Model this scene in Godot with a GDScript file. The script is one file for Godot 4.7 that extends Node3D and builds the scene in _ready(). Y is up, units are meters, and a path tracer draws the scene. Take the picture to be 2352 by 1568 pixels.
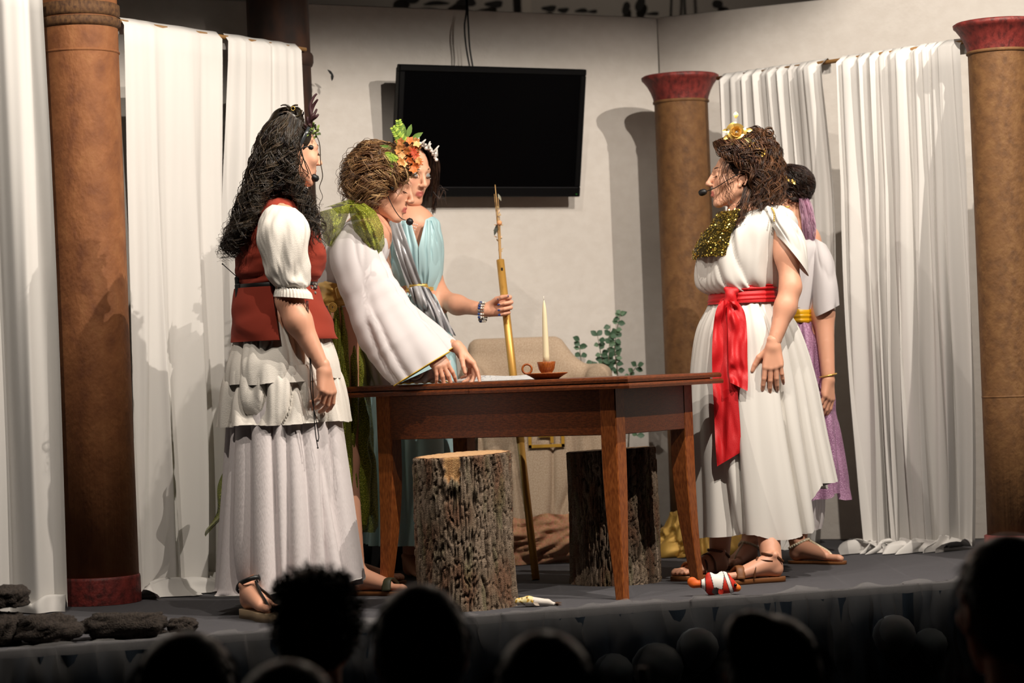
extends Node3D

# ------------------------------------------------------------------ survey of the place
const FOCAL := 5553.0          # 85 mm lens on a 36 mm wide, 2352 pixel wide picture
const EYE := 0.8               # camera height above the stage floor
const HALL := -0.85            # hall floor below the stage floor
var aim: Basis
var rng := RandomNumberGenerator.new()
var noise := FastNoiseLite.new()
var M := {}                    # materials
var taken := {}

func at(x: float, y: float, d: float) -> Vector3:
	return Vector3(0, EYE, 0) + aim * Vector3((x - 1176.0) / FOCAL * d, -(y - 784.0) / FOCAL * d, -d)

func r(a: float, b: float) -> float:
	return rng.randf_range(a, b)

# ------------------------------------------------------------------ geometry collector
class Geo:
	var v := PackedVector3Array()
	var c := PackedColorArray()
	var i := PackedInt32Array()

	func fill(col: Color) -> void:
		while c.size() < v.size():
			c.append(col)

	func tri(a: int, b: int, d: int) -> void:
		i.append(a); i.append(b); i.append(d)

	func quad(a: int, b: int, d: int, e: int) -> void:
		i.append(a); i.append(b); i.append(d)
		i.append(a); i.append(d); i.append(e)

	# rows of n points each; outward normals when rows run up and points run counter-clockwise seen from above
	func grid(pts: PackedVector3Array, n: int, closed: bool, col: Color, flip := false) -> int:
		var b := v.size()
		v.append_array(pts)
		fill(col)
		var rows := pts.size() / n
		var m := n if closed else n - 1
		for j in rows - 1:
			for k in m:
				var k2 := (k + 1) % n
				var p0 := b + j * n + k
				var p1 := b + j * n + k2
				var p2 := b + (j + 1) * n + k2
				var p3 := b + (j + 1) * n + k
				if flip:
					quad(p0, p1, p2, p3)
				else:
					quad(p0, p3, p2, p1)
		return b

	func cap(b: int, n: int, center: Vector3, col: Color, flip := false) -> void:
		var m := v.size()
		v.append(center)
		fill(col)
		for k in n:
			if flip:
				tri(m, b + k, b + (k + 1) % n)
			else:
				tri(m, b + (k + 1) % n, b + k)

	func tube(path: PackedVector3Array, rad: PackedFloat32Array, sides: int, col: Color, caps := true, flat := 1.0, side := Vector3.ZERO) -> void:
		var n := path.size()
		var pts := PackedVector3Array()
		pts.resize(n * sides)
		var t0 := (path[1] - path[0]).normalized()
		var u := side if side != Vector3.ZERO else (Vector3.UP if absf(t0.y) < 0.9 else Vector3.RIGHT)
		u = (u - t0 * u.dot(t0)).normalized()
		for j in n:
			var t := (path[mini(j + 1, n - 1)] - path[maxi(j - 1, 0)]).normalized()
			u = u - t * u.dot(t)
			if u.length_squared() < 1e-8:
				u = t.cross(Vector3(0.3, 0.5, 0.8))
			u = u.normalized()
			var w := t.cross(u)
			var q := rad[j] if rad.size() > 1 else rad[0]
			for k in sides:
				var a := TAU * k / sides
				pts[j * sides + k] = path[j] + (u * cos(a) + w * sin(a) * flat) * q
		var b := grid(pts, sides, true, col, false)
		if caps:
			cap(b, sides, path[0], col, true)
			cap(b + (n - 1) * sides, sides, path[n - 1], col, false)

	func add(o: Geo, x: Transform3D) -> void:
		var b := v.size()
		for p in o.v:
			v.append(x * p)
		c.append_array(o.c)
		for k in o.i:
			i.append(k + b)

	# box with chamfered edges, corner-to-corner size, in the frame x
	func box(x: Transform3D, size: Vector3, e: float, col := Color.WHITE) -> void:
		var h := size / 2.0
		e = minf(e, minf(h.x, minf(h.y, h.z)) * 0.9)
		var b := v.size()
		var id := {}
		for sx in [-1, 1]:
			for sy in [-1, 1]:
				for sz in [-1, 1]:
					for ax in 3:
						var p := Vector3(sx * (h.x - e), sy * (h.y - e), sz * (h.z - e))
						p[ax] = [sx * h.x, sy * h.y, sz * h.z][ax]
						id[[sx, sy, sz, ax]] = v.size()
						v.append(x * p)
		fill(col)
		var mid := x.origin
		var faces := []
		for ax in 3:
			var u := (ax + 1) % 3
			var w := (ax + 2) % 3
			for s in [-1, 1]:
				var q := []
				for k in [[-1, -1], [1, -1], [1, 1], [-1, 1]]:
					var g := [0, 0, 0, ax]
					g[ax] = s; g[u] = k[0]; g[w] = k[1]
					q.append(id[g])
				faces.append(q)
			for s in [-1, 1]:
				for t in [-1, 1]:
					var q := []
					for k in [[-1, u], [1, u], [1, w], [-1, w]]:
						var g := [0, 0, 0, k[1]]
						g[ax] = k[0]; g[u] = s; g[w] = t
						q.append(id[g])
					faces.append(q)
		for sx in [-1, 1]:
			for sy in [-1, 1]:
				for sz in [-1, 1]:
					faces.append([id[[sx, sy, sz, 0]], id[[sx, sy, sz, 1]], id[[sx, sy, sz, 2]]])
		for q in faces:
			var o := Vector3.ZERO
			for k in q:
				o += v[k]
			o = o / q.size() - mid
			var nn := (v[q[1]] - v[q[0]]).cross(v[q[2]] - v[q[0]])
			if nn.dot(o) > 0.0:
				q.reverse()
			tri(q[0], q[1], q[2])
			if q.size() == 4:
				tri(q[0], q[2], q[3])

	# surface of revolution round y in the frame x; profile points (radius, height) from bottom to top
	func lathe(x: Transform3D, prof: Array, n: int, col := Color.WHITE) -> void:
		var pts := PackedVector3Array()
		for p in prof:
			for k in n:
				var a := TAU * k / n
				pts.append(x * Vector3(cos(a) * p[0], p[1], -sin(a) * p[0]))
		grid(pts, n, true, col)

	func leaf(base: Vector3, dir: Vector3, nrm: Vector3, length: float, width: float, col: Color, bend := 0.2) -> void:
		dir = dir.normalized()
		var s := dir.cross(nrm).normalized()
		nrm = s.cross(dir)
		var b := v.size()
		var shape := [0.12, 0.7, 1.0, 0.75, 0.05]
		for j in 5:
			var t := j / 4.0
			var p := base + dir * length * t - nrm * bend * length * t * t
			var w: float = width * 0.5 * shape[j]
			v.append(p - s * w + nrm * w * 0.3)
			v.append(p)
			v.append(p + s * w + nrm * w * 0.3)
		fill(col)
		for j in 4:
			for k in 2:
				var q := b + j * 3 + k
				quad(q, q + 3, q + 4, q + 1)

# ------------------------------------------------------------------ nodes
func numbered(called: String) -> String:
	if not taken.has(called):
		taken[called] = 0
		return called
	taken[called] += 1
	return "%s_%03d" % [called, taken[called]]

func tag(o: Node3D, label: String, category := "", group := "", kind := "") -> Node3D:
	if label: o.set_meta("label", label)
	if category: o.set_meta("category", category)
	if group: o.set_meta("group", group)
	if kind: o.set_meta("kind", kind)
	return o

func thing(called: String, where: Vector3, label: String, category: String, group := "") -> Node3D:
	var o := Node3D.new()
	o.name = numbered(called)
	add_child(o)
	o.position = where
	return tag(o, label, category, group)

# one named mesh from a collector; geometry is in world coordinates
func put(g: Geo, called: String, m: Material, parent: Node3D = null, flat := false) -> MeshInstance3D:
	var arr := []
	arr.resize(Mesh.ARRAY_MAX)
	var mesh: ArrayMesh
	if flat:
		var vv := PackedVector3Array()
		var nn := PackedVector3Array()
		var cc := PackedColorArray()
		for t in g.i.size() / 3:
			var a := g.v[g.i[t * 3]]
			var b := g.v[g.i[t * 3 + 1]]
			var d := g.v[g.i[t * 3 + 2]]
			var n := (d - a).cross(b - a).normalized()
			for k in 3:
				vv.append(g.v[g.i[t * 3 + k]])
				cc.append(g.c[g.i[t * 3 + k]])
				nn.append(n)
		arr[Mesh.ARRAY_VERTEX] = vv
		arr[Mesh.ARRAY_NORMAL] = nn
		arr[Mesh.ARRAY_COLOR] = cc
		mesh = ArrayMesh.new()
		mesh.add_surface_from_arrays(Mesh.PRIMITIVE_TRIANGLES, arr)
	else:
		arr[Mesh.ARRAY_VERTEX] = g.v
		arr[Mesh.ARRAY_COLOR] = g.c
		arr[Mesh.ARRAY_INDEX] = g.i
		var st := SurfaceTool.new()
		st.create_from_arrays(arr)
		st.generate_normals()
		mesh = st.commit()
	mesh.surface_set_material(0, m)
	var o := MeshInstance3D.new()
	o.mesh = mesh
	o.cast_shadow = GeometryInstance3D.SHADOW_CASTING_SETTING_DOUBLE_SIDED
	if parent:
		o.name = called
		parent.add_child(o, true)
		var up: Node3D = parent
		var off := Vector3.ZERO
		while up != self:
			off += up.position
			up = up.get_parent()
		o.position = -off
	else:
		o.name = numbered(called)
		add_child(o)
	return o

func struct(g: Geo, called: String, m: Material, flat := true) -> MeshInstance3D:
	var o := put(g, called, m, null, flat)
	o.set_meta("kind", "structure")
	return o

# ------------------------------------------------------------------ materials
func ramp(cols: Array, stops: Array) -> Gradient:
	var g := Gradient.new()
	g.offsets = PackedFloat32Array(stops)
	var p := PackedColorArray()
	for k in cols:
		p.append(Color(k))
	g.colors = p
	return g

func noise_tex(freq: float, octaves: int, grad: Gradient, as_normal := false, seed_ := 1, bump := 4.0, kind := FastNoiseLite.TYPE_SIMPLEX, size := 512) -> NoiseTexture2D:
	var f := FastNoiseLite.new()
	f.noise_type = kind
	f.frequency = freq
	f.fractal_octaves = octaves
	f.seed = seed_
	var t := NoiseTexture2D.new()
	t.width = size
	t.height = size
	t.seamless = true
	t.as_normal_map = as_normal
	t.bump_strength = bump
	if grad:
		t.color_ramp = grad
	t.noise = f
	return t

func mat(called: String, col: String, rough := 0.8, metal := 0.0, vertex := false) -> StandardMaterial3D:
	var m := StandardMaterial3D.new()
	m.resource_name = called
	m.albedo_color = Color(col)
	m.roughness = rough
	m.metallic = metal
	m.vertex_color_use_as_albedo = vertex
	m.cull_mode = BaseMaterial3D.CULL_DISABLED
	M[called] = m
	return m

func skin_on(m: StandardMaterial3D, tex: Texture2D, scale: Vector3, normal: Texture2D = null, depth := 1.0) -> void:
	m.uv1_triplanar = true
	m.uv1_scale = scale
	if tex: m.albedo_texture = tex
	if normal:
		m.normal_enabled = true
		m.normal_texture = normal
		m.normal_scale = depth

func lin(hex: String) -> Color:
	return Color(hex).srgb_to_linear()

# ------------------------------------------------------------------ smooth bodies from joined bones
# prim: [0, a, b, ra, rb] tapered capsule; [1, centre, radii, basis] ellipsoid; a sixth entry gives its own blend, a seventh cuts away
func bone(a: Vector3, b: Vector3, ra: float, rb: float, k := -1.0, cut := false) -> Array:
	return [0, a, b, ra, rb, k, cut]

func egg(ctr: Vector3, radii: Vector3, turn := Basis.IDENTITY, k := -1.0, cut := false) -> Array:
	return [1, ctr, radii, turn, 0.0, k, cut]

func body(g: Geo, prims: Array, cell: float, blend: float, col: Callable) -> void:
	var lo := Vector3(1e9, 1e9, 1e9)
	var hi := -lo
	var boxes := []
	for p in prims:
		var a: Vector3
		var b: Vector3
		if p[0] == 0:
			var ra: Vector3 = Vector3.ONE * p[3]
			var rb: Vector3 = Vector3.ONE * p[4]
			a = (p[1] - ra).min(p[2] - rb)
			b = (p[1] + ra).max(p[2] + rb)
		else:
			var e: float = maxf(p[2].x, maxf(p[2].y, p[2].z)) if p[3] != Basis.IDENTITY else 0.0
			var ee := Vector3(e, e, e) if e > 0.0 else p[2] as Vector3
			a = p[1] - ee
			b = p[1] + ee
		boxes.append([a, b])
		if not p[6]:
			lo = lo.min(a)
			hi = hi.max(b)
	var pad := cell * 3.0
	lo -= Vector3(pad, pad, pad)
	hi += Vector3(pad, pad, pad)
	var nx := int((hi.x - lo.x) / cell) + 2
	var ny := int((hi.y - lo.y) / cell) + 2
	var nz := int((hi.z - lo.z) / cell) + 2
	var f := PackedFloat32Array()
	f.resize(nx * ny * nz)
	f.fill(1.0)
	for q in prims.size():
		var p: Array = prims[q]
		var k: float = p[5] if p[5] >= 0.0 else blend
		var mg := k + cell * 2.0
		var a: Vector3 = ((boxes[q][0] - lo) - Vector3(mg, mg, mg)) / cell
		var b: Vector3 = ((boxes[q][1] - lo) + Vector3(mg, mg, mg)) / cell
		var x0 := maxi(0, int(a.x)); var x1 := mini(nx - 1, int(b.x) + 1)
		var y0 := maxi(0, int(a.y)); var y1 := mini(ny - 1, int(b.y) + 1)
		var z0 := maxi(0, int(a.z)); var z1 := mini(nz - 1, int(b.z) + 1)
		var cut: bool = p[6]
		var cap: bool = p[0] == 0
		var pa: Vector3 = p[1]
		var ba := Vector3.ZERO
		var inv := 0.0
		var r0 := 0.0
		var dr := 0.0
		var tb := Basis.IDENTITY
		var ir := Vector3.ONE
		var turned := false
		if cap:
			ba = p[2] - p[1]
			inv = 1.0 / maxf(ba.length_squared(), 1e-9)
			r0 = p[3]
			dr = p[4] - p[3]
		else:
			ir = Vector3.ONE / (p[2] as Vector3)
			turned = p[3] != Basis.IDENTITY
			tb = (p[3] as Basis).transposed()
		for y in range(y0, y1 + 1):
			for z in range(z0, z1 + 1):
				var row := (y * nz + z) * nx
				for x in range(x0, x1 + 1):
					var w := lo + Vector3(x, y, z) * cell - pa
					var d: float
					if cap:
						var h := clampf(w.dot(ba) * inv, 0.0, 1.0)
						d = (w - ba * h).length() - r0 - dr * h
					else:
						if turned:
							w = tb * w
						var s := w * ir
						var k0 := s.length()
						d = k0 * (k0 - 1.0) / maxf((s * ir).length(), 1e-6)
					var o := f[row + x]
					if cut:
						d = -d
						var h2 := maxf(k - absf(o - d), 0.0)
						f[row + x] = maxf(o, d) + h2 * h2 * 0.25 / maxf(k, 1e-5)
					else:
						var h2 := maxf(k - absf(o - d), 0.0)
						f[row + x] = minf(o, d) - h2 * h2 * 0.25 / maxf(k, 1e-5)
	# surface nets
	var ids := {}
	var off := [0, 1, nx, nx + 1, nx * nz, nx * nz + 1, nx * nz + nx, nx * nz + nx + 1]
	var cor := []
	for j in 8:
		cor.append(Vector3(j & 1, (j >> 2) & 1, (j >> 1) & 1))
	var ed := [[0, 1], [2, 3], [4, 5], [6, 7], [0, 2], [1, 3], [4, 6], [5, 7], [0, 4], [1, 5], [2, 6], [3, 7]]
	var near := cell * 2.0
	for y in ny - 1:
		for z in nz - 1:
			var row := (y * nz + z) * nx
			for x in nx - 1:
				var n0 := row + x
				if absf(f[n0]) > near:
					continue
				var mask := 0
				for j in 8:
					if f[n0 + off[j]] < 0.0:
						mask |= 1 << j
				if mask == 0 or mask == 255:
					continue
				var sum := Vector3.ZERO
				var cnt := 0
				for e in ed:
					if ((mask >> e[0]) & 1) != ((mask >> e[1]) & 1):
						var fa := f[n0 + off[e[0]]]
						var fb := f[n0 + off[e[1]]]
						sum += cor[e[0]].lerp(cor[e[1]], fa / (fa - fb))
						cnt += 1
				var pt := lo + (Vector3(x, y, z) + sum / cnt) * cell
				ids[n0] = g.v.size()
				g.v.append(pt)
				g.c.append(col.call(pt))
	var sx := 1
	var sz := nx
	var sy := nx * nz
	for n0 in ids:
		for ax in 3:
			var step: int = [sx, sy, sz][ax]
			var fa := f[n0]
			var fb := f[n0 + step]
			if (fa < 0.0) == (fb < 0.0):
				continue
			var s1: int = [sy, sz, sx][ax]
			var s2: int = [sz, sx, sy][ax]
			var q0 = ids.get(n0)
			var q1 = ids.get(n0 - s1)
			var q2 = ids.get(n0 - s1 - s2)
			var q3 = ids.get(n0 - s2)
			if q0 == null or q1 == null or q2 == null or q3 == null:
				continue
			if fa < 0.0:
				g.quad(q0, q3, q2, q1)
			else:
				g.quad(q0, q1, q2, q3)

# ------------------------------------------------------------------ curves and cloth
func spline(p: Array, n: int) -> PackedVector3Array:
	var out := PackedVector3Array()
	var m := p.size() - 1
	for j in n + 1:
		var t := float(j) / n * m
		var k := mini(int(t), m - 1)
		var a: Vector3 = p[maxi(k - 1, 0)]
		var d: Vector3 = p[mini(k + 2, m)]
		out.append((p[k] as Vector3).cubic_interpolate(p[k + 1], a, d, t - k))
	return out

func taper(n: int, a: float, b: float, c: float) -> PackedFloat32Array:
	var o := PackedFloat32Array()
	for j in n + 1:
		var t := float(j) / n
		o.append(lerpf(a, b, t * 2.0) if t < 0.5 else lerpf(b, c, t * 2.0 - 1.0))
	return o

# sleeve of cloth: rows [centre, half axis u, half axis v]; fold(angle, t) pushes outwards in metres
func loft(g: Geo, rows: Array, n: int, sub: int, col: Color, fold: Callable, power := 1.0) -> int:
	var cs := []
	var us := []
	var vs := []
	for w in rows:
		cs.append(w[0]); us.append(w[1]); vs.append(w[2])
	var total := (rows.size() - 1) * sub
	var c2 := spline(cs, total)
	var u2 := spline(us, total)
	var v2 := spline(vs, total)
	var pts := PackedVector3Array()
	pts.resize((total + 1) * n)
	for j in total + 1:
		var t := float(j) / total
		for k in n:
			var a := TAU * k / n
			var ca := cos(a)
			var sa := sin(a)
			var e := u2[j] * (signf(ca) * pow(absf(ca), power)) + v2[j] * (signf(sa) * pow(absf(sa), power))
			var f: float = fold.call(a, t)
			pts[j * n + k] = c2[j] + e + e.normalized() * f
	var turn := (us[0] as Vector3).cross(vs[0]).dot((cs[cs.size() - 1] as Vector3) - (cs[0] as Vector3)) < 0.0
	return g.grid(pts, n, true, col, turn)

func ridged(a: float, t: float, count: float, drift: float, seed_: float) -> float:
	# pleats round an angle that wander a little along the length, -1 .. 1
	var q := count / TAU
	var v := noise.get_noise_3d(cos(a) * q * 100.0 + seed_ * 37.0, sin(a) * q * 100.0 + seed_ * 11.0, t * drift * 100.0 + seed_ * 53.0)
	return clampf(v * 2.2, -1.0, 1.0)

# ------------------------------------------------------------------ the scene
func _ready() -> void:
	rng.seed = 7
	noise.seed = 3
	noise.fractal_type = FastNoiseLite.FRACTAL_NONE
	# camera: 85 mm at f/2.8, held with a slight tilt
	aim = Basis(Vector3.RIGHT, atan(64.0 / FOCAL)) * Basis(Vector3.BACK, -deg_to_rad(2.29))
	var cam := Camera3D.new()
	cam.name = "camera"
	var lens := CameraAttributesPhysical.new()
	lens.frustum_focal_length = 85.0
	lens.frustum_focus_distance = 8.6
	lens.exposure_aperture = 2.8
	add_child(cam)
	cam.attributes = lens
	cam.transform = Transform3D(aim, Vector3(0, EYE, 0))
	cam.current = true
	var env := Environment.new()
	env.background_mode = Environment.BG_COLOR
	env.background_color = Color.BLACK
	env.tonemap_mode = Environment.TONE_MAPPER_LINEAR
	env.tonemap_exposure = 1.0
	env.sdfgi_enabled = true
	env.ssao_enabled = true
	env.ssil_enabled = true
	var we := WorldEnvironment.new()
	we.name = "hall_environment"
	we.environment = env
	add_child(we)
	materials()
	costume_materials()
	# four stage lanterns hung on a bar over the front of the stage
	lantern(Vector3(2.6, 3.4, -6.9), Vector3(0.5, 0.55, -9.6), 10.5, "black stage lantern at the bright end of the lighting bar")
	lantern(Vector3(1.2, 3.4, -6.9), Vector3(-0.05, 0.55, -9.6), 9.0, "black stage lantern second along the bar from its bright end")
	lantern(Vector3(-0.1, 3.4, -6.9), Vector3(-0.8, 0.55, -9.3), 3.0, "black stage lantern third along the bar from its bright end")
	lantern(Vector3(-1.4, 3.4, -6.6), Vector3(-0.95, 0.5, -8.9), 3.6, "black stage lantern at the dim end of the lighting bar")
	added_back_lamp()
	room()
	columns()
	curtains()
	screen()
	table()
	stumps()
	furniture()
	small_things()
	people()
	audience()

func materials() -> void:
	var plaster := mat("plaster", "d3cdc6", 0.9)
	skin_on(plaster, noise_tex(0.02, 4, ramp(["f8f7f6", "ffffff"], [0.2, 0.8])), Vector3.ONE * 1.2, noise_tex(0.05, 3, null, true, 4, 2.0), 0.25)
	mat("backdrop", "8a8580", 0.9)
	mat("cutout", "0d0b0a", 0.9)
	var carpet := mat("carpet", "6a696e", 0.97)
	skin_on(carpet, noise_tex(0.35, 3, ramp(["8c8a8c", "ffffff"], [0.25, 0.75]), false, 9), Vector3.ONE * 4.0, noise_tex(0.4, 2, null, true, 8, 6.0), 0.8)
	mat("hall_paint", "1c1a19", 0.95)
	var col := mat("column_paint", "ffffff", 0.75)
	skin_on(col, noise_tex(0.02, 5, ramp(["57391c", "664422", "6e4b27", "785630"], [0.1, 0.4, 0.65, 0.95]), false, 12), Vector3(1.7, 1.2, 1.7), noise_tex(0.05, 4, null, true, 5, 3.0), 0.35)
	var col2 := mat("column_brown", "ffffff", 0.75)
	skin_on(col2, noise_tex(0.012, 5, ramp(["6f4124", "82502c", "8c5832", "98653c"], [0.1, 0.4, 0.65, 0.95]), false, 22), Vector3(1.7, 1.0, 1.7), noise_tex(0.05, 4, null, true, 5, 3.0), 0.35)
	var red := mat("column_red", "ffffff", 0.6)
	skin_on(red, noise_tex(0.02, 4, ramp(["481713", "6e2420", "843029"], [0.2, 0.5, 0.85]), false, 31), Vector3(3, 2, 3), noise_tex(0.06, 3, null, true, 6, 3.0), 0.4)
	var sheer := mat("curtain_cloth", "d6d3cf", 0.85)
	sheer.backlight_enabled = true
	sheer.backlight = Color(0.12, 0.12, 0.12)
	skin_on(sheer, null, Vector3.ONE * 30.0, noise_tex(0.2, 2, null, true, 14, 2.0), 0.12)
	var wood := mat("table_wood", "ffffff", 0.38)
	skin_on(wood, noise_tex(0.03, 5, ramp(["43200c", "642f12", "7a3f1a"], [0.2, 0.5, 0.85]), false, 41), Vector3(2.2, 9.0, 9.0))
	var leg := mat("leg_wood", "ffffff", 0.4)
	skin_on(leg, noise_tex(0.03, 5, ramp(["6b3312", "8a4a1e", "a05c2c"], [0.2, 0.5, 0.85]), false, 42), Vector3(9.0, 1.6, 9.0))
	mat("rod_wood", "8a6538", 0.6)
	mat("tv_plastic", "050506", 0.5).metallic_specular = 0.25
	mat("tv_glass", "010102", 0.3).metallic_specular = 0.2
	mat("cable", "0c0c0c", 0.6)
	mat("black_plastic", "101011", 0.5)
	mat("lantern_black", "070707", 0.6)
	var hair := mat("hair", "ffffff", 0.42, 0.0, true)
	hair.rim_enabled = false
	mat("dark_hair", "ffffff", 0.38, 0.0, true)
	mat("brown_hair", "ffffff", 0.42, 0.0, true)
	mat("glossy_black", "101011", 0.2)
	var skin := mat("skin", "ffffff", 0.5, 0.0, true)
	skin.subsurf_scatter_enabled = true
	skin.subsurf_scatter_strength = 0.05
	mat("painted", "ffffff", 0.6, 0.0, true)
	mat("glossy_painted", "ffffff", 0.25, 0.0, true)
	var lamp := mat("lamp_glass", "fff3e0", 0.3)
	lamp.emission_enabled = true
	lamp.emission = Color("fff0dc")
	lamp.emission_energy_multiplier = 3.0

func lantern(where: Vector3, to: Vector3, energy: float, label: String) -> void:
	var d := (to - where).normalized()
	var x := Transform3D(Basis.looking_at(d), where)
	var o := thing("stage_lantern", where, label, "stage light", "stage lanterns over the hall")
	var g := Geo.new()
	var turn := x * Transform3D(Basis(Vector3.RIGHT, -PI / 2), Vector3.ZERO)   # y of the lathe along the beam
	g.lathe(turn, [[0.02, -0.3], [0.1, -0.28], [0.11, -0.26], [0.11, -0.02], [0.12, 0.0], [0.12, 0.02], [0.105, 0.02], [0.1, -0.02], [0.1, -0.24], [0.02, -0.25]], 32)
	put(g, "housing", M.lantern_black, o)
	g = Geo.new()
	g.lathe(turn, [[0.001, -0.1], [0.05, -0.1], [0.075, -0.095]], 24)
	put(g, "lens", M.lamp_glass, o)
	# barn doors: side leaves open, the upper leaf trims the beam above the set
	for k in 3:
		g = Geo.new()
		var side := Basis(Vector3.BACK, PI / 2 * (k + 1))
		var open: float = [0.85, 0.0, 0.85][k]
		var b := x * Transform3D(side, Vector3.ZERO) * Transform3D(Basis(Vector3.RIGHT, -open), Vector3(0, -0.125, -0.02))
		g.box(b * Transform3D(Basis.IDENTITY, Vector3(0, 0, -0.14)), Vector3(0.3, 0.004, 0.28), 0.001)
		put(g, "barn_door", M.lantern_black, o, true)
	# the lower leaf is turned to run along the stage edge and cuts the beam there
	var l0 := where + d * 0.03
	var e1 := Vector3(-2.0, 0.0, edge_z(-2.0) + 0.03)
	var e2 := Vector3(2.0, 0.0, edge_z(2.0) + 0.03)
	var down := (e2 - l0).cross(e1 - l0).normalized()
	if down.dot(Vector3.BACK) < 0.0: down = -down
	var e := (d - down * d.dot(down)).normalized()
	var tip := l0 + e * 0.42
	var hinge := where + d * 0.02 + down * 0.15
	var run := (tip - hinge)
	var across := e.cross(down).normalized()
	g = Geo.new()
	g.box(Transform3D(Basis(across, across.cross(run.normalized()), -run.normalized()), (tip + hinge) / 2.0), Vector3(0.9, 0.004, run.length()), 0.001)
	put(g, "barn_door", M.lantern_black, o, true)
	g = Geo.new()
	g.tube(PackedVector3Array([where + Vector3(0, 0.1, 0), where + Vector3(0, 0.4, 0)]), PackedFloat32Array([0.015]), 8, Color.WHITE)
	put(g, "hanger", M.lantern_black, o)
	var l := SpotLight3D.new()
	l.name = "beam"
	o.add_child(l)
	l.transform = Transform3D(x.basis, d * 0.03)
	l.light_energy = energy
	l.light_color = Color(1.0, 0.955, 0.9)
	l.light_size = 0.012
	l.spot_angle = 55.0
	l.spot_angle_attenuation = 0.45
	l.spot_range = 30.0
	l.spot_attenuation = 2.0
	l.shadow_enabled = true

func added_back_lamp() -> void:  # unseen lamp, added only to brighten the back wall over the partition
	var p := Vector3(0.6, 3.3, -12.4)
	var o := thing("added_back_lamp", p, "unseen dim bulb added behind the partition walls to light the back wall", "lamp")
	var g := Geo.new()
	g.lathe(Transform3D(Basis.IDENTITY, p), [[0.001, -0.05], [0.03, -0.04], [0.04, -0.01], [0.03, 0.025], [0.015, 0.05]], 20)
	put(g, "bulb", M.lamp_glass, o)
	g = Geo.new()
	g.lathe(Transform3D(Basis.IDENTITY, p), [[0.016, 0.05], [0.018, 0.1], [0.004, 0.11], [0.003, 1.2]], 12)
	put(g, "flex", M.cable, o)
	var l := OmniLight3D.new()
	l.name = "glow"
	o.add_child(l)
	l.light_energy = 0.5
	l.light_color = Color(1.0, 0.93, 0.85)
	l.light_size = 0.04
	l.omni_range = 20.0
	l.omni_attenuation = 2.0
	l.shadow_enabled = true

func slab(g: Geo, a: Vector3, b: Vector3, thick: float, low: float, high: float) -> void:
	# upright wall from a to b (plan), its face on the line, thickness behind it (to the left of a->b seen from above)
	var t := (b - a)
	t.y = 0.0
	var n := Vector3.UP.cross(t).normalized()
	var mid := (a + b) / 2.0 + n * thick / 2.0
	mid.y = (low + high) / 2.0
	g.box(Transform3D(Basis(t.normalized(), Vector3.UP, t.normalized().cross(Vector3.UP)), mid), Vector3(t.length(), high - low, thick), 0.004)

var corner := Vector3(0.712, 0, -10.9)

func room() -> void:
	var g := Geo.new()
	# stage deck: its front edge runs askew to the lens
	var pl := PackedVector2Array([Vector2(-5, -6.3), Vector2(5, -9.54), Vector2(5, -13.9), Vector2(-5, -13.9)])
	for y in [0.0, -0.12]:
		for p in pl:
			g.v.append(Vector3(p.x, y, p.y))
	g.fill(Color.WHITE)
	g.quad(3, 2, 1, 0); g.quad(4, 5, 6, 7)
	for k in 4:
		var k2 := (k + 1) % 4
		g.quad(k, k2, 4 + k2, 4 + k)
	struct(g, "floor", M.carpet)
	g = Geo.new()
	slab(g, Vector3(-5, 0, -6.38), Vector3(5, 0, -9.62), 0.05, HALL, -0.12)
	struct(g, "wall_stage_front", M.hall_paint)
	# the two partition walls that meet behind the table
	var wl := Vector3(-0.843, 0, -10.05)
	var dl := (wl - corner).normalized()
	g = Geo.new()
	slab(g, corner + dl * 4.6, corner, 0.12, 0.0, 2.36)
	struct(g, "wall_left", M.plaster)
	var wr := Vector3(1.39, 0, -10.56)
	var dr := (wr - corner).normalized()
	g = Geo.new()
	slab(g, corner, corner + dr * 4.4, 0.12, 0.0, 2.36)
	struct(g, "wall_right", M.plaster)
	# hall
	g = Geo.new()
	g.box(Transform3D(Basis.IDENTITY, Vector3(0, HALL - 0.1, -5.0)), Vector3(12, 0.2, 18), 0.01)
	struct(g, "floor_hall", M.hall_paint)
	g = Geo.new()
	g.box(Transform3D(Basis.IDENTITY, Vector3(0, 4.6, -5.0)), Vector3(12, 0.2, 18), 0.01)
	struct(g, "ceiling", M.hall_paint)
	g = Geo.new()
	g.box(Transform3D(Basis.IDENTITY, Vector3(0, 1.8, -14.0)), Vector3(12, 5.4, 0.2), 0.01)
	struct(g, "wall_back", M.backdrop)
	g = Geo.new()
	g.box(Transform3D(Basis.IDENTITY, Vector3(0, 1.8, 4.0)), Vector3(12, 5.4, 0.2), 0.01)
	struct(g, "wall_rear", M.hall_paint)
	for s in [-1, 1]:
		g = Geo.new()
		g.box(Transform3D(Basis.IDENTITY, Vector3(s * 6.0, 1.8, -5.0)), Vector3(0.2, 5.4, 18), 0.01)
		struct(g, "wall_side_" + ("left" if s < 0 else "right"), M.hall_paint)

func column(foot: Vector3, rad: float, prof: Array, m: Material, label: String, parts: Array, cap_m: Material, base_m: Material) -> void:
	var o := thing("column", foot, label, "column")
	var x := Transform3D(Basis.IDENTITY, foot)
	var g := Geo.new()
	g.lathe(x, prof, 48)
	put(g, "shaft", m, o)
	for p in parts:
		g = Geo.new()
		g.lathe(x, p[1], 48)
		put(g, p[0], {"c": cap_m, "b": base_m, "s": m}[p[2]], o)

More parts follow.
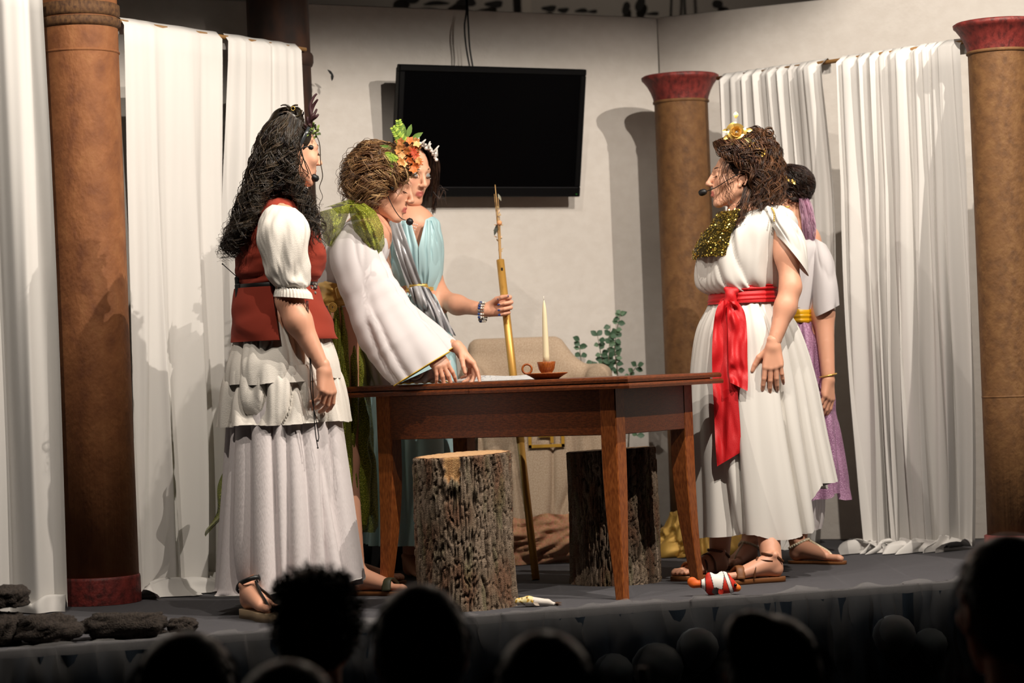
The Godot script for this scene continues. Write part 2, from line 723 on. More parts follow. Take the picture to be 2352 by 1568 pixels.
func columns() -> void:
	var dark := mat("post_paint", "ffffff", 0.8)
	skin_on(dark, noise_tex(0.012, 5, ramp(["1a0d06", "2d170b", "3d2210"], [0.2, 0.5, 0.85]), false, 24), Vector3(1.6, 0.7, 1.6))
	var band := mat("column_band", "ffffff", 0.8)
	skin_on(band, noise_tex(0.03, 4, ramp(["3c2412", "5a3c20", "6d4d2c"], [0.2, 0.5, 0.85]), false, 25), Vector3(3, 2, 3))
	var cap := [["capital", [[0.118, 1.93], [0.121, 1.945], [0.13, 1.97], [0.143, 1.995], [0.158, 2.015], [0.166, 2.022], [0.168, 2.034], [0.158, 2.04], [0.001, 2.04]], "c"],
		["neck_ring", [[0.117, 1.918], [0.122, 1.921], [0.122, 1.929], [0.117, 1.932]], "s"]]
	for c in [[at(1579, 600, 10.45), "brown column with red capital standing near the television"], [at(2314, 600, 9.15), "brown column with red capital beside the gathered white curtain"]]:
		var p: Vector3 = c[0]
		p.y = 0.0
		column(p, 0.117, [[0.001, 0.0], [0.119, 0.0], [0.117, 0.6], [0.116, 1.2], [0.116, 1.93]], M.column_paint, c[1],
			cap + [["base", [[0.13, 0.001], [0.13, 0.1], [0.12, 0.104]], "b"], ["seam", [[0.1165, 0.62], [0.118, 0.621], [0.118, 0.627], [0.1165, 0.628]], "s"]], M.column_red, M.column_red)
	var lp := at(204, 700, 8.95)
	lp.y = 0.0
	column(lp, 0.145, [[0.001, 0.0], [0.147, 0.0], [0.145, 1.0], [0.145, 2.6]], M.column_brown, "tall brown column with red base standing between white curtains", [
		["base", [[0.152, 0.001], [0.152, 0.09], [0.15, 0.1], [0.146, 0.102]], "c"],
		["seam", [[0.1455, 2.026], [0.149, 2.029], [0.149, 2.033], [0.1455, 2.036]], "s"],
		["band", [[0.145, 2.12], [0.152, 2.124], [0.157, 2.13], [0.157, 2.15], [0.151, 2.156], [0.145, 2.157]], "b"],
		["band", [[0.145, 2.16], [0.149, 2.162], [0.154, 2.17], [0.154, 2.205], [0.147, 2.21]], "b"]], M.column_red, band)
	var dp := at(664, 700, 9.78)
	dp.y = 0.0
	column(dp, 0.126, [[0.001, 0.0], [0.126, 0.0], [0.126, 2.75]], dark, "dark brown post behind the curtain rod end", [
		["ring", [[0.126, 2.055], [0.132, 2.06], [0.137, 2.075], [0.137, 2.1], [0.132, 2.11], [0.126, 2.115]], "s"],
		["base", [[0.14, 0.001], [0.14, 0.09], [0.127, 0.1]], "s"]], dark, dark)

func curtain(called_label: String, tl: Vector3, tr: Vector3, bl: Vector3, br: Vector3, count: float, seed_: float, top_amp: float, low_amp: float, puddle := 0.12, mids := []) -> void:
	var o := thing("curtain", (bl + br) / 2.0, called_label, "curtain", "white curtains on the stage")
	var g := Geo.new()
	var nu := int(count * 18.0)
	var nv := 46
	var t := (tr - tl)
	t.y = 0.0
	var wide := t.length()
	t = t.normalized()
	var n := t.cross(Vector3.UP).normalized()
	if n.z < 0.0: n = -n
	var pts := PackedVector3Array()
	for j in nv + 15:
		for k in nu:
			var u := float(k) / (nu - 1)
			var p: Vector3
			var f1 := noise.get_noise_2d(u * count * 100.0 + seed_ * 71.0, 0.0) * 1.6
			if j < 5:                       # tail behind the rod
				var a := (j - 4) / 4.0      # -1 .. 0
				p = tl.lerp(tr, u) + Vector3(0, 0.0155 + a * 0.06, 0) - n * (0.016 if a < -0.1 else 0.0) + n * f1 * top_amp * 0.5
			else:
				var v := minf(float(j - 4) / nv, 1.0)
				var e := smoothstep(0.0, 1.0, v)
				var l := tl.lerp(bl, v)
				var q := tr.lerp(br, v)
				if mids.size() == 2:
					l += mids[0] * sin(PI * v)
					q += mids[1] * sin(PI * v)
				p = l.lerp(q, u)
				var fo := noise.get_noise_2d(u * count * 100.0 + seed_ * 71.0 + sin(v * 2.0 + seed_) * 12.0, v * 55.0) * 1.6
				var fine := noise.get_noise_2d(u * count * 260.0 + seed_ * 31.0, v * 40.0 + 500.0)
				var amp := lerpf(top_amp, low_amp, e)
				p += n * ((fo + lerpf(1.3, 0.0, minf(v * 4.0, 1.0))) * amp + fine * amp * 0.3 + 0.02)
				if j == 5: p.y += 0.03
				p += t * noise.get_noise_2d(u * count * 100.0 + 300.0 + seed_ * 13.0, v * 60.0) * amp * 0.9
				if j > nv + 4:
					var w := (j - nv - 4) / 10.0
					var cr := noise.get_noise_2d(u * count * 55.0 + 900.0, w * 60.0 + seed_ * 9.0)
					var c2 := noise.get_noise_2d(u * count * 30.0 + 300.0, w * 80.0 + seed_ * 5.0)
					p += n * puddle * (w + 0.35 * sin(w * 6.0) * c2) * (0.85 + 0.6 * cr)
					p.y = 0.012 + 0.045 * sin(minf(w * 3.3, PI)) * (0.5 + absf(cr) * 0.9) + 0.02 * maxf(0.0, c2) * (1.0 - w)
					if j == nv + 14: p.y = 0.004
				else:
					p.y = maxf(p.y, 0.012)
			pts.append(p)
	g.grid(pts, nu, false, Color.WHITE)
	put(g, "cloth", M.curtain_cloth, o)

func rod(a: Vector3, b: Vector3, label: String) -> void:
	var g := Geo.new()
	g.tube(PackedVector3Array([a, b]), PackedFloat32Array([0.0085]), 10, Color.WHITE)
	tag(put(g, "curtain_rod", M.rod_wood), label, "rod")

func curtains() -> void:
	var fl := func(x, y, d):
		var p := at(x, y, d)
		p.y = 0.0
		return p
	curtain("white curtain hanging in front of the tall brown column", at(-230, -90, 8.72), at(98, -30, 8.72), fl.call(-230, 1400, 8.66), fl.call(166, 1395, 8.66), 6.0, 3.0, 0.012, 0.026, 0.05)
	var a := at(270, 48, 8.99)
	var b := at(690, 112, 9.68)
	rod(a.lerp(b, -0.02), b.lerp(a, -0.03), "thin wooden rod from the tall column to the dark post")
	curtain("wide sheer white curtain next to the tall brown column", a.lerp(b, 0.015), a.lerp(b, 0.52), fl.call(322, 1370, 9.0), fl.call(520, 1345, 9.42), 5.0, 5.0, 0.008, 0.03, 0.13)
	curtain("white curtain hung up to the dark brown post", a.lerp(b, 0.565), a.lerp(b, 0.965), fl.call(492, 1345, 9.48), fl.call(742, 1320, 9.6), 5.0, 8.0, 0.011, 0.034, 0.1)
	a = at(1648, 180, 10.36)
	b = at(2222, 95, 9.22)
	rod(a, b, "thin wooden rod between the two columns with red capitals")
	curtain("gathered white curtain beside the short brown column", a.lerp(b, 0.02), a.lerp(b, 0.475), fl.call(1712, 1240, 10.3), fl.call(1890, 1240, 10.1), 11.0, 11.0, 0.013, 0.04, 0.08, [Vector3(-0.02, 0, 0), Vector3(0.07, 0, 0)])
	curtain("gathered white curtain pooling on the carpet by the column", a.lerp(b, 0.535), a.lerp(b, 0.985), fl.call(2004, 1262, 9.84), fl.call(2232, 1262, 9.75), 12.0, 15.0, 0.014, 0.042, 0.15, [Vector3(-0.03, 0, 0), Vector3.ZERO])

func screen() -> void:
	var t := Vector3(0.876, 0, -0.481).normalized()
	var n0 := Vector3(0.481, 0, 0.876).normalized()
	var tilt := deg_to_rad(10.6)
	var n := n0 * cos(tilt) - Vector3.UP * sin(tilt)
	var up := Vector3.UP * cos(tilt) + n0 * sin(tilt)
	var mid := at(1127, 303, 10.34)
	var x := Transform3D(Basis(t, up, n), mid)
	var o := thing("television", mid, "large black flat television mounted high on the white wall", "television")
	var g := Geo.new()
	var w := 0.905
	var h := 0.555
	g.box(x * Transform3D(Basis.IDENTITY, Vector3(0, 0, -0.03)), Vector3(w - 0.02, h - 0.02, 0.035), 0.008)
	put(g, "back_shell", M.tv_plastic, o, true)
	for s in [[Vector3(0, h / 2 - 0.014, 0), Vector3(w, 0.028, 0.03)], [Vector3(0, -h / 2 + 0.022, 0), Vector3(w, 0.044, 0.03)], [Vector3(-w / 2 + 0.014, 0.008, 0), Vector3(0.028, h - 0.07, 0.029)], [Vector3(w / 2 - 0.014, 0.008, 0), Vector3(0.028, h - 0.07, 0.029)]]:
		g = Geo.new()
		g.box(x * Transform3D(Basis.IDENTITY, s[0]), s[1], 0.004)
		put(g, "bezel", M.tv_plastic, o, true)
	g = Geo.new()
	g.box(x * Transform3D(Basis.IDENTITY, Vector3(0, -h / 2 + 0.041, 0.016)), Vector3(w - 0.03, 0.003, 0.003), 0.001)
	put(g, "trim_line", mat("tv_line", "3a3a3d", 0.3, 0.5), o, true)
	g = Geo.new()
	g.box(x * Transform3D(Basis.IDENTITY, Vector3(0, 0.008, 0.002)), Vector3(w - 0.05, h - 0.07, 0.014), 0.001)
	put(g, "screen_glass", M.tv_glass, o, true)
	g = Geo.new()
	g.box(x * Transform3D(Basis.IDENTITY, Vector3(w / 2 - 0.02, -h / 2 + 0.012, 0.015)), Vector3(0.008, 0.004, 0.003), 0.001)
	var led := mat("green_led", "0a3a10", 0.4)
	led.emission_enabled = true
	led.emission = Color("1f7a20")
	led.emission_energy_multiplier = 0.4
	put(g, "power_light", led, o, true)
	g = Geo.new()
	var back := mid - n0 * 0.062
	g.box(Transform3D(Basis(t, Vector3.UP, n0), back), Vector3(0.3, 0.25, 0.075), 0.01)
	put(g, "wall_bracket", M.tv_plastic, o, true)
	# two cables drop over the top of the wall to the set
	for k in 2:
		g = Geo.new()
		var p := [at(1066 + k * 8, -60, 10.5), at(1072 + k * 2, 15, 10.36), at(1067 + k * 9, 60, 10.33), at(1071 + k * 8, 110, 10.33), at(1080 + k * 7, 160, 10.31), at(1084 + k * 6, 185, 10.37)]
		var path := spline(p, 24)
		g.tube(path, PackedFloat32Array([0.0042]), 6, Color.WHITE)
		tag(put(g, "cable", M.cable), ["black cable bowing outward above the television", "straighter black cable beside the bowed one above the television"][k], "cable", "television cables")
	# torn black scrap on the wall
	g = Geo.new()
	g.leaf(at(752, 160, 10.0), Vector3(0.6, -0.5, -0.2), n0, 0.035, 0.012, Color.WHITE, 0.5)
	g.leaf(at(762, 166, 10.0), Vector3(0.1, -1, 0), n0, 0.035, 0.014, Color.WHITE, 0.3)
	tag(put(g, "wall_scrap", M.cable), "small torn black scrap stuck to the white wall", "scrap")
	# dark cut-out shapes on the back wall, showing over the partition
	var j := 0
	for s in [[948, -4, 34, 26, 0], [1002, 8, 58, 10, 1], [1072, 4, 44, 24, 2], [1136, 10, 42, 16, 2], [1262, 20, 34, 14, 1], [1294, 24, 26, 12, 1], [1336, 25, 30, 10, 1], [1362, 27, 22, 8, 1], [1438, 20, 22, 26, 3], [1470, 10, 24, 30, 3], [1500, 32, 30, 8, 1], [1648, 10, 20, 24, 3]]:
		g = Geo.new()
		var c := at(s[0], s[1], 13.84)
		var ru: float = s[2] * 13.84 / FOCAL / 2.0
		var rv: float = s[3] * 13.84 / FOCAL / 2.0
		var m := 18
		for z in [0.0, 0.012]:
			for k in m:
				var a := TAU * k / m
				var q: float = 1.0 if s[4] == 0 else (1.0 + 0.25 * sin(a * 2.0 + s[0]) if s[4] == 3 else 1.0 + 0.16 * sin(a * 3.0 + s[0]))
				g.v.append(c + Vector3(ru * cos(a) * q, rv * sin(a) * q, z))
		g.fill(Color.WHITE)
		for k in m:
			g.quad(k, m + k, m + (k + 1) % m, (k + 1) % m)
		g.cap(0, m, c, Color.WHITE, true)
		g.cap(m, m, c + Vector3(0, 0, 0.012), Color.WHITE)
		tag(put(g, "wall_cutout", M.cutout, null, true), "dark cut-out shape on the back wall, seen over the partition", "decoration", "dark cut-out shapes on the back wall")
		j += 1
	for s in [[1545, 1540], [1568, 1575]]:
		g = Geo.new()
		g.tube(PackedVector3Array([at(s[0], -80, 13.7), at(s[1], 60, 13.7)]), PackedFloat32Array([0.007]), 6, Color.WHITE)
		tag(put(g, "hanging_cord", M.cable), "thin dark cord hanging before the back wall", "cord", "cords before the back wall")
	g = Geo.new()
	g.box(Transform3D(Basis.IDENTITY, at(1208, 0, 13.82)), Vector3(0.06, 0.5, 0.06), 0.005)
	tag(put(g, "pale_post", mat("pale_paint", "8d8780", 0.8), null, true), "pale slim post before the back wall, seen over the partition", "post")

var tab_n := Vector3(0.344, 0, -8.26)
var tab_1 := Vector3(-0.839, 0, -0.545).normalized()
var tab_2 := Vector3(0.545, 0, -0.839).normalized()

func on_table(a: float, b: float, y: float) -> Vector3:
	return tab_n + tab_1 * a + tab_2 * b + Vector3(0, y, 0)

func table() -> void:
	var l := 1.013
	var w := 0.547
	var bs := Basis(tab_1, Vector3.UP, tab_1.cross(Vector3.UP))
	var base := on_table(l / 2, w / 2, 0)
	var o := thing("dining_table", base, "dark brown wooden extending table with tapered legs and double top", "table")
	var g := Geo.new()
	var o1 := 0.088
	var o2 := 0.06
	# upper leaf with a rounded, stepped edge
	var lay := func(a0, a1, y0, y1, inset):
		var gg := Geo.new()
		var prof := [[0.004, 0.0], [0.0, 0.003], [-0.0015, 0.5], [0.0, 0.75], [0.003, 0.92], [0.009, 1.0]]
		var pts := PackedVector3Array()
		for p in prof:
			var e: float = inset + p[0]
			var y := lerpf(y0, y1, p[1])
			for q in [[a0 + e, -o2 + e], [a1 - e, -o2 + e], [a1 - e, w + o2 - e], [a0 + e, w + o2 - e]]:
				pts.append(on_table(q[0], q[1], y))
		gg.grid(pts, 4, true, Color.WHITE, true)
		var n := pts.size()
		gg.quad(n - 4, n - 3, n - 2, n - 1)
		gg.quad(0, 3, 2, 1)
		return gg
	put(lay.call(-o1, l + o1, 0.742, 0.7605, 0.0), "tabletop", M.table_wood, o, true)
	put(lay.call(-o1 - 0.003, 0.558, 0.7205, 0.7385, -0.003), "pull_out_leaf", M.table_wood, o, true)
	put(lay.call(0.56, l + o1 + 0.003, 0.7205, 0.7385, -0.003), "pull_out_leaf", M.table_wood, o, true)
	g = Geo.new()
	g.box(Transform3D(bs, on_table(l / 2, w / 2, 0.7402)), Vector3(l + 0.12, 0.0045, w + 0.06), 0.001)
	put(g, "filler_board", M.table_wood, o, true)
	var th := 0.02
	for s in [[l / 2, 0.012, l - 0.1, 0], [l / 2, w - 0.012, l - 0.1, 0], [0.012, w / 2, w - 0.1, 1], [l - 0.012, w / 2, w - 0.1, 1]]:
		g = Geo.new()
		g.box(Transform3D(bs, on_table(s[0], s[1], 0.641)), Vector3(s[2] if s[3] == 0 else th, 0.158, th if s[3] == 0 else s[2]), 0.002)
		put(g, "apron", M.table_wood, o, true)
	for s in [[0, 0], [1, 0], [0, 1], [1, 1]]:
		g = Geo.new()
		var pts := PackedVector3Array()
		for j in 15:
			var t := j / 14.0                    # foot to top
			var y := 0.7205 * t
			var wd: float = lerpf(0.036, 0.064, smoothstep(0.0, 0.75, pow(t, 0.75)))
			var kick: float = -0.012 * pow(1.0 - t, 4.0)
			var a0: float = kick if s[0] == 0 else l - kick - wd
			var b0: float = kick if s[1] == 0 else w - kick - wd
			for q in [[a0, b0], [a0 + wd, b0], [a0 + wd, b0 + wd], [a0, b0 + wd]]:
				var e := 0.003
				pts.append(on_table(q[0], q[1], y))
		# chamfered square section
		var p8 := PackedVector3Array()
		for j in 15:
			for k in 4:
				var c0 := pts[j * 4 + k]
				var pr := pts[j * 4 + (k + 3) % 4]
				var nx := pts[j * 4 + (k + 1) % 4]
				p8.append(c0 + (pr - c0).normalized() * 0.0035)
				p8.append(c0 + (nx - c0).normalized() * 0.0035)
		var b := g.grid(p8, 8, true, Color.WHITE, true)
		g.cap(b, 8, (pts[0] + pts[2]) / 2.0, Color.WHITE)
		put(g, "leg", M.leg_wood, o, true)
		# corner bracket under the apron
		g = Geo.new()
		var ca := 0.075 if s[0] == 0 else l - 0.075
		var cb := 0.075 if s[1] == 0 else w - 0.075
		g.box(Transform3D(bs * Basis(Vector3.UP, PI / 4 * (1 if s[0] == s[1] else -1)), on_table(ca, cb, 0.66)), Vector3(0.02, 0.1, 0.1), 0.002)
		put(g, "corner_block", M.table_wood, o, true)
	g = Geo.new()
	g.box(Transform3D(bs, on_table(l + 0.02, w * 0.25, 0.704)), Vector3(0.05, 0.033, 0.04), 0.008)
	put(g, "leaf_runner", M.table_wood, o, true)

func stump(ctr: Vector3, rad: float, high: float, tilt: Vector2, seed_: float, chip: Array, label: String, flare: float) -> void:
	var o := thing("tree_stump", ctr, label, "stump", "sawn log stools by the table")
	var g := Geo.new()
	var n := 340
	var m := 120
	var top := PackedVector3Array()
	var b0 := 0
	for j in m + 1:
		var t := float(j) / m
		for k in n:
			var a := TAU * k / n
			var ca := cos(a)
			var sa := sin(a)
			var lowf := noise.get_noise_3d(ca * 60.0 + seed_ * 90.0, sa * 60.0, t * 70.0)
			var y := t * (high + tilt.x * ca * rad + tilt.y * sa * rad)
			var wob := noise.get_noise_3d(ca * 300.0, sa * 300.0 + seed_ * 40.0, y * 900.0) * 0.5
			var q := 11.0
			# long bark plates: ridges run upright, with cross breaks
			var r1 := absf(noise.get_noise_3d((ca * q + wob * 0.9) * 100.0, (sa * q + wob * 0.9) * 100.0 + seed_ * 200.0, y * 200.0))
			var r2 := absf(noise.get_noise_3d(ca * 2600.0, sa * 2600.0, y * 700.0 + seed_ * 70.0))
			var cr := absf(noise.get_noise_3d(ca * 700.0, sa * 700.0 + 77.0, y * 1300.0))
			var plate := smoothstep(0.0, 0.26, r1) * (0.55 + 0.45 * smoothstep(0.02, 0.16, cr))
			var chipf := 0.0
			if chip.size():
				var da := wrapf(a - chip[0], -PI, PI)
				chipf = smoothstep(chip[1] + 0.03, chip[1] - 0.02, absf(da) + noise.get_noise_1d(y * 3000.0) * 0.03) * smoothstep(chip[2] - 0.012, chip[2] + 0.006, y + noise.get_noise_1d(a * 900.0) * 0.02)
				# knot under the bare patch
				var kd := Vector2(da * rad, y - chip[2] + 0.055).length()
				plate *= smoothstep(0.008, 0.04, kd + r2 * 0.02)
			var rr := rad * (1.0 + lowf * 0.07) + flare * pow(1.0 - t, 3.0) * (0.4 + 0.6 * lowf)
			rr += (plate * 0.017 + r2 * 0.006 - 0.012) * (1.0 - chipf) - chipf * 0.008
			if j == m: rr -= 0.004
			var p := ctr + Vector3(ca * rr, y, -sa * rr)
			g.v.append(p)
			var tone := noise.get_noise_3d(ca * 250.0 + 9.0, sa * 250.0, y * 420.0 + seed_ * 33.0)
			var col := lin("35261c").lerp(lin("8a7763"), clampf(plate * 0.75 + r2 * 0.6, 0.0, 1.0))
			col = col.lerp(lin("a09080"), clampf(tone * 1.2, 0.0, 0.55) * plate)
			col = col.lerp(lin("7a4c32"), clampf(-tone * 1.6, 0.0, 0.6) * plate)
			col = col.lerp(lin("6a7048"), clampf(noise.get_noise_3d(ca * 400.0, sa * 400.0, y * 500.0 + 900.0) - 0.35, 0.0, 0.4) * plate)
			col = col.lerp(lin("d3a873").lerp(lin("b98550"), clampf(absf(noise.get_noise_3d(ca * 3000.0, sa * 3000.0, y * 200.0)) * 1.2, 0.0, 0.7)), chipf)
			g.c.append(col)
	for j in m:
		for k in n:
			var k2 := (k + 1) % n
			g.quad(j * n + k, (j + 1) * n + k, (j + 1) * n + k2, j * n + k2)
	put(g, "bark", M.bark, o)
	# sawn face with rings
	var gt := Geo.new()
	var rings := 26
	for j in rings + 1:
		var q := float(j) / rings
		for k in 96:
			var a := TAU * k / 96
			var e := g.v[m * n + int(k * n / 96.0)]
			var c0 := ctr + Vector3(0, high, 0)
			var p := c0.lerp(e, q)
			p.y += 0.0015 * noise.get_noise_2d(p.x * 4000.0, p.z * 4000.0) + (0.001 if j < rings else 0.0)
			gt.v.append(p)
			var ring := 0.5 + 0.5 * sin(q * 70.0 + noise.get_noise_2d(cos(a) * 100.0, sin(a) * 100.0 + seed_) * 3.0)
			gt.c.append(lin("c9a37a").lerp(lin("a97d52"), ring * 0.6) if j < rings - 1 else lin("6a4a30"))
	for j in rings:
		for k in 96:
			var k2 := (k + 1) % 96
			gt.quad(j * 96 + k, j * 96 + k2, (j + 1) * 96 + k2, (j + 1) * 96 + k)
	put(gt, "sawn_face", M.sawn, o)

func stumps() -> void:
	var bark := mat("bark", "ffffff", 0.95, 0.0, true)
	skin_on(bark, noise_tex(0.08, 4, ramp(["b4aca4", "ffffff"], [0.25, 0.75]), false, 51), Vector3(9, 4, 9), noise_tex(0.07, 4, null, true, 52, 8.0), 0.7)
	mat("sawn", "ffffff", 0.7, 0.0, true)
	var p := at(1069, 1240, 8.25)
	p.y = 0.0
	stump(p, 0.163, 0.517, Vector2(0.03, 0.02), 1.0, [-PI / 2 - 0.2, 0.15, 0.44], "bark-covered tree stump with a bare pale notch at its rim", 0.02)
	p = at(1408, 1200, 8.93)
	p.y = 0.0
	stump(p, 0.155, 0.49, Vector2(0.03, -0.02), 5.0, [], "bark-covered tree stump standing under the table beside its corner leg", 0.008)
# ------------------------------------------------------------------ human parts
var head_store: Geo

func head_shape() -> Geo:
	if head_store:
		return head_store
	var p := [
		egg(Vector3(0, 0.035, -0.012), Vector3(0.073, 0.082, 0.094)),
		egg(Vector3(0, -0.022, 0.022), Vector3(0.059, 0.08, 0.066), Basis.IDENTITY, 0.03),
		bone(Vector3(0, -0.05, -0.02), Vector3(0, -0.17, -0.04), 0.05, 0.049, 0.02),
		egg(Vector3(0, -0.06, 0.062), Vector3(0.03, 0.028, 0.022), Basis.IDENTITY, 0.02),
		egg(Vector3(0, -0.099, 0.066), Vector3(0.019, 0.015, 0.015), Basis.IDENTITY, 0.02),
		bone(Vector3(0, 0.03, 0.082), Vector3(0, -0.023, 0.106), 0.0075, 0.009, 0.012),
		egg(Vector3(0, -0.027, 0.107), Vector3(0.0105, 0.0095, 0.0105), Basis.IDENTITY, 0.006)]
	for s in [-1, 1]:
		p.append(bone(Vector3(s * 0.05, -0.045, -0.008), Vector3(s * 0.018, -0.098, 0.056), 0.021, 0.015, 0.022))
		p.append(egg(Vector3(s * 0.041, -0.02, 0.054), Vector3(0.022, 0.02, 0.02), Basis.IDENTITY, 0.022))
		p.append(bone(Vector3(s * 0.046, 0.026, 0.06), Vector3(s * 0.014, 0.03, 0.082), 0.011, 0.01, 0.014))
		p.append(egg(Vector3(s * 0.031, 0.008, 0.1), Vector3(0.019, 0.012, 0.016), Basis.IDENTITY, 0.012, true))
		p.append(egg(Vector3(s * 0.031, 0.007, 0.0725), Vector3(0.0155, 0.0125, 0.0125), Basis.IDENTITY, 0.004))
		p.append(egg(Vector3(s * 0.0115, -0.031, 0.098), Vector3(0.007, 0.0065, 0.008), Basis.IDENTITY, 0.006))
		p.append(bone(Vector3(s * 0.019, -0.0615, 0.077), Vector3(s * 0.004, -0.057, 0.0875), 0.004, 0.006, 0.005))
		p.append(bone(Vector3(s * 0.016, -0.067, 0.077), Vector3(s * 0.003, -0.0715, 0.086), 0.004, 0.007, 0.005))
		# ear
		p.append(egg(Vector3(s * 0.0735, -0.002, -0.016), Vector3(0.006, 0.026, 0.015), Basis(Vector3.RIGHT, -0.25), 0.006))
		var prev := Vector3(s * 0.071, 0.002, -0.003)
		for a in [0.9, 1.7, 2.5, 3.3, 4.1]:
			var q := Vector3(s * 0.081, 0.0 + 0.031 * sin(a), -0.016 + 0.019 * cos(a))
			p.append(bone(prev, q, 0.0042, 0.0042, 0.004))
			prev = q
		p.append(egg(Vector3(s * 0.075, -0.03, -0.008), Vector3(0.006, 0.009, 0.008), Basis.IDENTITY, 0.006))
	head_store = Geo.new()
	var skin := lin("e2aa8c")
	var lip := lin("b8655a")
	var blush := lin("d68f77")
	body(head_store, p, 0.0046, 0.012, func(q: Vector3) -> Color:
		var c := skin
		var l := smoothstep(0.004, 0.0, maxf(absf(q.y + 0.0645) - 0.0105 + absf(q.x) * 0.22, 0.0)) * smoothstep(0.021, 0.018, absf(q.x)) * smoothstep(0.074, 0.079, q.z)
		var b := smoothstep(0.026, 0.0, Vector2(absf(q.x) - 0.044, q.y + 0.022).length()) * smoothstep(0.02, 0.05, q.z)
		return c.lerp(blush, b * 0.45).lerp(lip, l))
	return head_store

# face towards f (unit), roll in degrees; returns the head frame
func head_frame(ctr: Vector3, yaw: float, pitch: float, tilt := 0.0, size := 0.95) -> Transform3D:
	# yaw 0 faces the lens, +90 faces picture right
	var b := Basis(Vector3.UP, deg_to_rad(yaw)) * Basis(Vector3.RIGHT, deg_to_rad(-pitch)) * Basis(Vector3.BACK, deg_to_rad(tilt))
	return Transform3D(b.scaled_local(Vector3.ONE * size), ctr)

func face_parts(o: Node3D, x: Transform3D, brow: Color, open := 0.0, shade := "") -> void:
	var g := Geo.new()
	for s in [-1, 1]:
		var p := []
		for k in 5:
			var t := k / 4.0
			p.append(x * Vector3(s * (0.012 + 0.036 * t), 0.0275 + 0.0085 * sin(t * 2.2), 0.0945 - 0.026 * t * t - 0.0035))
		g.tube(spline(p, 10), taper(10, 0.0016, 0.0024, 0.0008), 5, brow, true, 0.5)
	put(g, "eyebrows", M.hair, o)
	g = Geo.new()
	for s in [-1, 1]:
		var p := []
		for k in 6:
			var t := k / 5.0 * 2.0 - 1.0
			p.append(x * Vector3(s * (0.031 + 0.0135 * t), 0.0035 - 0.0035 * (1.0 - t * t) + open * 0.5, 0.0855 - 0.0045 * t * t - (0.001 if t > 0.0 else 0.0)))
		var q := spline(p, 12)
		g.tube(q, taper(12, 0.0007, 0.0013, 0.0011), 5, lin("17100c"), true, 1.0)
		for k in 9:
			var a := q[2 + k]
			g.tube(PackedVector3Array([a, a + x.basis * Vector3(s * 0.001 * (k - 3), -0.003, 0.005), a + x.basis * Vector3(s * 0.0016 * (k - 3), -0.0025, 0.0085)]), PackedFloat32Array([0.0006, 0.0004, 0.0002]), 3, lin("17100c"))
	put(g, "eyelashes", M.hair, o)
	if shade:
		g = Geo.new()
		for s in [-1, 1]:
			var pts := PackedVector3Array()
			for j in 5:
				for k in 9:
					var u := k / 8.0 * 2.0 - 1.0
					var w := j / 4.0
					pts.append(x * Vector3(s * (0.031 + 0.0145 * u * (1.0 - 0.2 * w)), 0.005 + 0.0135 * w * (1.0 - 0.35 * u * u), 0.0863 - 0.0046 * u * u - 0.0035 * w * w))
			g.grid(pts, 9, false, Color.WHITE, s > 0)
		put(g, "eye_shadow", mat("eye_paint", shade, 0.5), o)

# wrist, finger direction, palm direction; side -1 right hand, +1 left; curls: per finger [knuckle, middle, tip] in degrees, thumb first as a direction
func hand(g: Geo, wrist: Vector3, d: Vector3, palm: Vector3, side: int, curls: Array, thumb: Array, spread: float, col: Color, size := 1.0) -> Array:
	var y := -d.normalized()
	var z := (palm - y * palm.dot(y)).normalized()
	var xx := y.cross(z) * side
	var f := func(a: float, b: float, c: float) -> Vector3:
		return wrist + (xx * a + y * b + z * c) * size
	var p := []
	var tips := []
	var bx := [0.029, 0.0095, -0.0095, -0.0265]
	var by := [-0.086, -0.089, -0.085, -0.077]
	var seg := [[0.041, 0.025, 0.02], [0.045, 0.029, 0.021], [0.041, 0.027, 0.02], [0.033, 0.02, 0.018]]
	p.append(bone(f.call(0, 0.012, 0), f.call(0, -0.012, 0), 0.0242 * size, 0.0245 * size, 0.014))
	for k in 4:
		var bs: Vector3 = f.call(bx[k], by[k], -0.002)
		p.append(bone(f.call(bx[k] * 0.45, -0.012, 0.0), bs, 0.0155 * size, 0.0115 * size, 0.012))
		p.append(bone(f.call(bx[k] * 0.6, -0.03, 0.006), f.call(bx[k], by[k] + 0.012, 0.006), 0.011 * size, 0.009 * size, 0.012))
		var ang := 0.0
		var fan: float = deg_to_rad(spread * [1.0, 0.25, -0.5, -1.2][k])
		var rad := [0.0098, 0.0088, 0.0078, 0.0066]
		for j in 3:
			ang += deg_to_rad(curls[k][j])
			var dir := (-y * cos(ang) + z * sin(ang)) * cos(fan) + xx * sin(fan)
			var e: Vector3 = bs + dir * seg[k][j] * size
			var q: float = size * (0.88 if k == 3 else 1.0)
			p.append(bone(bs, e, rad[j] * q, rad[j + 1] * q, 0.0022 if j > 0 else 0.004))
			if j == 2: tips.append([e, dir, (z * cos(ang) + y * sin(ang))])
			bs = e
	var tb: Vector3 = f.call(0.017, -0.02, 0.006)
	var rt := [0.0135, 0.0115, 0.0092, 0.0072]
	var ls := [0.044, 0.032, 0.025]
	for j in 3:
		var v: Vector3 = thumb[j]
		var dir := (xx * v.x - y * v.y + z * v.z).normalized()
		var e: Vector3 = tb + dir * ls[j] * size
		p.append(bone(tb, e, rt[j] * size, rt[j + 1] * size, 0.008 if j == 0 else 0.003))
		if j == 2: tips.append([e, dir, -z])
		tb = e
	body(g, p, 0.003 * size, 0.006, func(_q): return col)
	return tips

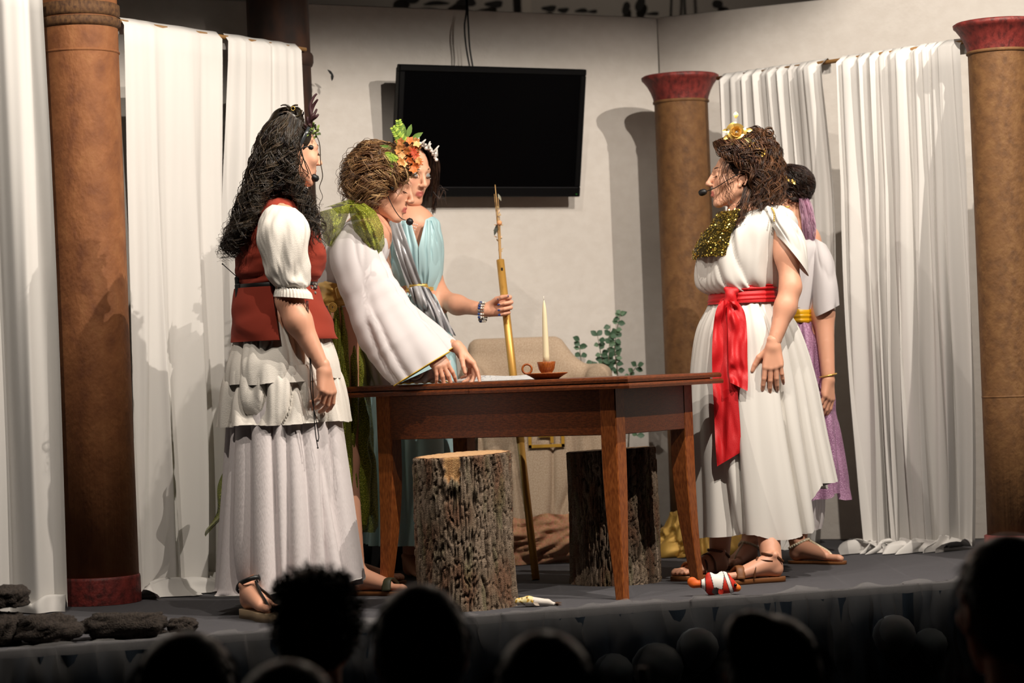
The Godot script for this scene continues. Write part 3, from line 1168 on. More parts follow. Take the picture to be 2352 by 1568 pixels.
func nails(tips: Array, o: Node3D, m: Material) -> void:
	var g := Geo.new()
	for t in tips:
		var d: Vector3 = t[1]
		var n: Vector3 = -t[2]
		n = (n - d * n.dot(d)).normalized()
		var s := d.cross(n)
		var pts := PackedVector3Array()
		for j in 4:
			for k in 5:
				var u := k / 4.0 * 2.0 - 1.0
				var w := j / 3.0
				pts.append(t[0] + d * (-0.004 + 0.011 * w) + s * u * 0.0045 * (1.0 - 0.3 * w * w) + n * (0.0067 - 0.0022 * u * u - 0.0015 * w * w))
		g.grid(pts, 5, false, Color.WHITE)
	put(g, "nails", m, o)

# foot: heel point on the floor, direction of the toes; big: which side the big toe is on (+1 is right of the direction)
func foot(g: Geo, heel: Vector3, dir: Vector3, big: int, ankle: Vector3, lift: float, col: Color, size := 1.0) -> Transform3D:
	dir.y = 0.0
	dir = dir.normalized()
	var sx := dir.cross(Vector3.UP) * big
	var x := Transform3D(Basis(sx, Vector3.UP, dir).scaled_local(Vector3.ONE * size), heel + Vector3(0, lift, 0))
	var p := [
		egg(x * Vector3(0, 0.03, 0.028), Vector3(0.029, 0.03, 0.032) * size),
		bone(x * Vector3(0, 0.03, 0.03), x * Vector3(-0.014, 0.02, 0.15), 0.028 * size, 0.019 * size),
		bone(x * Vector3(0.004, 0.045, 0.06), x * Vector3(0.022, 0.022, 0.165), 0.03 * size, 0.02 * size),
		bone(x * Vector3(0.002, 0.06, 0.045), x * Vector3(0.004, 0.03, 0.15), 0.031 * size, 0.018 * size),
		bone(x * Vector3(0, 0.06, 0.035), ankle, 0.033 * size, 0.036 * size),
		egg(x * Vector3(-0.028, 0.078, 0.036), Vector3(0.011, 0.012, 0.012) * size),
		egg(x * Vector3(0.03, 0.083, 0.038), Vector3(0.011, 0.012, 0.012) * size)]
	for k in 5:
		var tx: float = [0.027, 0.009, -0.005, -0.018, -0.03][k]
		var tz: float = [0.236, 0.234, 0.226, 0.215, 0.2][k]
		var rr: float = [0.0135, 0.0095, 0.009, 0.0088, 0.0085][k] * size
		p.append(bone(x * Vector3(tx * 0.95, 0.018, 0.165 - k * 0.006), x * Vector3(tx, 0.014, tz - 0.012), rr, rr, 0.003))
		p.append(bone(x * Vector3(tx, 0.0145, tz - 0.012), x * Vector3(tx, 0.011, tz - 0.004), rr, rr * 0.9, 0.003))
	body(g, p, 0.004, 0.014, func(_q): return col)
	return x

func sole(o: Node3D, x: Transform3D, called: String, m: Material, thick: float) -> void:
	var g := Geo.new()
	var out := [[0.0, -0.012], [0.026, 0.0], [0.034, 0.03], [0.031, 0.07], [0.03, 0.11], [0.042, 0.165], [0.045, 0.2], [0.04, 0.232], [0.026, 0.25], [0.006, 0.248], [-0.016, 0.238], [-0.034, 0.218], [-0.045, 0.19], [-0.046, 0.15], [-0.036, 0.1], [-0.033, 0.05], [-0.032, 0.02], [-0.02, -0.005]]
	var c := []
	for q in out:
		c.append(Vector3(q[0], 0, q[1]))
	c.append(c[0])
	var ring := spline(c, 54)
	var pts := PackedVector3Array()
	for y in [-thick, -thick * 0.4, -0.001, 0.0]:
		for k in 54:
			var q := ring[k]
			var e := 0.0015 if y == 0.0 or y == -thick else 0.0
			pts.append(x * (Vector3(q.x, y, q.z) * Vector3(1.0 - e * 10.0, 1, 1)))
	var big: bool = x.basis.determinant() > 0.0
	var b := g.grid(pts, 54, true, Color.WHITE, big)
	g.cap(b, 54, x * Vector3(0, -thick, 0.12), Color.WHITE, not big)
	g.cap(b + 3 * 54, 54, x * Vector3(0, 0, 0.12), Color.WHITE, big)
	put(g, called, m, o)

func strap(g: Geo, x: Transform3D, pts: Array, wide: float, col := Color.WHITE) -> void:
	# flat band through points given in the foot's frame
	var w := []
	for p in pts:
		w.append(x * (p as Vector3))
	var q := spline(w, 18)
	g.tube(q, PackedFloat32Array([wide]), 8, col, true, 0.5 if wide < 0.01 else 0.3, x.basis.z)

# ------------------------------------------------------------------ hair
# guides: arrays of points; each lock runs between two neighbouring guides
func locks(g: Geo, guides: Array, count: int, thick: float, curl: float, turns: float, loose: float, cols: Array, n := 26, part := 1.0, sides := 3) -> void:
	for k in count:
		var gi := r(0.0, guides.size() - 1.001)
		var i0 := int(gi)
		var f := gi - i0
		var a: Array = guides[i0]
		var b: Array = guides[i0 + 1]
		var m := mini(a.size(), b.size())
		var p := []
		var shift := Vector3(r(-1, 1), r(-1, 1), r(-1, 1))
		var end := r(0.72, 1.0) * part
		for j in m:
			var q: Vector3 = (a[j] as Vector3).lerp(b[j], f)
			var t := float(j) / (m - 1)
			p.append(q + shift * loose * (0.25 + 0.75 * t))
		var line := spline(p, n)
		var path := PackedVector3Array()
		var ph := r(0.0, TAU)
		var sp := turns * r(0.75, 1.25) * (1.0 if rng.randf() < 0.7 else -1.0)
		var am := curl * r(0.5, 1.25)
		var last := mini(int(n * end), n)
		for j in last + 1:
			var t := float(j) / n
			var tg := (line[mini(j + 1, n)] - line[maxi(j - 1, 0)]).normalized()
			var u := tg.cross(Vector3(0.31, 0.2, 0.93)).normalized()
			var w := tg.cross(u)
			var q := am * smoothstep(0.0, 0.35, t) * (0.6 + 0.4 * t)
			var an := ph + sp * t * TAU
			path.append(line[j] + (u * cos(an) + w * sin(an)) * q)
		var c: Color = cols[rng.randi() % cols.size()]
		c = c * r(0.75, 1.25)
		c.a = 1.0
		if thick < 0.002:
			g.tube(path, taper(last, thick * 0.9, thick * r(0.8, 1.2), thick * 0.3), 3, c, false)
			continue
		for e in 5:
			var off := Vector3(r(-1, 1), r(-1, 1), r(-1, 1)) * thick * 0.95
			var tw := r(0.6, 1.4)
			var sub := PackedVector3Array()
			for j in last + 1:
				var t := float(j) / last
				sub.append(path[j] + off * (0.5 + tw * sin(t * PI)) + off.cross(Vector3(sin(t * 7.0), cos(t * 5.0), 0.3)) * 0.5)
			var ce := c * r(0.8, 1.25)
			ce.a = 1.0
			g.tube(sub, taper(last, thick * 0.28, thick * 0.31, thick * 0.09), sides, ce, false)

func open_loft(g: Geo, rows: Array, a0: float, a1: float, n: int, sub: int, col: Color, fold: Callable) -> void:
	var cs := []
	var us := []
	var vs := []
	for w in rows:
		cs.append(w[0]); us.append(w[1]); vs.append(w[2])
	var total := (rows.size() - 1) * sub
	var c2 := spline(cs, total)
	var u2 := spline(us, total)
	var v2 := spline(vs, total)
	var pts := PackedVector3Array()
	for j in total + 1:
		var t := float(j) / total
		for k in n:
			var a := lerpf(a0, a1, float(k) / (n - 1))
			var e := u2[j] * cos(a) + v2[j] * sin(a)
			pts.append(c2[j] + e + e.normalized() * float(fold.call(a, t)))
	var turn := (us[0] as Vector3).cross(vs[0]).dot((cs[cs.size() - 1] as Vector3) - (cs[0] as Vector3)) < 0.0
	g.grid(pts, n, false, col, turn)

# like loft, but each angle stops at its own share of the length
func skirt(g: Geo, rows: Array, n: int, total: int, col: Color, fold: Callable, hem: Callable) -> PackedVector3Array:
	var cs := []
	var us := []
	var vs := []
	for w in rows:
		cs.append(w[0]); us.append(w[1]); vs.append(w[2])
	var c2 := spline(cs, total * 4)
	var u2 := spline(us, total * 4)
	var v2 := spline(vs, total * 4)
	var pts := PackedVector3Array()
	pts.resize((total + 1) * n)
	for k in n:
		var a := TAU * k / n
		var h: float = hem.call(a)
		for j in total + 1:
			var t := float(j) / total * h
			var q := clampi(roundi(t * total * 4), 0, total * 4)
			var e := u2[q] * cos(a) + v2[q] * sin(a)
			pts[j * n + k] = c2[q] + e + e.normalized() * float(fold.call(a, t))
	var turn := (us[0] as Vector3).cross(vs[0]).dot((cs[cs.size() - 1] as Vector3) - (cs[0] as Vector3)) < 0.0
	g.grid(pts, n, true, col, turn)
	return pts.slice(total * n)

# horizontal ring read off the picture: y, left, right, half depth, depth shift
func ring(z: float, y: float, xl: float, xr: float, zh: float, dz := 0.0) -> Array:
	var c := at((xl + xr) / 2.0, y, z - dz)
	return [c, Vector3((xr - xl) / 2.0 * (z - dz) / FOCAL, 0, 0), Vector3(0, 0, -zh)]

# slanted ring: centre, half axis in the picture, half depth
func slant(z: float, x: float, y: float, ux: float, uy: float, zh: float, dz := 0.0) -> Array:
	var c := at(x, y, z - dz)
	return [c, at(x + ux, y + uy, z - dz) - c, Vector3(0, 0, -zh)]

func bead_string(g: Geo, path: PackedVector3Array, size: float, col: Color, gap := 1.9) -> void:
	var run := 0.0
	for j in path.size() - 1:
		run += path[j].distance_to(path[j + 1])
		if run > size * gap:
			run = 0.0
			ball(g, path[j], size, col)

func ball(g: Geo, c: Vector3, q: float, col: Color) -> void:
	g.lathe(Transform3D(Basis.IDENTITY, c), [[q * 0.02, -q], [q * 0.7, -q * 0.7], [q, 0.0], [q * 0.7, q * 0.7], [q * 0.02, q]], 8, col)

func headset(o: Node3D, x: Transform3D, side: int, reach: float) -> void:
	# boom microphone hooked on the ear
	var g := Geo.new()
	var p := [x * Vector3(side * 0.084, 0.02, -0.024), x * Vector3(side * 0.086, 0.014, 0.0), x * Vector3(side * 0.08, -0.012, 0.04), x * Vector3(side * 0.062, -0.045, 0.085), x * Vector3(side * 0.04, -0.06, reach)]
	var q := spline(p, 20)
	g.tube(q, PackedFloat32Array([0.0017]), 6, Color.WHITE)
	var t := (q[20] - q[18]).normalized()
	g.tube(PackedVector3Array([q[20] - t * 0.004, q[20], q[20] + t * 0.008, q[20] + t * 0.02, q[20] + t * 0.027, q[20] + t * 0.03]), PackedFloat32Array([0.004, 0.0095, 0.0125, 0.0125, 0.009, 0.002]), 14, Color.WHITE)
	put(g, "microphone", M.black_plastic, o)

# strands combed over the scalp from the hairline to a gathering point (head frame)
func combed(g: Geo, x: Transform3D, to: Vector3, count: int, thick: float, cols: Array, low := -0.2, wave := 0.003) -> void:
	var c := Vector3(0, 0.045, -0.03)
	var rad := Vector3(0.083, 0.086, 0.097)
	for k in count:
		var d := Vector3(r(-1, 1), r(low, 1), r(-1, 1)).normalized()
		var p := []
		var e := ((to - c) / rad).normalized()
		var ph := r(0, TAU)
		for j in 6:
			var t := j / 5.0
			var m := d.slerp(e, t) if d.dot(e) > -0.98 else d
			var lift := 1.0 + 0.02 * sin(t * 9.0 + ph) + r(0.0, 0.03)
			p.append(x * (c + m * rad * lift + Vector3(sin(ph + t * 8.0), cos(ph + t * 7.0), 0) * wave))
		var col: Color = cols[rng.randi() % cols.size()] * r(0.75, 1.25)
		col.a = 1.0
		g.tube(spline(p, 14), taper(14, thick * 0.4, thick, thick * 0.6), 3, col, false)
const SKIN := "dba184"

func people() -> void:
	vest_woman()
	leaning_woman()
	blue_woman()
	toga_woman()
	pink_woman()

func costume_materials() -> void:
	var linen := mat("red_linen", "a53b25", 0.9)
	skin_on(linen, noise_tex(0.12, 4, ramp(["c9b8b0", "ffffff"], [0.25, 0.75]), false, 61), Vector3.ONE * 9.0, noise_tex(0.25, 3, null, true, 62, 4.0), 0.4)
	var crinkle := mat("white_crinkle", "dcd6cd", 0.9)
	skin_on(crinkle, null, Vector3(26, 5, 26), noise_tex(0.06, 3, null, true, 63, 6.0), 0.5)
	var chiffon := mat("white_chiffon", "d8d0d0", 0.8)
	skin_on(chiffon, null, Vector3(14, 1.5, 14), noise_tex(0.04, 2, null, true, 64, 4.0), 0.25)
	mat("white_cotton", "d9d5cf", 0.85)
	mat("white_jersey", "cfcacb", 0.8)
	var org := mat("green_organza", "7d8a1c", 0.32, 0.4)
	skin_on(org, noise_tex(0.05, 5, ramp(["46530f", "84901f", "d8cf5a"], [0.25, 0.55, 0.85]), false, 65), Vector3.ONE * 6.0, noise_tex(0.06, 4, null, true, 66, 10.0), 0.9)
	org.albedo_color = Color(1, 1, 1, 0.86)
	org.transparency = BaseMaterial3D.TRANSPARENCY_ALPHA
	var gold := mat("gold_foil", "c29a4c", 0.36, 0.45)
	skin_on(gold, null, Vector3.ONE * 10.0, noise_tex(0.08, 3, null, true, 67, 8.0), 0.5)
	mat("sequin", "d8bc58", 0.22, 0.85)
	mat("gold", "e6c068", 0.28, 0.65)
	var seq := mat("gold_sequins", "ffffff", 0.3, 0.5)
	skin_on(seq, noise_tex(0.5, 2, ramp(["1c1606", "4a3e14", "8a7830"], [0.35, 0.55, 0.75]), false, 68), Vector3.ONE * 12.0, noise_tex(0.5, 2, null, true, 69, 14.0), 1.0)
	var satin := mat("silver_satin", "c2c2c6", 0.34, 0.2)
	skin_on(satin, null, Vector3.ONE * 6.0, noise_tex(0.04, 3, null, true, 70, 5.0), 0.3)
	mat("blue_cloth", "aed0d5", 0.5, 0.08)
	var redsash := mat("red_sash", "c5121a", 0.55)
	skin_on(redsash, null, Vector3(6, 12, 6), noise_tex(0.05, 3, null, true, 71, 5.0), 0.35)
	mat("black_leather", "0f0e0e", 0.45)
	mat("tan_leather", "7b4a22", 0.55)
	mat("brown_leather", "5a3216", 0.55)
	mat("cork", "b39a7a", 0.8)
	mat("pearl", "f0ece6", 0.2)
	mat("yellow_trim", "c9a93a", 0.6)
	mat("yellow_satin", "d9a310", 0.4)
	var po := mat("pink_organza", "ffffff", 0.4, 0.1)
	skin_on(po, noise_tex(0.04, 4, ramp(["98688c", "bd8db2", "dcb6d2"], [0.2, 0.55, 0.9]), false, 75), Vector3.ONE * 6.0, noise_tex(0.06, 4, null, true, 76, 8.0), 0.7)
	po.albedo_color = Color(1, 1, 1, 0.85)
	po.transparency = BaseMaterial3D.TRANSPARENCY_ALPHA

func vest_woman() -> void:
	var z := 8.4
	var o := thing("person", at(600, 1405, 8.2) * Vector3(1, 0, 1), "person with long dark curly hair wearing a red vest over white ruffles", "person")
	var skin := lin(SKIN)
	var hf := head_frame(at(674, 353, z), 121, -4)
	var g := Geo.new()
	g.add(head_shape(), hf)
	var q := func(x, y, dz): return at(x, y, z - dz)
	var prims := [
		bone(hf * Vector3(0, -0.1, -0.03), q.call(648, 470, 0), 0.046, 0.052),
		bone(q.call(646, 492, -0.11), q.call(646, 492, 0.11), 0.045, 0.045), bone(q.call(645, 490, 0), q.call(640, 600, 0), 0.1, 0.1),
		bone(q.call(640, 600, 0), q.call(640, 730, 0), 0.1, 0.12),
		# near arm
		bone(q.call(650, 500, 0.15), q.call(664, 690, 0.19), 0.045, 0.042), bone(q.call(664, 690, 0.19), q.call(684, 735, 0.2), 0.043, 0.0445), bone(q.call(684, 735, 0.2), q.call(742, 845, 0.21), 0.044, 0.0242),
		# far arm
		bone(q.call(650, 500, -0.15), q.call(664, 690, -0.19), 0.045, 0.042), bone(q.call(664, 690, -0.19), q.call(735, 800, -0.16), 0.042, 0.026), bone(q.call(735, 800, -0.16), q.call(752, 850, -0.15), 0.026, 0.02),
		# legs
		bone(q.call(640, 740, 0.07), q.call(600, 1080, 0.1), 0.08, 0.055), bone(q.call(600, 1080, 0.1), at(588, 1345, 8.22), 0.052, 0.036),
		bone(q.call(645, 740, -0.07), q.call(690, 1080, -0.12), 0.08, 0.055), bone(q.call(690, 1080, -0.12), q.call(690, 1300, -0.16), 0.052, 0.034), bone(q.call(690, 1300, -0.16), q.call(730, 1365, -0.16), 0.03, 0.026)]
	body(g, prims, 0.0115, 0.03, func(_p): return skin)
	var tips: Array = hand(g, q.call(743, 845, 0.21), Vector3(0.12, -1, 0.05), Vector3(-0.75, 0, -0.66), -1, [[22, 28, 18], [28, 32, 20], [32, 34, 22], [36, 36, 24]], [Vector3(0.5, 0.8, 0.35), Vector3(0.15, 0.95, 0.4), Vector3(-0.1, 0.95, 0.4)], 4, skin, 0.97)
	var heel := at(566, 1412, 8.17)
	heel.y = 0.0
	var fx := foot(g, heel, Vector3(0.5, 0, 0.86), 1, at(588, 1340, 8.2), 0.03, skin, 1.0)
	put(g, "body", M.skin, o)
	face_parts(o, hf, lin("20160f"))
	# clothes
	g = Geo.new()
	var v := [ring(z, 690, 545, 733, 0.15), ring(z, 663, 548, 722, 0.135), ring(z, 640, 543, 735, 0.15), ring(z, 605, 541, 748, 0.165), ring(z, 570, 549, 743, 0.172), ring(z, 520, 571, 727, 0.185), ring(z, 482, 592, 708, 0.17), ring(z, 458, 612, 684, 0.1)]
	loft(g, v, 96, 6, Color.WHITE, func(a, t): return 0.004 * ridged(a, t, 9, 9.0, 2.0) + 0.003 * ridged(a, t, 4, 16.0, 8.0) * (1.0 - t))
	var vest := put(g, "vest", M.red_linen, o)
	g = Geo.new()
	var hem := [ring(z, 660, 546, 724, 0.14), ring(z, 700, 541, 738, 0.155), ring(z, 745, 538, 756, 0.17), ring(z, 782, 539, 768, 0.178)]
	for s in [[1.75, 4.72], [-0.98, 1.3]]:
		open_loft(g, hem, s[0], s[1], 60, 8, Color.WHITE, func(a, t): return 0.012 + 0.008 * t * ridged(a, t, 7, 2.0, 4.0))
	put(g, "peplum", M.red_linen, o)
	g = Geo.new()
	loft(g, [ring(z, 668, 544, 726, 0.143), ring(z, 663, 543, 728, 0.145), ring(z, 656, 543, 727, 0.145), ring(z, 651, 544, 726, 0.143)], 64, 2, Color.WHITE, func(_a, _t): return 0.004)
	put(g, "belt", M.black_leather, o)
	g = Geo.new()
	for k in 30:
		ball(g, q.call(718 + r(-8, 8), 662 + r(-11, 11), 0.06 + r(-0.01, 0.02)), 0.006, lin(["8a8078", "4a4040", "c8c0b8", "5a4850"][k % 4]))
	put(g, "buckle", M.glossy_painted, o)
	g = Geo.new()
	# collar edge
	loft(g, [ring(z, 458, 616, 684, 0.075), ring(z, 448, 628, 680, 0.06), ring(z, 440, 634, 678, 0.052)], 40, 3, Color.WHITE, func(a, t): return 0.002 * ridged(a, t, 8, 2.0, 1.0))
	put(g, "blouse_collar", M.white_crinkle, o)
	# puffed sleeve, gathered at shoulder and cuff
	for s in [1, -1]:
		var dz: float = 0.175 * s
		g = Geo.new()
		var sl := [slant(z, 652, 474, 26, 4, 0.03, dz - 0.02 * s), slant(z, 651, 490, 46, 6, 0.05, dz), slant(z, 650, 522, 60, 8, 0.066, dz + 0.015 * s), slant(z, 652, 565, 59, 10, 0.07, dz + 0.02 * s), slant(z, 658, 610, 53, 8, 0.065, dz + 0.02 * s), slant(z, 662, 640, 46, 6, 0.058, dz + 0.02 * s), slant(z, 668, 656, 38, 3, 0.05, dz + 0.02 * s), slant(z, 670, 662, 35, 2, 0.046, dz + 0.02 * s), slant(z, 673, 672, 41, 2, 0.055, dz + 0.02 * s), slant(z, 674, 684, 44, 3, 0.06, dz + 0.02 * s)]
		loft(g, sl, 110, 7, Color.WHITE, func(a, t): return 0.0075 * ridged(a + t * 0.9, t, 8, 3.5, 12.0 + s) * sin(PI * clampf(t * 1.15, 0.0, 1.0)) + (0.0028 * sin(a * 34.0) if t > 0.76 else 0.0016 * ridged(a, t, 26, 6.0, 3.0)))
		put(g, "sleeve", M.white_crinkle, o)
	# tiers of the overskirt
	g = Geo.new()
	var t1 := [ring(z, 668, 552, 720, 0.13), ring(z, 720, 552, 730, 0.142), ring(z, 780, 541, 757, 0.16), ring(z, 835, 524, 774, 0.186), ring(z, 884, 520, 780, 0.198)]
	var e1 := skirt(g, t1, 220, 40, Color.WHITE, func(a, t): return 0.014 * t * pleat(a, t, 13, 0.8, 6.0) + 0.004 * ridged(a, t, 34, 1.2, 7.0) * t, func(a): return 0.95 - 0.03 * cos(a) + 0.014 * ridged(a, 0.0, 7, 1.0, 9.0))
	put(g, "upper_tier", M.white_crinkle, o)
	g = Geo.new()
	var t2 := [ring(z, 840, 528, 770, 0.18), ring(z, 870, 519, 780, 0.194), ring(z, 920, 514, 788, 0.206), ring(z, 978, 511, 795, 0.218)]
	skirt(g, t2, 240, 30, Color.WHITE, func(a, t): return (0.008 + 0.015 * t) * pleat(a, t, 15, 0.7, 16.0) + 0.003 * ridged(a, t, 40, 1.0, 17.0), func(a): return 0.95 + 0.014 * ridged(a, 0.0, 7, 1.0, 19.0))
	put(g, "lower_tier", M.white_crinkle, o)
	g = Geo.new()
	var us := [ring(z, 900, 528, 776, 0.18), ring(z, 980, 524, 782, 0.2), ring(z, 1100, 520, 797, 0.23), ring(z, 1220, 515, 812, 0.255), ring(z, 1300, 513, 822, 0.27), ring(z, 1352, 511, 829, 0.28)]
	var e2 := skirt(g, us, 300, 70, Color.WHITE, func(a, t): return (0.008 + 0.026 * t) * pleat(a, t, 13, 0.35, 26.0) + 0.012 * smoothstep(0.93, 1.0, t) * ridged(a, t, 30, 2.0, 28.0), func(a): return 0.955 + 0.045 * ridged(a, 0.0, 8, 1.0, 29.0) - 0.02 * cos(a))
	var under := put(g, "underskirt", M.white_chiffon, o)
	g = Geo.new()
	e2.append(e2[0])
	g.tube(e2, PackedFloat32Array([0.0016]), 5, Color.WHITE, false)
	put(g, "rolled_hem", M.white_cotton, under)
	# hair
	g = Geo.new()
	var cap := hf * Transform3D(Basis.IDENTITY, Vector3(0, 0.045, -0.03))
	var dark := lin("1d1712")
	body(g, [egg(cap.origin, Vector3(0.081, 0.084, 0.094), Basis(Vector3.UP, deg_to_rad(121))), egg(q.call(660, 268, 0), Vector3(0.055, 0.035, 0.055)),
		bone(q.call(650, 320, 0), q.call(632, 400, 0.02), 0.07, 0.062), bone(q.call(632, 400, 0.02), q.call(602, 490, 0.04), 0.062, 0.056), bone(q.call(602, 490, 0.04), q.call(572, 545, 0.05), 0.05, 0.02),
		bone(q.call(655, 390, 0.06), q.call(690, 455, 0.1), 0.03, 0.022), bone(q.call(690, 455, 0.1), q.call(724, 525, 0.13), 0.02, 0.01)], 0.008, 0.03, func(_p): return dark)
	var tones := [lin("241c15"), lin("2e251c"), lin("3d3226"), lin("1a140f"), lin("4a3d2f")]
	var gd := [
		[q.call(672, 270, -0.06), q.call(640, 300, -0.09), q.call(600, 400, -0.09), q.call(575, 480, -0.06), q.call(545, 560, -0.04), q.call(535, 575, -0.03)],
		[q.call(655, 262, -0.02), q.call(610, 310, -0.03), q.call(582, 400, -0.01), q.call(555, 490, 0.01), q.call(528, 560, 0.03), q.call(520, 590, 0.04)],
		[q.call(652, 262, 0.02), q.call(612, 310, 0.06), q.call(590, 400, 0.08), q.call(562, 480, 0.1), q.call(536, 550, 0.11), q.call(524, 588, 0.12)],
		[q.call(660, 264, 0.05), q.call(630, 310, 0.09), q.call(610, 390, 0.11), q.call(588, 450, 0.13), q.call(562, 520, 0.15), q.call(545, 560, 0.15)],
		[q.call(668, 266, 0.06), q.call(648, 312, 0.1), q.call(630, 370, 0.115), q.call(612, 420, 0.12), q.call(594, 455, 0.13), q.call(582, 490, 0.15)]]
	var gn := [
		[q.call(668, 266, 0.06), q.call(652, 315, 0.1), q.call(636, 365, 0.11), q.call(632, 405, 0.11), q.call(640, 432, 0.1), q.call(650, 450, 0.09)],
		[q.call(676, 270, 0.06), q.call(664, 325, 0.1), q.call(652, 375, 0.11), q.call(652, 410, 0.11), q.call(664, 438, 0.1), q.call(680, 462, 0.1)]]
	var gf := [
		[q.call(684, 275, 0.06), q.call(672, 330, 0.1), q.call(662, 390, 0.11), q.call(682, 445, 0.12), q.call(714, 500, 0.15), q.call(734, 552, 0.16)],
		[q.call(690, 280, 0.06), q.call(678, 335, 0.1), q.call(672, 390, 0.11), q.call(698, 440, 0.11), q.call(732, 505, 0.13), q.call(752, 572, 0.15)]]
	combed(g, hf, Vector3(0, 0.04, -0.13), 600, 0.0015, tones)
	locks(g, gd, 200, 0.0054, 0.02, 5.4, 0.022, tones, 40)
	locks(g, gd, 280, 0.0011, 0.024, 6.0, 0.036, tones, 40, 1.0, 3)
	locks(g, gn, 50, 0.0052, 0.016, 5.0, 0.012, tones, 44)
	locks(g, gf, 60, 0.0048, 0.018, 6.0, 0.016, tones, 46)
	locks(g, gf, 60, 0.0011, 0.022, 7.0, 0.026, tones, 50, 1.0, 3)
	# twisted crown
	for k in 26:
		var a := r(0, TAU)
		var c0: Vector3 = q.call(664 + r(-22, 22), 262 + r(-10, 16), r(-0.05, 0.06))
		var loopp := PackedVector3Array()
		for j in 12:
			var an := a + j * 0.45
			loopp.append(c0 + Vector3(cos(an) * 0.02, sin(an) * 0.016, cos(an * 0.7) * 0.015))
		g.tube(loopp, taper(11, 0.003, 0.0055, 0.002), 5, tones[k % 5], false)
	# side wisps by the face
	for w in [[[700, 296, 0.03], [722, 306, 0], [734, 330, 0], [736, 370, 0], [741, 405, 0], [734, 430, 0], [741, 452, 0], [733, 470, 0], [738, 484, 0]], [[690, 330, 0.09], [694, 352, 0.1], [702, 380, 0.1], [708, 398, 0.09], [700, 410, 0.09], [712, 416, 0.08]], [[692, 340, 0.09], [688, 365, 0.1], [694, 385, 0.1], [704, 394, 0.09], [712, 400, 0.08]], [[690, 345, 0.09], [696, 365, 0.1], [690, 390, 0.1], [697, 412, 0.09]]]:
		var p := []
		for e in w: p.append(q.call(e[0], e[1], e[2]))
		g.tube(spline(p, 40), taper(40, 0.002, 0.0017, 0.0006), 4, tones[1], false)
	put(g, "hair", M.dark_hair, o)
	# crown of twigs and leaves
	g = Geo.new()
	var band := []
	for k in 15:
		var a := -1.5 + 3.0 * k / 14.0
		band.append(hf * Vector3(sin(a) * 0.083, 0.105 - 0.02 * cos(a) + (0.02 if absf(a) < 0.5 else -0.02 * absf(a)), 0.02 + cos(a) * 0.055))
	g.tube(spline(band, 40), PackedFloat32Array([0.0035]), 6, lin("2a2420"))
	for k in 46:
		var bp: Vector3 = (band[rng.randi() % 15] as Vector3) + Vector3(r(-0.012, 0.012), r(-0.014, 0.014), r(-0.01, 0.02))
		g.leaf(bp, Vector3(r(-1, 1), r(-0.6, 1), r(0.0, 1)), Vector3(r(-0.5, 0.5), r(0, 1), 1), r(0.012, 0.022), r(0.007, 0.012), lin(["58692e", "7c8f45", "8fa157", "3b4a26"][k % 4]))
	put(g, "leaf_circlet", M.painted, o)
	g = Geo.new()
	var wine := lin("3a1a20")
	for w in [[[712, 300, 0], [715, 270, 0.01], [712, 245, 0.01], [720, 224, 0.01], [728, 215, 0.01]], [[714, 262, 0.01], [719, 244, 0.01], [730, 228, 0.02]], [[712, 290, 0.02], [716, 270, 0.03], [722, 262, 0.03], [728, 250, 0.03]], [[716, 276, 0.03], [726, 268, 0.04], [732, 262, 0.04]], [[709, 286, 0.02], [706, 268, 0.02]]]:
		var p := []
		for e in w: p.append(q.call(e[0], e[1], e[2]))
		g.tube(spline(p, 14), taper(14, 0.0055, 0.0062, 0.003), 6, wine)
	for k in 14:
		ball(g, q.call(704 + r(-8, 8), 296 + r(-9, 9), 0.04 + r(-0.02, 0.02)), r(0.004, 0.007), wine * 0.8)
	put(g, "dried_twigs", M.painted, o)
	g = Geo.new()
	g.tube(PackedVector3Array([q.call(684, 344, 0.085), q.call(692, 330, 0.087), q.call(702, 308, 0.083), q.call(710, 292, 0.07)]), PackedFloat32Array([0.006]), 8, lin("34363a"), true, 0.35, Vector3(1, 0.3, 0))
	put(g, "hair_clip", M.glossy_painted, o)
	g = Geo.new()
	var rg := PackedVector3Array()
	for k in 17:
		rg.append(q.call(673 + 4.5 * cos(TAU * k / 16), 249 + 4.5 * sin(TAU * k / 16), 0.05))
	g.tube(rg, PackedFloat32Array([0.0012]), 6, Color.WHITE, false)
	put(g, "hair_ring", M.gold, o)
	# radio microphone: boom, pack on the back of the belt, aerial
	g = Geo.new()
	g.tube(spline([q.call(688, 345, 0.1), q.call(700, 337, 0.1), q.call(714, 338, 0.085)], 10), PackedFloat32Array([0.0024]), 6, Color.WHITE)
	g.tube(PackedVector3Array([q.call(708, 338, 0.09), q.call(711, 338, 0.09), q.call(717, 339, 0.088), q.call(720, 339, 0.088)]), PackedFloat32Array([0.003, 0.0085, 0.0085, 0.004]), 12, Color.WHITE)
	g.tube(spline([q.call(690, 352, 0.08), q.call(706, 380, 0.06), q.call(716, 404, 0.02)], 10), PackedFloat32Array([0.0014]), 6, Color.WHITE)
	g.tube(PackedVector3Array([q.call(715, 401, 0.0), q.call(718, 405, 0.0), q.call(727, 411, -0.01), q.call(731, 414, -0.01)]), PackedFloat32Array([0.005, 0.0115, 0.0125, 0.006]), 14, Color.WHITE)
	put(g, "microphone", M.black_plastic, o)
	g = Geo.new()
	var pk := Transform3D(Basis(Vector3.BACK, 0.03), q.call(550, 690, 0.05))
	g.box(pk, Vector3(0.02, 0.115, 0.062), 0.004)
	g.box(pk * Transform3D(Basis.IDENTITY, Vector3(-0.002, 0.068, 0.0)), Vector3(0.016, 0.03, 0.04), 0.004)
	var pack := put(g, "transmitter_pack", M.black_plastic, o, true)
	g = Geo.new()
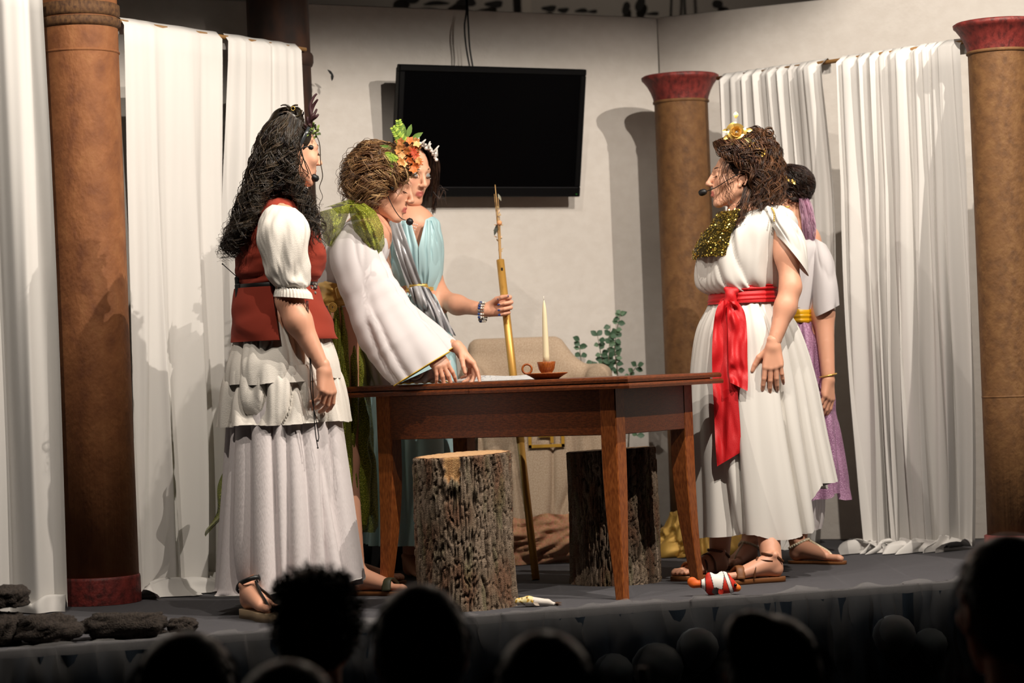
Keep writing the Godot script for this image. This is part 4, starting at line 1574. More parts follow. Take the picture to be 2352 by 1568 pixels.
	g.tube(PackedVector3Array([q.call(549, 640, 0.05), q.call(511, 606, 0.05)]), PackedFloat32Array([0.0016]), 6, Color.WHITE)
	ball(g, q.call(511, 606, 0.05), 0.003, Color.WHITE)
	put(g, "aerial", M.black_plastic, pack)
	# belt cord hanging at the side
	g = Geo.new()
	for w in [[[704, 690], [706, 780], [712, 830], [714, 900], [724, 955], [732, 1000], [730, 1012]], [[707, 690], [710, 790], [717, 860], [720, 930], [724, 990], [730, 1028]]]:
		var p := []
		for e in w: p.append(q.call(e[0], e[1], 0.225))
		g.tube(spline(p, 30), PackedFloat32Array([0.0018]), 5, Color.WHITE)
		ball(g, p[p.size() - 1], 0.0035, Color.WHITE)
	put(g, "cord", M.black_leather, o)
	# sandal with black straps on a pale platform
	sole(o, fx, "sandal_sole", M.cork, 0.03)
	g = Geo.new()
	strap(g, fx, [Vector3(-0.03, 0.06, 0.0), Vector3(-0.036, 0.085, 0.03), Vector3(-0.02, 0.105, 0.075), Vector3(0.0, 0.108, 0.082), Vector3(0.024, 0.1, 0.07), Vector3(0.036, 0.085, 0.03), Vector3(0.03, 0.06, 0.0), Vector3(0.0, 0.055, -0.008), Vector3(-0.03, 0.06, 0.0)], 0.008)
	strap(g, fx, [Vector3(-0.045, 0.004, 0.12), Vector3(-0.036, 0.04, 0.125), Vector3(-0.01, 0.072, 0.1), Vector3(0.0, 0.095, 0.085)], 0.011)
	strap(g, fx, [Vector3(0.012, 0.006, 0.215), Vector3(0.012, 0.034, 0.19), Vector3(0.008, 0.06, 0.14), Vector3(0.0, 0.09, 0.09)], 0.008)
	put(g, "sandal_straps", M.black_leather, o)
	g = Geo.new()
	var bk := fx * Vector3(-0.03, 0.1, 0.06)
	rg = PackedVector3Array()
	for k in 17:
		rg.append(bk + Vector3(cos(TAU * k / 16) * 0.012, sin(TAU * k / 16) * 0.014, 0.006))
	g.tube(rg, PackedFloat32Array([0.0025]), 6, Color.WHITE, false)
	put(g, "sandal_buckle", M.glossy_black, o)

func blue_woman() -> void:
	var z := 9.58
	var q := func(x, y, dz): return at(x, y, z - dz)
	var base := at(950, 1310, z)
	base.y = 0.0
	var o := thing("person", base, "person in a pale blue gown with a silver sash holding the golden staff", "person")
	var skin := lin(SKIN)
	var hf := head_frame(at(938, 400, z), 42, -14, 0, 1.0)
	var g := Geo.new()
	g.add(head_shape(), hf)
	body(g, [
		bone(hf * Vector3(0, -0.1, -0.03), q.call(950, 515, 0), 0.046, 0.05),
		bone(q.call(906, 542, -0.04), q.call(982, 550, 0.0), 0.038, 0.036), bone(q.call(952, 520, 0), q.call(955, 640, 0), 0.085, 0.08), bone(q.call(955, 640, 0), q.call(958, 720, 0), 0.09, 0.11),
		bone(q.call(984, 552, -0.04), q.call(1000, 665, -0.02), 0.038, 0.036), bone(q.call(1000, 665, -0.02), q.call(1010, 682, 0.0), 0.036, 0.035), bone(q.call(1010, 682, 0.0), q.call(1050, 700, 0.08), 0.036, 0.036), bone(q.call(1050, 700, 0.08), q.call(1116, 712, 0.185), 0.035, 0.0242),
		bone(q.call(896, 540, -0.02), q.call(884, 660, 0.03), 0.044, 0.038), bone(q.call(884, 660, 0.03), q.call(890, 790, 0.08), 0.038, 0.026),
		bone(q.call(945, 740, 0.03), q.call(945, 1050, 0.04), 0.085, 0.05), bone(q.call(945, 1050, 0.04), q.call(945, 1290, 0.02), 0.05, 0.034),
		bone(q.call(975, 740, 0.0), q.call(985, 1050, 0.0), 0.085, 0.05), bone(q.call(985, 1050, 0.0), q.call(985, 1290, 0.0), 0.05, 0.034)], 0.0115, 0.03, func(_p): return skin)
	var wrist: Vector3 = q.call(1117, 712, 0.185)
	var tips: Array = hand(g, wrist, Vector3(0.98, 0.16, 0.1), Vector3(0.05, 0.0, 1), 1, [[62, 84, 40], [66, 86, 40], [68, 84, 40], [70, 80, 40]], [Vector3(0.35, 0.75, 0.55), Vector3(0.1, 0.75, 0.7), Vector3(0.0, 0.95, 0.35)], 2, skin, 0.98)
	hand(g, q.call(890, 792, 0.08), Vector3(0, -1, 0), Vector3(0.5, 0, -0.8), -1, [[20, 20, 15], [22, 22, 15], [24, 24, 15], [26, 26, 15]], [Vector3(0.6, 0.7, 0.3), Vector3(0.3, 0.9, 0.3), Vector3(0.2, 0.95, 0.3)], 4, skin, 0.95)
	for k in 2:
		var h := at(938 + 46 * k, 1318, z)
		h.y = 0.0
		foot(g, h, Vector3(0.4, 0, 1), 1 if k == 0 else -1, q.call(945 + 40 * k, 1285, 0.02 - 0.02 * k), 0.004, skin, 0.95)
	put(g, "body", M.skin, o)
	face_parts(o, hf, lin("2a1c15"), 0.0, "8e8f8e")
	nails(tips, o, mat("nail_blue", "2f4a8a", 0.25))
	# gown
	g = Geo.new()
	var bd := [ring(z, 668, 922, 1000, 0.1), ring(z, 640, 908, 1012, 0.118), ring(z, 600, 896, 1016, 0.128), ring(z, 560, 890, 1014, 0.125), ring(z, 530, 888, 1008, 0.105), ring(z, 512, 894, 1006, 0.08), ring(z, 500, 906, 996, 0.06)]
	var nn := 110
	var cs := bd
	# the neckline dips to a point: leave the front of the upper rows open
	for s in [[-1.05, 3.6]]:
		open_loft(g, cs, s[0], s[1], nn, 7, Color.WHITE, func(a, t): return 0.004 + 0.006 * sin(PI * t) * pleat(a, t, 9, 1.0, 91.0))
	put(g, "bodice", M.blue_cloth, o)
	g = Geo.new()
	# left and right front panels meeting in a V below the throat
	for s in [0, 1]:
		sheet(g, 24, 40, func(u: float, v: float):
			var y := lerpf(506, 670, v)
			var open := 17.0 * (1.0 - minf(v * 2.6, 1.0))
			var mid := lerpf(960, 964, v)
			var xe := lerpf(908, 922, v) - 22.0 * sin(PI * v) if s == 0 else lerpf(996, 1000, v) + 22.0 * sin(PI * v)
			var xi := mid - open if s == 0 else mid + open
			var x := lerpf(xi, xe, u) if s == 1 else lerpf(xe, xi, u)
			var w := (x - 956.0) / (62.0)
			var depth := 0.138 * sqrt(maxf(0.0, 1.0 - w * w)) * (0.55 + 0.45 * sin(PI * clampf(v * 0.8 + 0.2, 0.0, 1.0)))
			return at(x, y, z - depth - 0.006 * pleat(u * 2.0 + s, v, 8, 0.8, 93.0)))
	put(g, "front_panels", M.blue_cloth, o)
	# silver satin drawn over one shoulder
	g = Geo.new()
	sheet(g, 20, 44, func(u: float, v: float):
		var x: float = lerpf(888, 938, v) + u * lerpf(30, 36, v)
		var y: float = lerpf(512, 668, v) - u * 10.0 * (1.0 - v)
		var w := clampf((x - 956.0) / 70.0, -0.98, 0.98)
		var depth := 0.152 * sqrt(1.0 - w * w) * (0.5 + 0.5 * sin(PI * clampf(v * 0.75 + 0.25, 0.0, 1.0)))
		return at(x, y, z - depth - 0.012 - 0.007 * pleat(u * 2.2, v, 6, 0.6, 95.0)))
	put(g, "silver_sash", M.silver_satin, o)
	g = Geo.new()
	for k in 4:
		var p := []
		for j in 7: p.append(q.call(890 + 12.0 * j - 10.0 * k * 0.3, 512 + 6.0 * k + 8.0 * sin(j * 0.9) + 2.0 * j, 0.08 + 0.006 * j))
		bead_string(g, spline(p, 60), 0.0028, Color.WHITE, 2.0)
	put(g, "shoulder_beads", M.pearl, o)
	# rope belt and satin swag
	g = Geo.new()
	for k in 3:
		loft(g, [ring(z, 672 - k * 5, 919, 1003, 0.104), ring(z, 668 - k * 5, 917, 1005, 0.108), ring(z, 664 - k * 5, 919, 1003, 0.104)], 60, 2, Color.WHITE, func(a, _t): return 0.003 + 0.0015 * sin(a * 30.0 + k))
	put(g, "rope_belt", M.gold, o)
	g = Geo.new()
	sheet(g, 40, 40, func(u: float, v: float):
		var x0 := lerpf(938, 968, v)
		var x1 := lerpf(985, 1048, pow(v, 0.9))
		var x := lerpf(x0, x1, u)
		var y: float = lerpf(662, lerpf(738, 772, u), v) - 6.0 * sin(PI * u) * (1.0 - v)
		var puff := 0.05 * sin(PI * u) * sin(PI * clampf(v * 0.9 + 0.08, 0, 1))
		return at(x, y, z - 0.125 - puff - 0.02 * pleat(u * 2.4 + 0.5 * v, v, 10, 0.8, 97.0)))
	put(g, "satin_swag", M.silver_satin, o)
	g = Geo.new()
	var sk := [ring(z, 668, 920, 1002, 0.1), ring(z, 720, 890, 1022, 0.14), ring(z, 800, 868, 1040, 0.17), ring(z, 950, 852, 1052, 0.2), ring(z, 1120, 846, 1062, 0.22), ring(z, 1250, 842, 1070, 0.235)]
	skirt(g, sk, 220, 60, Color.WHITE, func(a, t): return (0.004 + 0.022 * t) * pleat(a, t, 11, 0.4, 99.0), func(a): return 0.985)
	put(g, "gown_skirt", M.blue_cloth, o)
	# hair: chin-length bob
	g = Geo.new()
	var cap := hf * Vector3(0, 0.045, -0.03)
	var dark := lin("1f1510")
	body(g, [egg(cap, Vector3(0.09, 0.082, 0.09)), egg(q.call(925, 400, -0.06), Vector3(0.08, 0.1, 0.07))], 0.008, 0.03, func(_p): return dark)
	var tones := [lin("2a1a12"), lin("35221a"), lin("1c120d"), lin("463024")]
	var f := func(a: Array) -> Array:
		var e := []
		for p in a: e.append(hf * (p as Vector3))
		return e
	var gd := [
		f.call([Vector3(0.01, 0.13, 0.02), Vector3(0.06, 0.1, 0.05), Vector3(0.085, 0.04, 0.05), Vector3(0.085, -0.04, 0.045), Vector3(0.07, -0.12, 0.05)]),
		f.call([Vector3(0.01, 0.13, 0.0), Vector3(0.07, 0.1, 0.01), Vector3(0.093, 0.03, 0.01), Vector3(0.092, -0.06, 0.01), Vector3(0.085, -0.14, 0.02)]),
		f.call([Vector3(0.0, 0.13, -0.03), Vector3(0.05, 0.1, -0.06), Vector3(0.08, 0.02, -0.07), Vector3(0.085, -0.07, -0.06), Vector3(0.08, -0.15, -0.04)]),
		f.call([Vector3(0.0, 0.13, -0.05), Vector3(0.0, 0.1, -0.11), Vector3(0.0, 0.0, -0.13), Vector3(0.0, -0.08, -0.11), Vector3(0.0, -0.15, -0.09)]),
		f.call([Vector3(0.0, 0.13, -0.03), Vector3(-0.05, 0.1, -0.06), Vector3(-0.08, 0.02, -0.07), Vector3(-0.085, -0.07, -0.06), Vector3(-0.08, -0.15, -0.04)]),
		f.call([Vector3(-0.01, 0.13, 0.0), Vector3(-0.07, 0.1, 0.01), Vector3(-0.093, 0.03, 0.01), Vector3(-0.092, -0.06, 0.01), Vector3(-0.085, -0.14, 0.02)])]
	combed(g, hf, Vector3(0, 0.0, -0.13), 400, 0.0014, tones, 0.1, 0.002)
	var gs := [f.call([Vector3(0.03, 0.125, 0.03), Vector3(0.09, 0.08, 0.045), Vector3(0.108, 0.0, 0.045), Vector3(0.11, -0.08, 0.045), Vector3(0.105, -0.15, 0.05)]), f.call([Vector3(0.04, 0.12, 0.03), Vector3(0.1, 0.07, 0.035), Vector3(0.12, -0.01, 0.03), Vector3(0.125, -0.09, 0.035), Vector3(0.12, -0.16, 0.04)])]
	locks(g, gs, 60, 0.0042, 0.005, 1.3, 0.008, tones, 24)
	locks(g, gd, 160, 0.0042, 0.004, 1.2, 0.01, tones, 22)
	locks(g, gd, 90, 0.0012, 0.009, 1.5, 0.02, tones, 22, 1.05, 3)
	for k in 8:
		g.tube(spline([q.call(995, 440, 0.06), q.call(1002 + k, 455, 0.06), q.call(1012 + r(-6, 12), 432 + r(-8, 30), 0.06), q.call(1022 + r(-10, 12), 436 + r(-6, 40), 0.06)], 16), taper(16, 0.002, 0.0016, 0.0004), 3, tones[k % 4], false)
	put(g, "hair", M.dark_hair, o)
	# shell crown
	g = Geo.new()
	for k in 34:
		var t := k / 33.0
		var p := hf * Vector3(lerpf(-0.02, 0.083, t) + r(-0.005, 0.005), lerpf(0.128, 0.075, t * t) + r(-0.006, 0.006), lerpf(0.055, 0.06, t) + r(0.0, 0.012))
		if k % 4 == 0:
			g.tube(PackedVector3Array([p, p + Vector3(r(-0.01, 0.025), r(0.015, 0.035), 0.005)]), PackedFloat32Array([0.006, 0.002]), 6, lin("ded8d0"))
		else:
			ball(g, p, r(0.004, 0.008), lin(["f0ece6", "d8d2ca", "c8c4c0"][k % 3]))
	put(g, "shell_crown", M.glossy_painted, o)
	# choker and bracelets
	g = Geo.new()
	var pc := PackedVector3Array()
	for k in 61:
		var a := TAU * k / 60.0
		pc.append(q.call(956, 497, 0) + Vector3(cos(a) * 0.053, -0.008 * sin(a), sin(a) * 0.053 + 0.01))
	bead_string(g, pc, 0.0035, Color.WHITE)
	put(g, "pearl_choker", M.pearl, o)
	var wd := Vector3(0.97, -0.05, 0.22).normalized()
	for s in [[0.0, "2a3f78", 0.006], [0.009, "e8e4de", 0.0045], [0.017, "c9c2b0", 0.004]]:
		g = Geo.new()
		var c: Vector3 = wrist - wd * (0.022 - s[0])
		var u := wd.cross(Vector3.UP).normalized()
		var w := wd.cross(u)
		for k in 18:
			var a := TAU * k / 18.0
			var hang: float = 0.007 * maxf(0.0, (u * cos(a) + w * sin(a)).dot(Vector3.DOWN))
			ball(g, c + (u * cos(a) + w * sin(a)) * (0.033 + hang) + Vector3.DOWN * 0.004, s[2], lin(s[1]) if k % 3 else lin("6f6a64"))
		put(g, "bracelet", M.glossy_painted, o)
	g = Geo.new()
	ball(g, hf * Vector3(0.05, -0.004, 0.078), 0.002, Color.WHITE)
	put(g, "face_gem", M.pearl, o)
	staff()

func staff() -> void:
	var foot_p := at(1231, 1332, 9.15)
	foot_p.y = 0.0
	var top := at(1149, 597, 9.47)
	var o := thing("staff", foot_p, "long golden staff topped with dried reeds", "staff")
	var g := Geo.new()
	var m := foot_p.lerp(top, 0.42)
	g.tube(PackedVector3Array([foot_p + Vector3(0, 0.002, 0), foot_p.lerp(top, 0.2), m]), PackedFloat32Array([0.0145]), 16, Color.WHITE)
	put(g, "lower_shaft", mat("staff_gold", "c9984a", 0.38, 0.45), o)
	g = Geo.new()
	g.tube(PackedVector3Array([m, foot_p.lerp(top, 0.7), top]), PackedFloat32Array([0.0155]), 16, Color.WHITE)
	put(g, "golden_shaft", M.staff_gold, o)
	g = Geo.new()
	g.box(Transform3D(Basis.IDENTITY, at(1153, 618, 9.445)), Vector3(0.007, 0.012, 0.006), 0.001)
	put(g, "peg_hole", M.black_leather, o, true)
	g = Geo.new()
	for w in [[1149, 597, 1137, 424, 0.0034], [1150, 597, 1139, 440, 0.0026], [1148, 597, 1135, 445, 0.002], [1151, 597, 1144, 452, 0.002], [1149, 590, 1142, 500, 0.004]]:
		g.tube(spline([at(w[0], w[1] + 12, 9.47), at(lerpf(w[0], w[2], 0.5) + 1, lerpf(w[1], w[3], 0.5), 9.5), at(w[2], w[3], 9.52)], 12), taper(12, w[4], w[4], w[4] * 0.5), 5, lin("a98552"))
	for k in 26:
		var t := r(0.1, 0.75)
		g.leaf(at(lerpf(1149, 1138, t) + r(-3, 3), lerpf(595, 440, t), 9.5 + r(-0.01, 0.01)), Vector3(r(-1, 1), r(-0.2, 1), r(-0.5, 0.8)), Vector3(0, 0, 1), r(0.01, 0.022), 0.005, lin(["b89a68", "caa98a", "8f7a50"][k % 3]))
	put(g, "reed_tip", M.painted, o)
	g = Geo.new()
	ball(g, at(1147, 512, 9.47), 0.011, lin("d99a6a"))
	g.leaf(at(1142, 515, 9.48), Vector3(-0.3, -1, 0.2), Vector3(0, 0, 1), 0.045, 0.014, lin("3f4038"))
	g.leaf(at(1144, 445, 9.48), Vector3(0.4, -1, 0.2), Vector3(0, 0, 1), 0.03, 0.01, lin("8a8878"))
	put(g, "shell_charm", M.painted, o)

func pleat(a: float, t: float, count: float, drift: float, seed_: float) -> float:
	# rounded pipes of cloth with sharp creases between them, -1 .. 1
	var q := count / TAU
	var v := absf(noise.get_noise_3d(cos(a) * q * 100.0 + seed_ * 37.0, sin(a) * q * 100.0 + seed_ * 11.0, t * drift * 100.0 + seed_ * 53.0))
	return 1.0 - 2.0 * exp(-v * 5.0)

func sheet(g: Geo, nu: int, nv: int, f: Callable) -> void:
	var pts := PackedVector3Array()
	for j in nv + 1:
		for k in nu + 1:
			pts.append(f.call(float(k) / nu, float(j) / nv))
	g.grid(pts, nu + 1, false, Color.WHITE, true)

func leaning_woman() -> void:
	var z := 9.0
	var q := func(x, y, dz): return at(x, y, z - dz)
	var base := at(815, 1345, 8.95)
	base.y = 0.0
	var o := thing("person", base, "person in a white shirt with green organza shoulders leaning over the table", "person")
	var skin := lin(SKIN)
	var hf := head_frame(at(886, 434, z), 78, -13, 0, 1.0)
	var g := Geo.new()
	g.add(head_shape(), hf)
	body(g, [
		bone(hf * Vector3(0, -0.1, -0.03), q.call(856, 520, 0), 0.046, 0.052),
		bone(q.call(845, 535, -0.12), q.call(845, 535, 0.12), 0.055, 0.055), bone(q.call(842, 545, 0), q.call(790, 640, 0), 0.095, 0.09), bone(q.call(790, 640, 0), q.call(768, 720, 0), 0.09, 0.11),
		bone(q.call(825, 540, 0.14), q.call(900, 715, 0.27), 0.044, 0.038), bone(q.call(900, 715, 0.27), q.call(988, 800, 0.37), 0.038, 0.026),
		bone(q.call(855, 550, -0.12), q.call(882, 694, -0.01), 0.036, 0.03), bone(q.call(882, 694, -0.01), q.call(984, 776, 0.13), 0.029, 0.025), bone(q.call(984, 776, 0.13), q.call(1052, 798, 0.225), 0.026, 0.0225),
		bone(q.call(772, 730, 0.07), q.call(790, 1060, 0.08), 0.085, 0.055), bone(q.call(790, 1060, 0.08), at(815, 1300, 8.82), 0.052, 0.036),
		bone(q.call(772, 730, -0.07), q.call(780, 1060, -0.1), 0.085, 0.055), bone(q.call(780, 1060, -0.1), q.call(790, 1290, -0.14), 0.052, 0.034)], 0.0115, 0.03, func(_p): return skin)
	var tips: Array = hand(g, q.call(986, 800, 0.37), Vector3(0.46, -0.76, 0.2), Vector3(-0.35, -0.4, -0.85), -1, [[18, 20, 12], [16, 22, 14], [18, 22, 14], [20, 24, 14]], [Vector3(0.7, 0.6, 0.5), Vector3(0.4, 0.8, 0.5), Vector3(0.1, 0.9, 0.4)], 9, skin, 0.9)
	tips.append_array(hand(g, q.call(1054, 800, 0.23), Vector3(0.5, -0.72, 0.12), Vector3(-0.8, -0.45, 0.3), 1, [[12, 12, 6], [28, 30, 20], [36, 40, 25], [40, 44, 25]], [Vector3(0.5, 0.8, 0.6), Vector3(0.15, 0.95, 0.5), Vector3(0.0, 0.95, 0.4)], 5, skin, 0.9))
	var heel := at(808, 1356, 8.82)
	heel.y = 0.0
	var fx := foot(g, heel, Vector3(0.93, 0, 0.36), 1, at(815, 1295, 8.82), 0.016, skin, 0.95)
	var heel2 := at(790, 1330, 9.15)
	heel2.y = 0.0
	var fx2 := foot(g, heel2, Vector3(0.9, 0, -0.1), -1, q.call(790, 1285, -0.14), 0.016, skin, 0.95)
	put(g, "body", M.skin, o)
	face_parts(o, hf, lin("5a4028"))
	# shirt
	g = Geo.new()
	var sh := [slant(z, 768, 722, 62, 8, 0.15), slant(z, 783, 660, 58, 16, 0.145), slant(z, 808, 605, 62, 26, 0.155), slant(z, 836, 556, 56, 30, 0.16), slant(z, 852, 528, 40, 24, 0.14), slant(z, 862, 512, 26, 16, 0.08), slant(z, 866, 506, 20, 12, 0.06)]
	loft(g, sh, 100, 6, Color.WHITE, func(a, t): return 0.006 * sin(PI * t) * pleat(a + 0.5 * t, t, 7, 0.8, 71.0))
	put(g, "shirt", M.white_jersey, o)
	# wide bell sleeves with a gold edge
	var sl := [slant(z, 822, 508, 26, -4, 0.04, 0.11), slant(z, 814, 552, 50, -12, 0.07, 0.15), slant(z, 828, 620, 56, -20, 0.078, 0.2), slant(z, 860, 690, 58, -32, 0.082, 0.25), slant(z, 902, 758, 62, -40, 0.082, 0.3), slant(z, 942, 812, 64, -42, 0.076, 0.34), slant(z, 970, 846, 62, -38, 0.07, 0.36)]
	g = Geo.new()
	var n := 120
	var b := loft(g, sl, n, 9, Color.WHITE, func(a, t): return (0.004 + 0.009 * t) * pleat(a + 0.9 * t, t, 5, 0.8, 73.0) * smoothstep(0.0, 0.12, t) + 0.007 * sin(PI * t) * ridged(a + 1.5 * t, t, 3, 2.6, 74.0) + 0.0035 * ridged(a * 0.6, t, 3, 13.0, 75.0) * smoothstep(0.25, 0.45, t) * smoothstep(0.85, 0.6, t))
	var sleeve := put(g, "sleeve", M.white_jersey, o)
	var edge := g.v.slice(b + 54 * n, b + 55 * n)
	edge.append(edge[0])
	g = Geo.new()
	g.tube(edge, PackedFloat32Array([0.0024]), 5, Color.WHITE, false)
	put(g, "sleeve_trim", M.yellow_trim, sleeve)
	sl = [slant(z, 858, 555, 18, -10, 0.05, -0.12), slant(z, 866, 640, 26, -20, 0.06, -0.06), slant(z, 912, 724, 33, -26, 0.068, 0.05), slant(z, 986, 786, 34, -26, 0.062, 0.15), slant(z, 1026, 808, 31, -20, 0.058, 0.19)]
	g = Geo.new()
	b = loft(g, sl, n, 9, Color.WHITE, func(a, t): return 0.008 * sin(PI * t) * pleat(a + 1.2 * t, t, 6, 2.2, 76.0))
	sleeve = put(g, "sleeve", M.white_jersey, o)
	edge = g.v.slice(b + 36 * n, b + 37 * n)
	edge.append(edge[0])
	g = Geo.new()
	g.tube(edge, PackedFloat32Array([0.0024]), 5, Color.WHITE, false)
	put(g, "sleeve_trim", M.yellow_trim, sleeve)
	# hem of the near sleeve bunched on the table
	g = Geo.new()
	sheet(g, 60, 14, func(u: float, v: float):
		var low := 884.0 - 9.0 * u
		var high := 884.0 - 58.0 * u
		var p: Vector3 = q.call(908 + 128 * u, lerpf(low, high, v), 0.36 - 0.03 * v + 0.014 * pleat(u * 3.0, v, 11, 1.0, 77.0) * sin(PI * u))
		p.y = maxf(p.y, 0.7635)
		return p)
	put(g, "bunched_hem", M.white_jersey, o)
	g = Geo.new()
	var line := PackedVector3Array()
	for k in 41:
		var p: Vector3 = q.call(906 + 130 * k / 40.0, 884 - 9 * k / 40.0, 0.362)
		p.y = 0.765 + 0.002 * sin(k * 1.1)
		line.append(p)
	g.tube(line, PackedFloat32Array([0.0024]), 5, Color.WHITE)
	put(g, "hem_trim", M.yellow_trim, o)
	# loose shirt front hanging below the chest
	g = Geo.new()
	loft(g, [slant(z, 835, 650, 55, 10, 0.1, -0.03), slant(z, 858, 740, 42, 6, 0.085, -0.06), slant(z, 874, 820, 36, 4, 0.075, -0.08), slant(z, 882, 892, 34, 2, 0.07, -0.1)], 70, 8, Color.WHITE, func(a, t): return 0.012 * t * pleat(a, t, 7, 0.8, 78.0))
	put(g, "shirt_front", M.white_jersey, o)
	# green organza at the shoulders
	g = Geo.new()
	var lf := [Vector2(801, 478), Vector2(806, 505), Vector2(818, 545), Vector2(838, 580), Vector2(861, 606)]
	var rt := [Vector2(836, 466), Vector2(862, 484), Vector2(880, 520), Vector2(884, 562), Vector2(862, 607)]
	var wing := func(gg: Geo, l: Array, rr: Array, dz0: float, puff: float, sd: float):
		sheet(gg, 22, 30, func(u: float, v: float):
			var t: float = v * (l.size() - 1)
			var k := mini(int(t), l.size() - 2)
			var a: Vector2 = (l[k] as Vector2).lerp(l[k + 1], t - k)
			var c: Vector2 = (rr[k] as Vector2).lerp(rr[k + 1], t - k)
			var m := a.lerp(c, u)
			var bulge := sin(PI * u) * (0.35 + 0.65 * sin(PI * minf(v * 1.1, 1.0))) * puff
			var cr := noise.get_noise_2d(u * 420.0 + sd * 50.0, v * 160.0) * 0.016 + noise.get_noise_2d(u * 150.0 + sd, v * 420.0) * 0.01
			return at(m.x, m.y, z - dz0 - bulge - cr * sin(PI * u)))
	wing.call(g, lf, rt, 0.19, 0.06, 1.0)
	put(g, "organza_wing", M.green_organza, o)
	g = Geo.new()
	wing.call(g, [Vector2(735, 486), Vector2(737, 515), Vector2(742, 545), Vector2(752, 565)], [Vector2(804, 468), Vector2(802, 488), Vector2(790, 520), Vector2(762, 566)], 0.17, 0.07, 7.0)
	put(g, "organza_wing", M.green_organza, o)
	g = Geo.new()
	wing.call(g, [Vector2(742, 478), Vector2(760, 474), Vector2(775, 490)], [Vector2(800, 458), Vector2(842, 466), Vector2(865, 490)], 0.1, 0.04, 12.0)
	put(g, "organza_collar", M.green_organza, o)
	# organza overskirt, sash and rosette
	g = Geo.new()
	var sk := [ring(z, 690, 738, 806, 0.14), ring(z, 780, 728, 822, 0.17), ring(z, 930, 690, 836, 0.2), ring(z, 1090, 640, 842, 0.23), ring(z, 1240, 600, 842, 0.25)]
	skirt(g, sk, 200, 60, Color.WHITE, func(a, t): return (0.01 + 0.03 * t) * pleat(a, t, 9, 0.7, 81.0) + 0.008 * ridged(a, t, 24, 6.0, 82.0), func(a): return 0.95 + 0.05 * ridged(a, 0, 6, 1, 83.0))
	var over := put(g, "organza_skirt", M.green_organza, o)
	g = Geo.new()
	sheet(g, 16, 40, func(u: float, v: float):
		var x := lerpf(548, 476, v * v) + (u - 0.5) * lerpf(60, 12, v)
		return at(x + 10.0 * sin(v * 9.0 + u * 2.0), lerpf(1000, 1214, v) + 18.0 * u * v, 8.95 - 0.03 * sin(u * 7.0 + v * 5.0)))
	put(g, "organza_tail", M.green_organza, over)
	g = Geo.new()
	loft(g, [slant(z, 768, 706, 38, 6, 0.16), slant(z, 772, 690, 42, 8, 0.165), slant(z, 778, 668, 44, 10, 0.165), slant(z, 782, 655, 42, 10, 0.16)], 90, 5, Color.WHITE, func(a, t): return 0.012 + 0.008 * ridged(a, t, 9, 4.0, 85.0))
	put(g, "gold_sash", M.gold_foil, o)
	g = Geo.new()
	for k in 3:
		var rg := PackedVector3Array()
		for j in 21:
			rg.append(q.call(764 + (9.0 - k * 3.0) * cos(TAU * j / 20), 706 + (10.0 - k * 3.0) * sin(TAU * j / 20), 0.2))
		g.tube(rg, PackedFloat32Array([0.003]), 5, Color.WHITE, false)
	g.box(Transform3D(Basis(Vector3.BACK, 0.2), q.call(781, 672, 0.19)), Vector3(0.03, 0.045, 0.02), 0.006)
	put(g, "sash_rosette", M.gold_foil, o)
	# hair
	g = Geo.new()
	var cap := hf * Vector3(0, 0.05, -0.03)
	body(g, [egg(cap, Vector3(0.088, 0.08, 0.078)), egg(q.call(848, 400, 0.0), Vector3(0.065, 0.085, 0.085)), egg(q.call(845, 455, 0.03), Vector3(0.03, 0.05, 0.05))], 0.008, 0.03, func(_p): return lin("3a2819"))
	var tones := [lin("5a4029"), lin("7d5b3b"), lin("9c774f"), lin("b99668"), lin("6b4a30"), lin("8a6745")]
	var gd := [
		[q.call(905, 338, -0.05), q.call(870, 345, -0.1), q.call(835, 385, -0.11), q.call(815, 430, -0.09), q.call(820, 465, -0.07)],
		[q.call(895, 332, -0.02), q.call(848, 335, -0.03), q.call(808, 370, -0.02), q.call(798, 420, -0.01), q.call(818, 470, 0.0)],
		[q.call(890, 330, 0.01), q.call(845, 338, 0.06), q.call(812, 380, 0.08), q.call(808, 440, 0.08), q.call(835, 490, 0.06)],
		[q.call(895, 332, 0.04), q.call(858, 345, 0.1), q.call(832, 390, 0.12), q.call(838, 450, 0.12), q.call(858, 492, 0.1)],
		[q.call(905, 336, 0.06), q.call(880, 358, 0.11), q.call(860, 400, 0.125), q.call(860, 440, 0.12), q.call(868, 470, 0.11)],
		[q.call(925, 342, 0.06), q.call(918, 370, 0.1), q.call(895, 398, 0.115), q.call(878, 415, 0.115), q.call(868, 432, 0.11)],
		[q.call(945, 350, 0.03), q.call(955, 372, 0.065), q.call(940, 392, 0.085), q.call(905, 410, 0.1), q.call(886, 420, 0.105)]]
	combed(g, hf, Vector3(0, 0.0, -0.13), 500, 0.0014, tones, 0.0, 0.006)
	locks(g, gd, 240, 0.0046, 0.026, 4.6, 0.022, tones, 36)
	locks(g, gd, 240, 0.0011, 0.028, 5.0, 0.034, tones, 38, 1.0, 3)
	for w in [[[925, 395, 0.09], [922, 410, 0.095], [926, 425, 0.09], [920, 440, 0.09], [912, 452, 0.09]], [[950, 388, 0.06], [958, 395, 0.05], [964, 404, 0.04], [962, 412, 0.04]]]:
		var p := []
		for e in w: p.append(q.call(e[0], e[1], e[2]))
		g.tube(spline(p, 20), taper(20, 0.0022, 0.0018, 0.0006), 4, tones[2], false)
	put(g, "hair", M.brown_hair, o)
	# flower crown
	g = Geo.new()
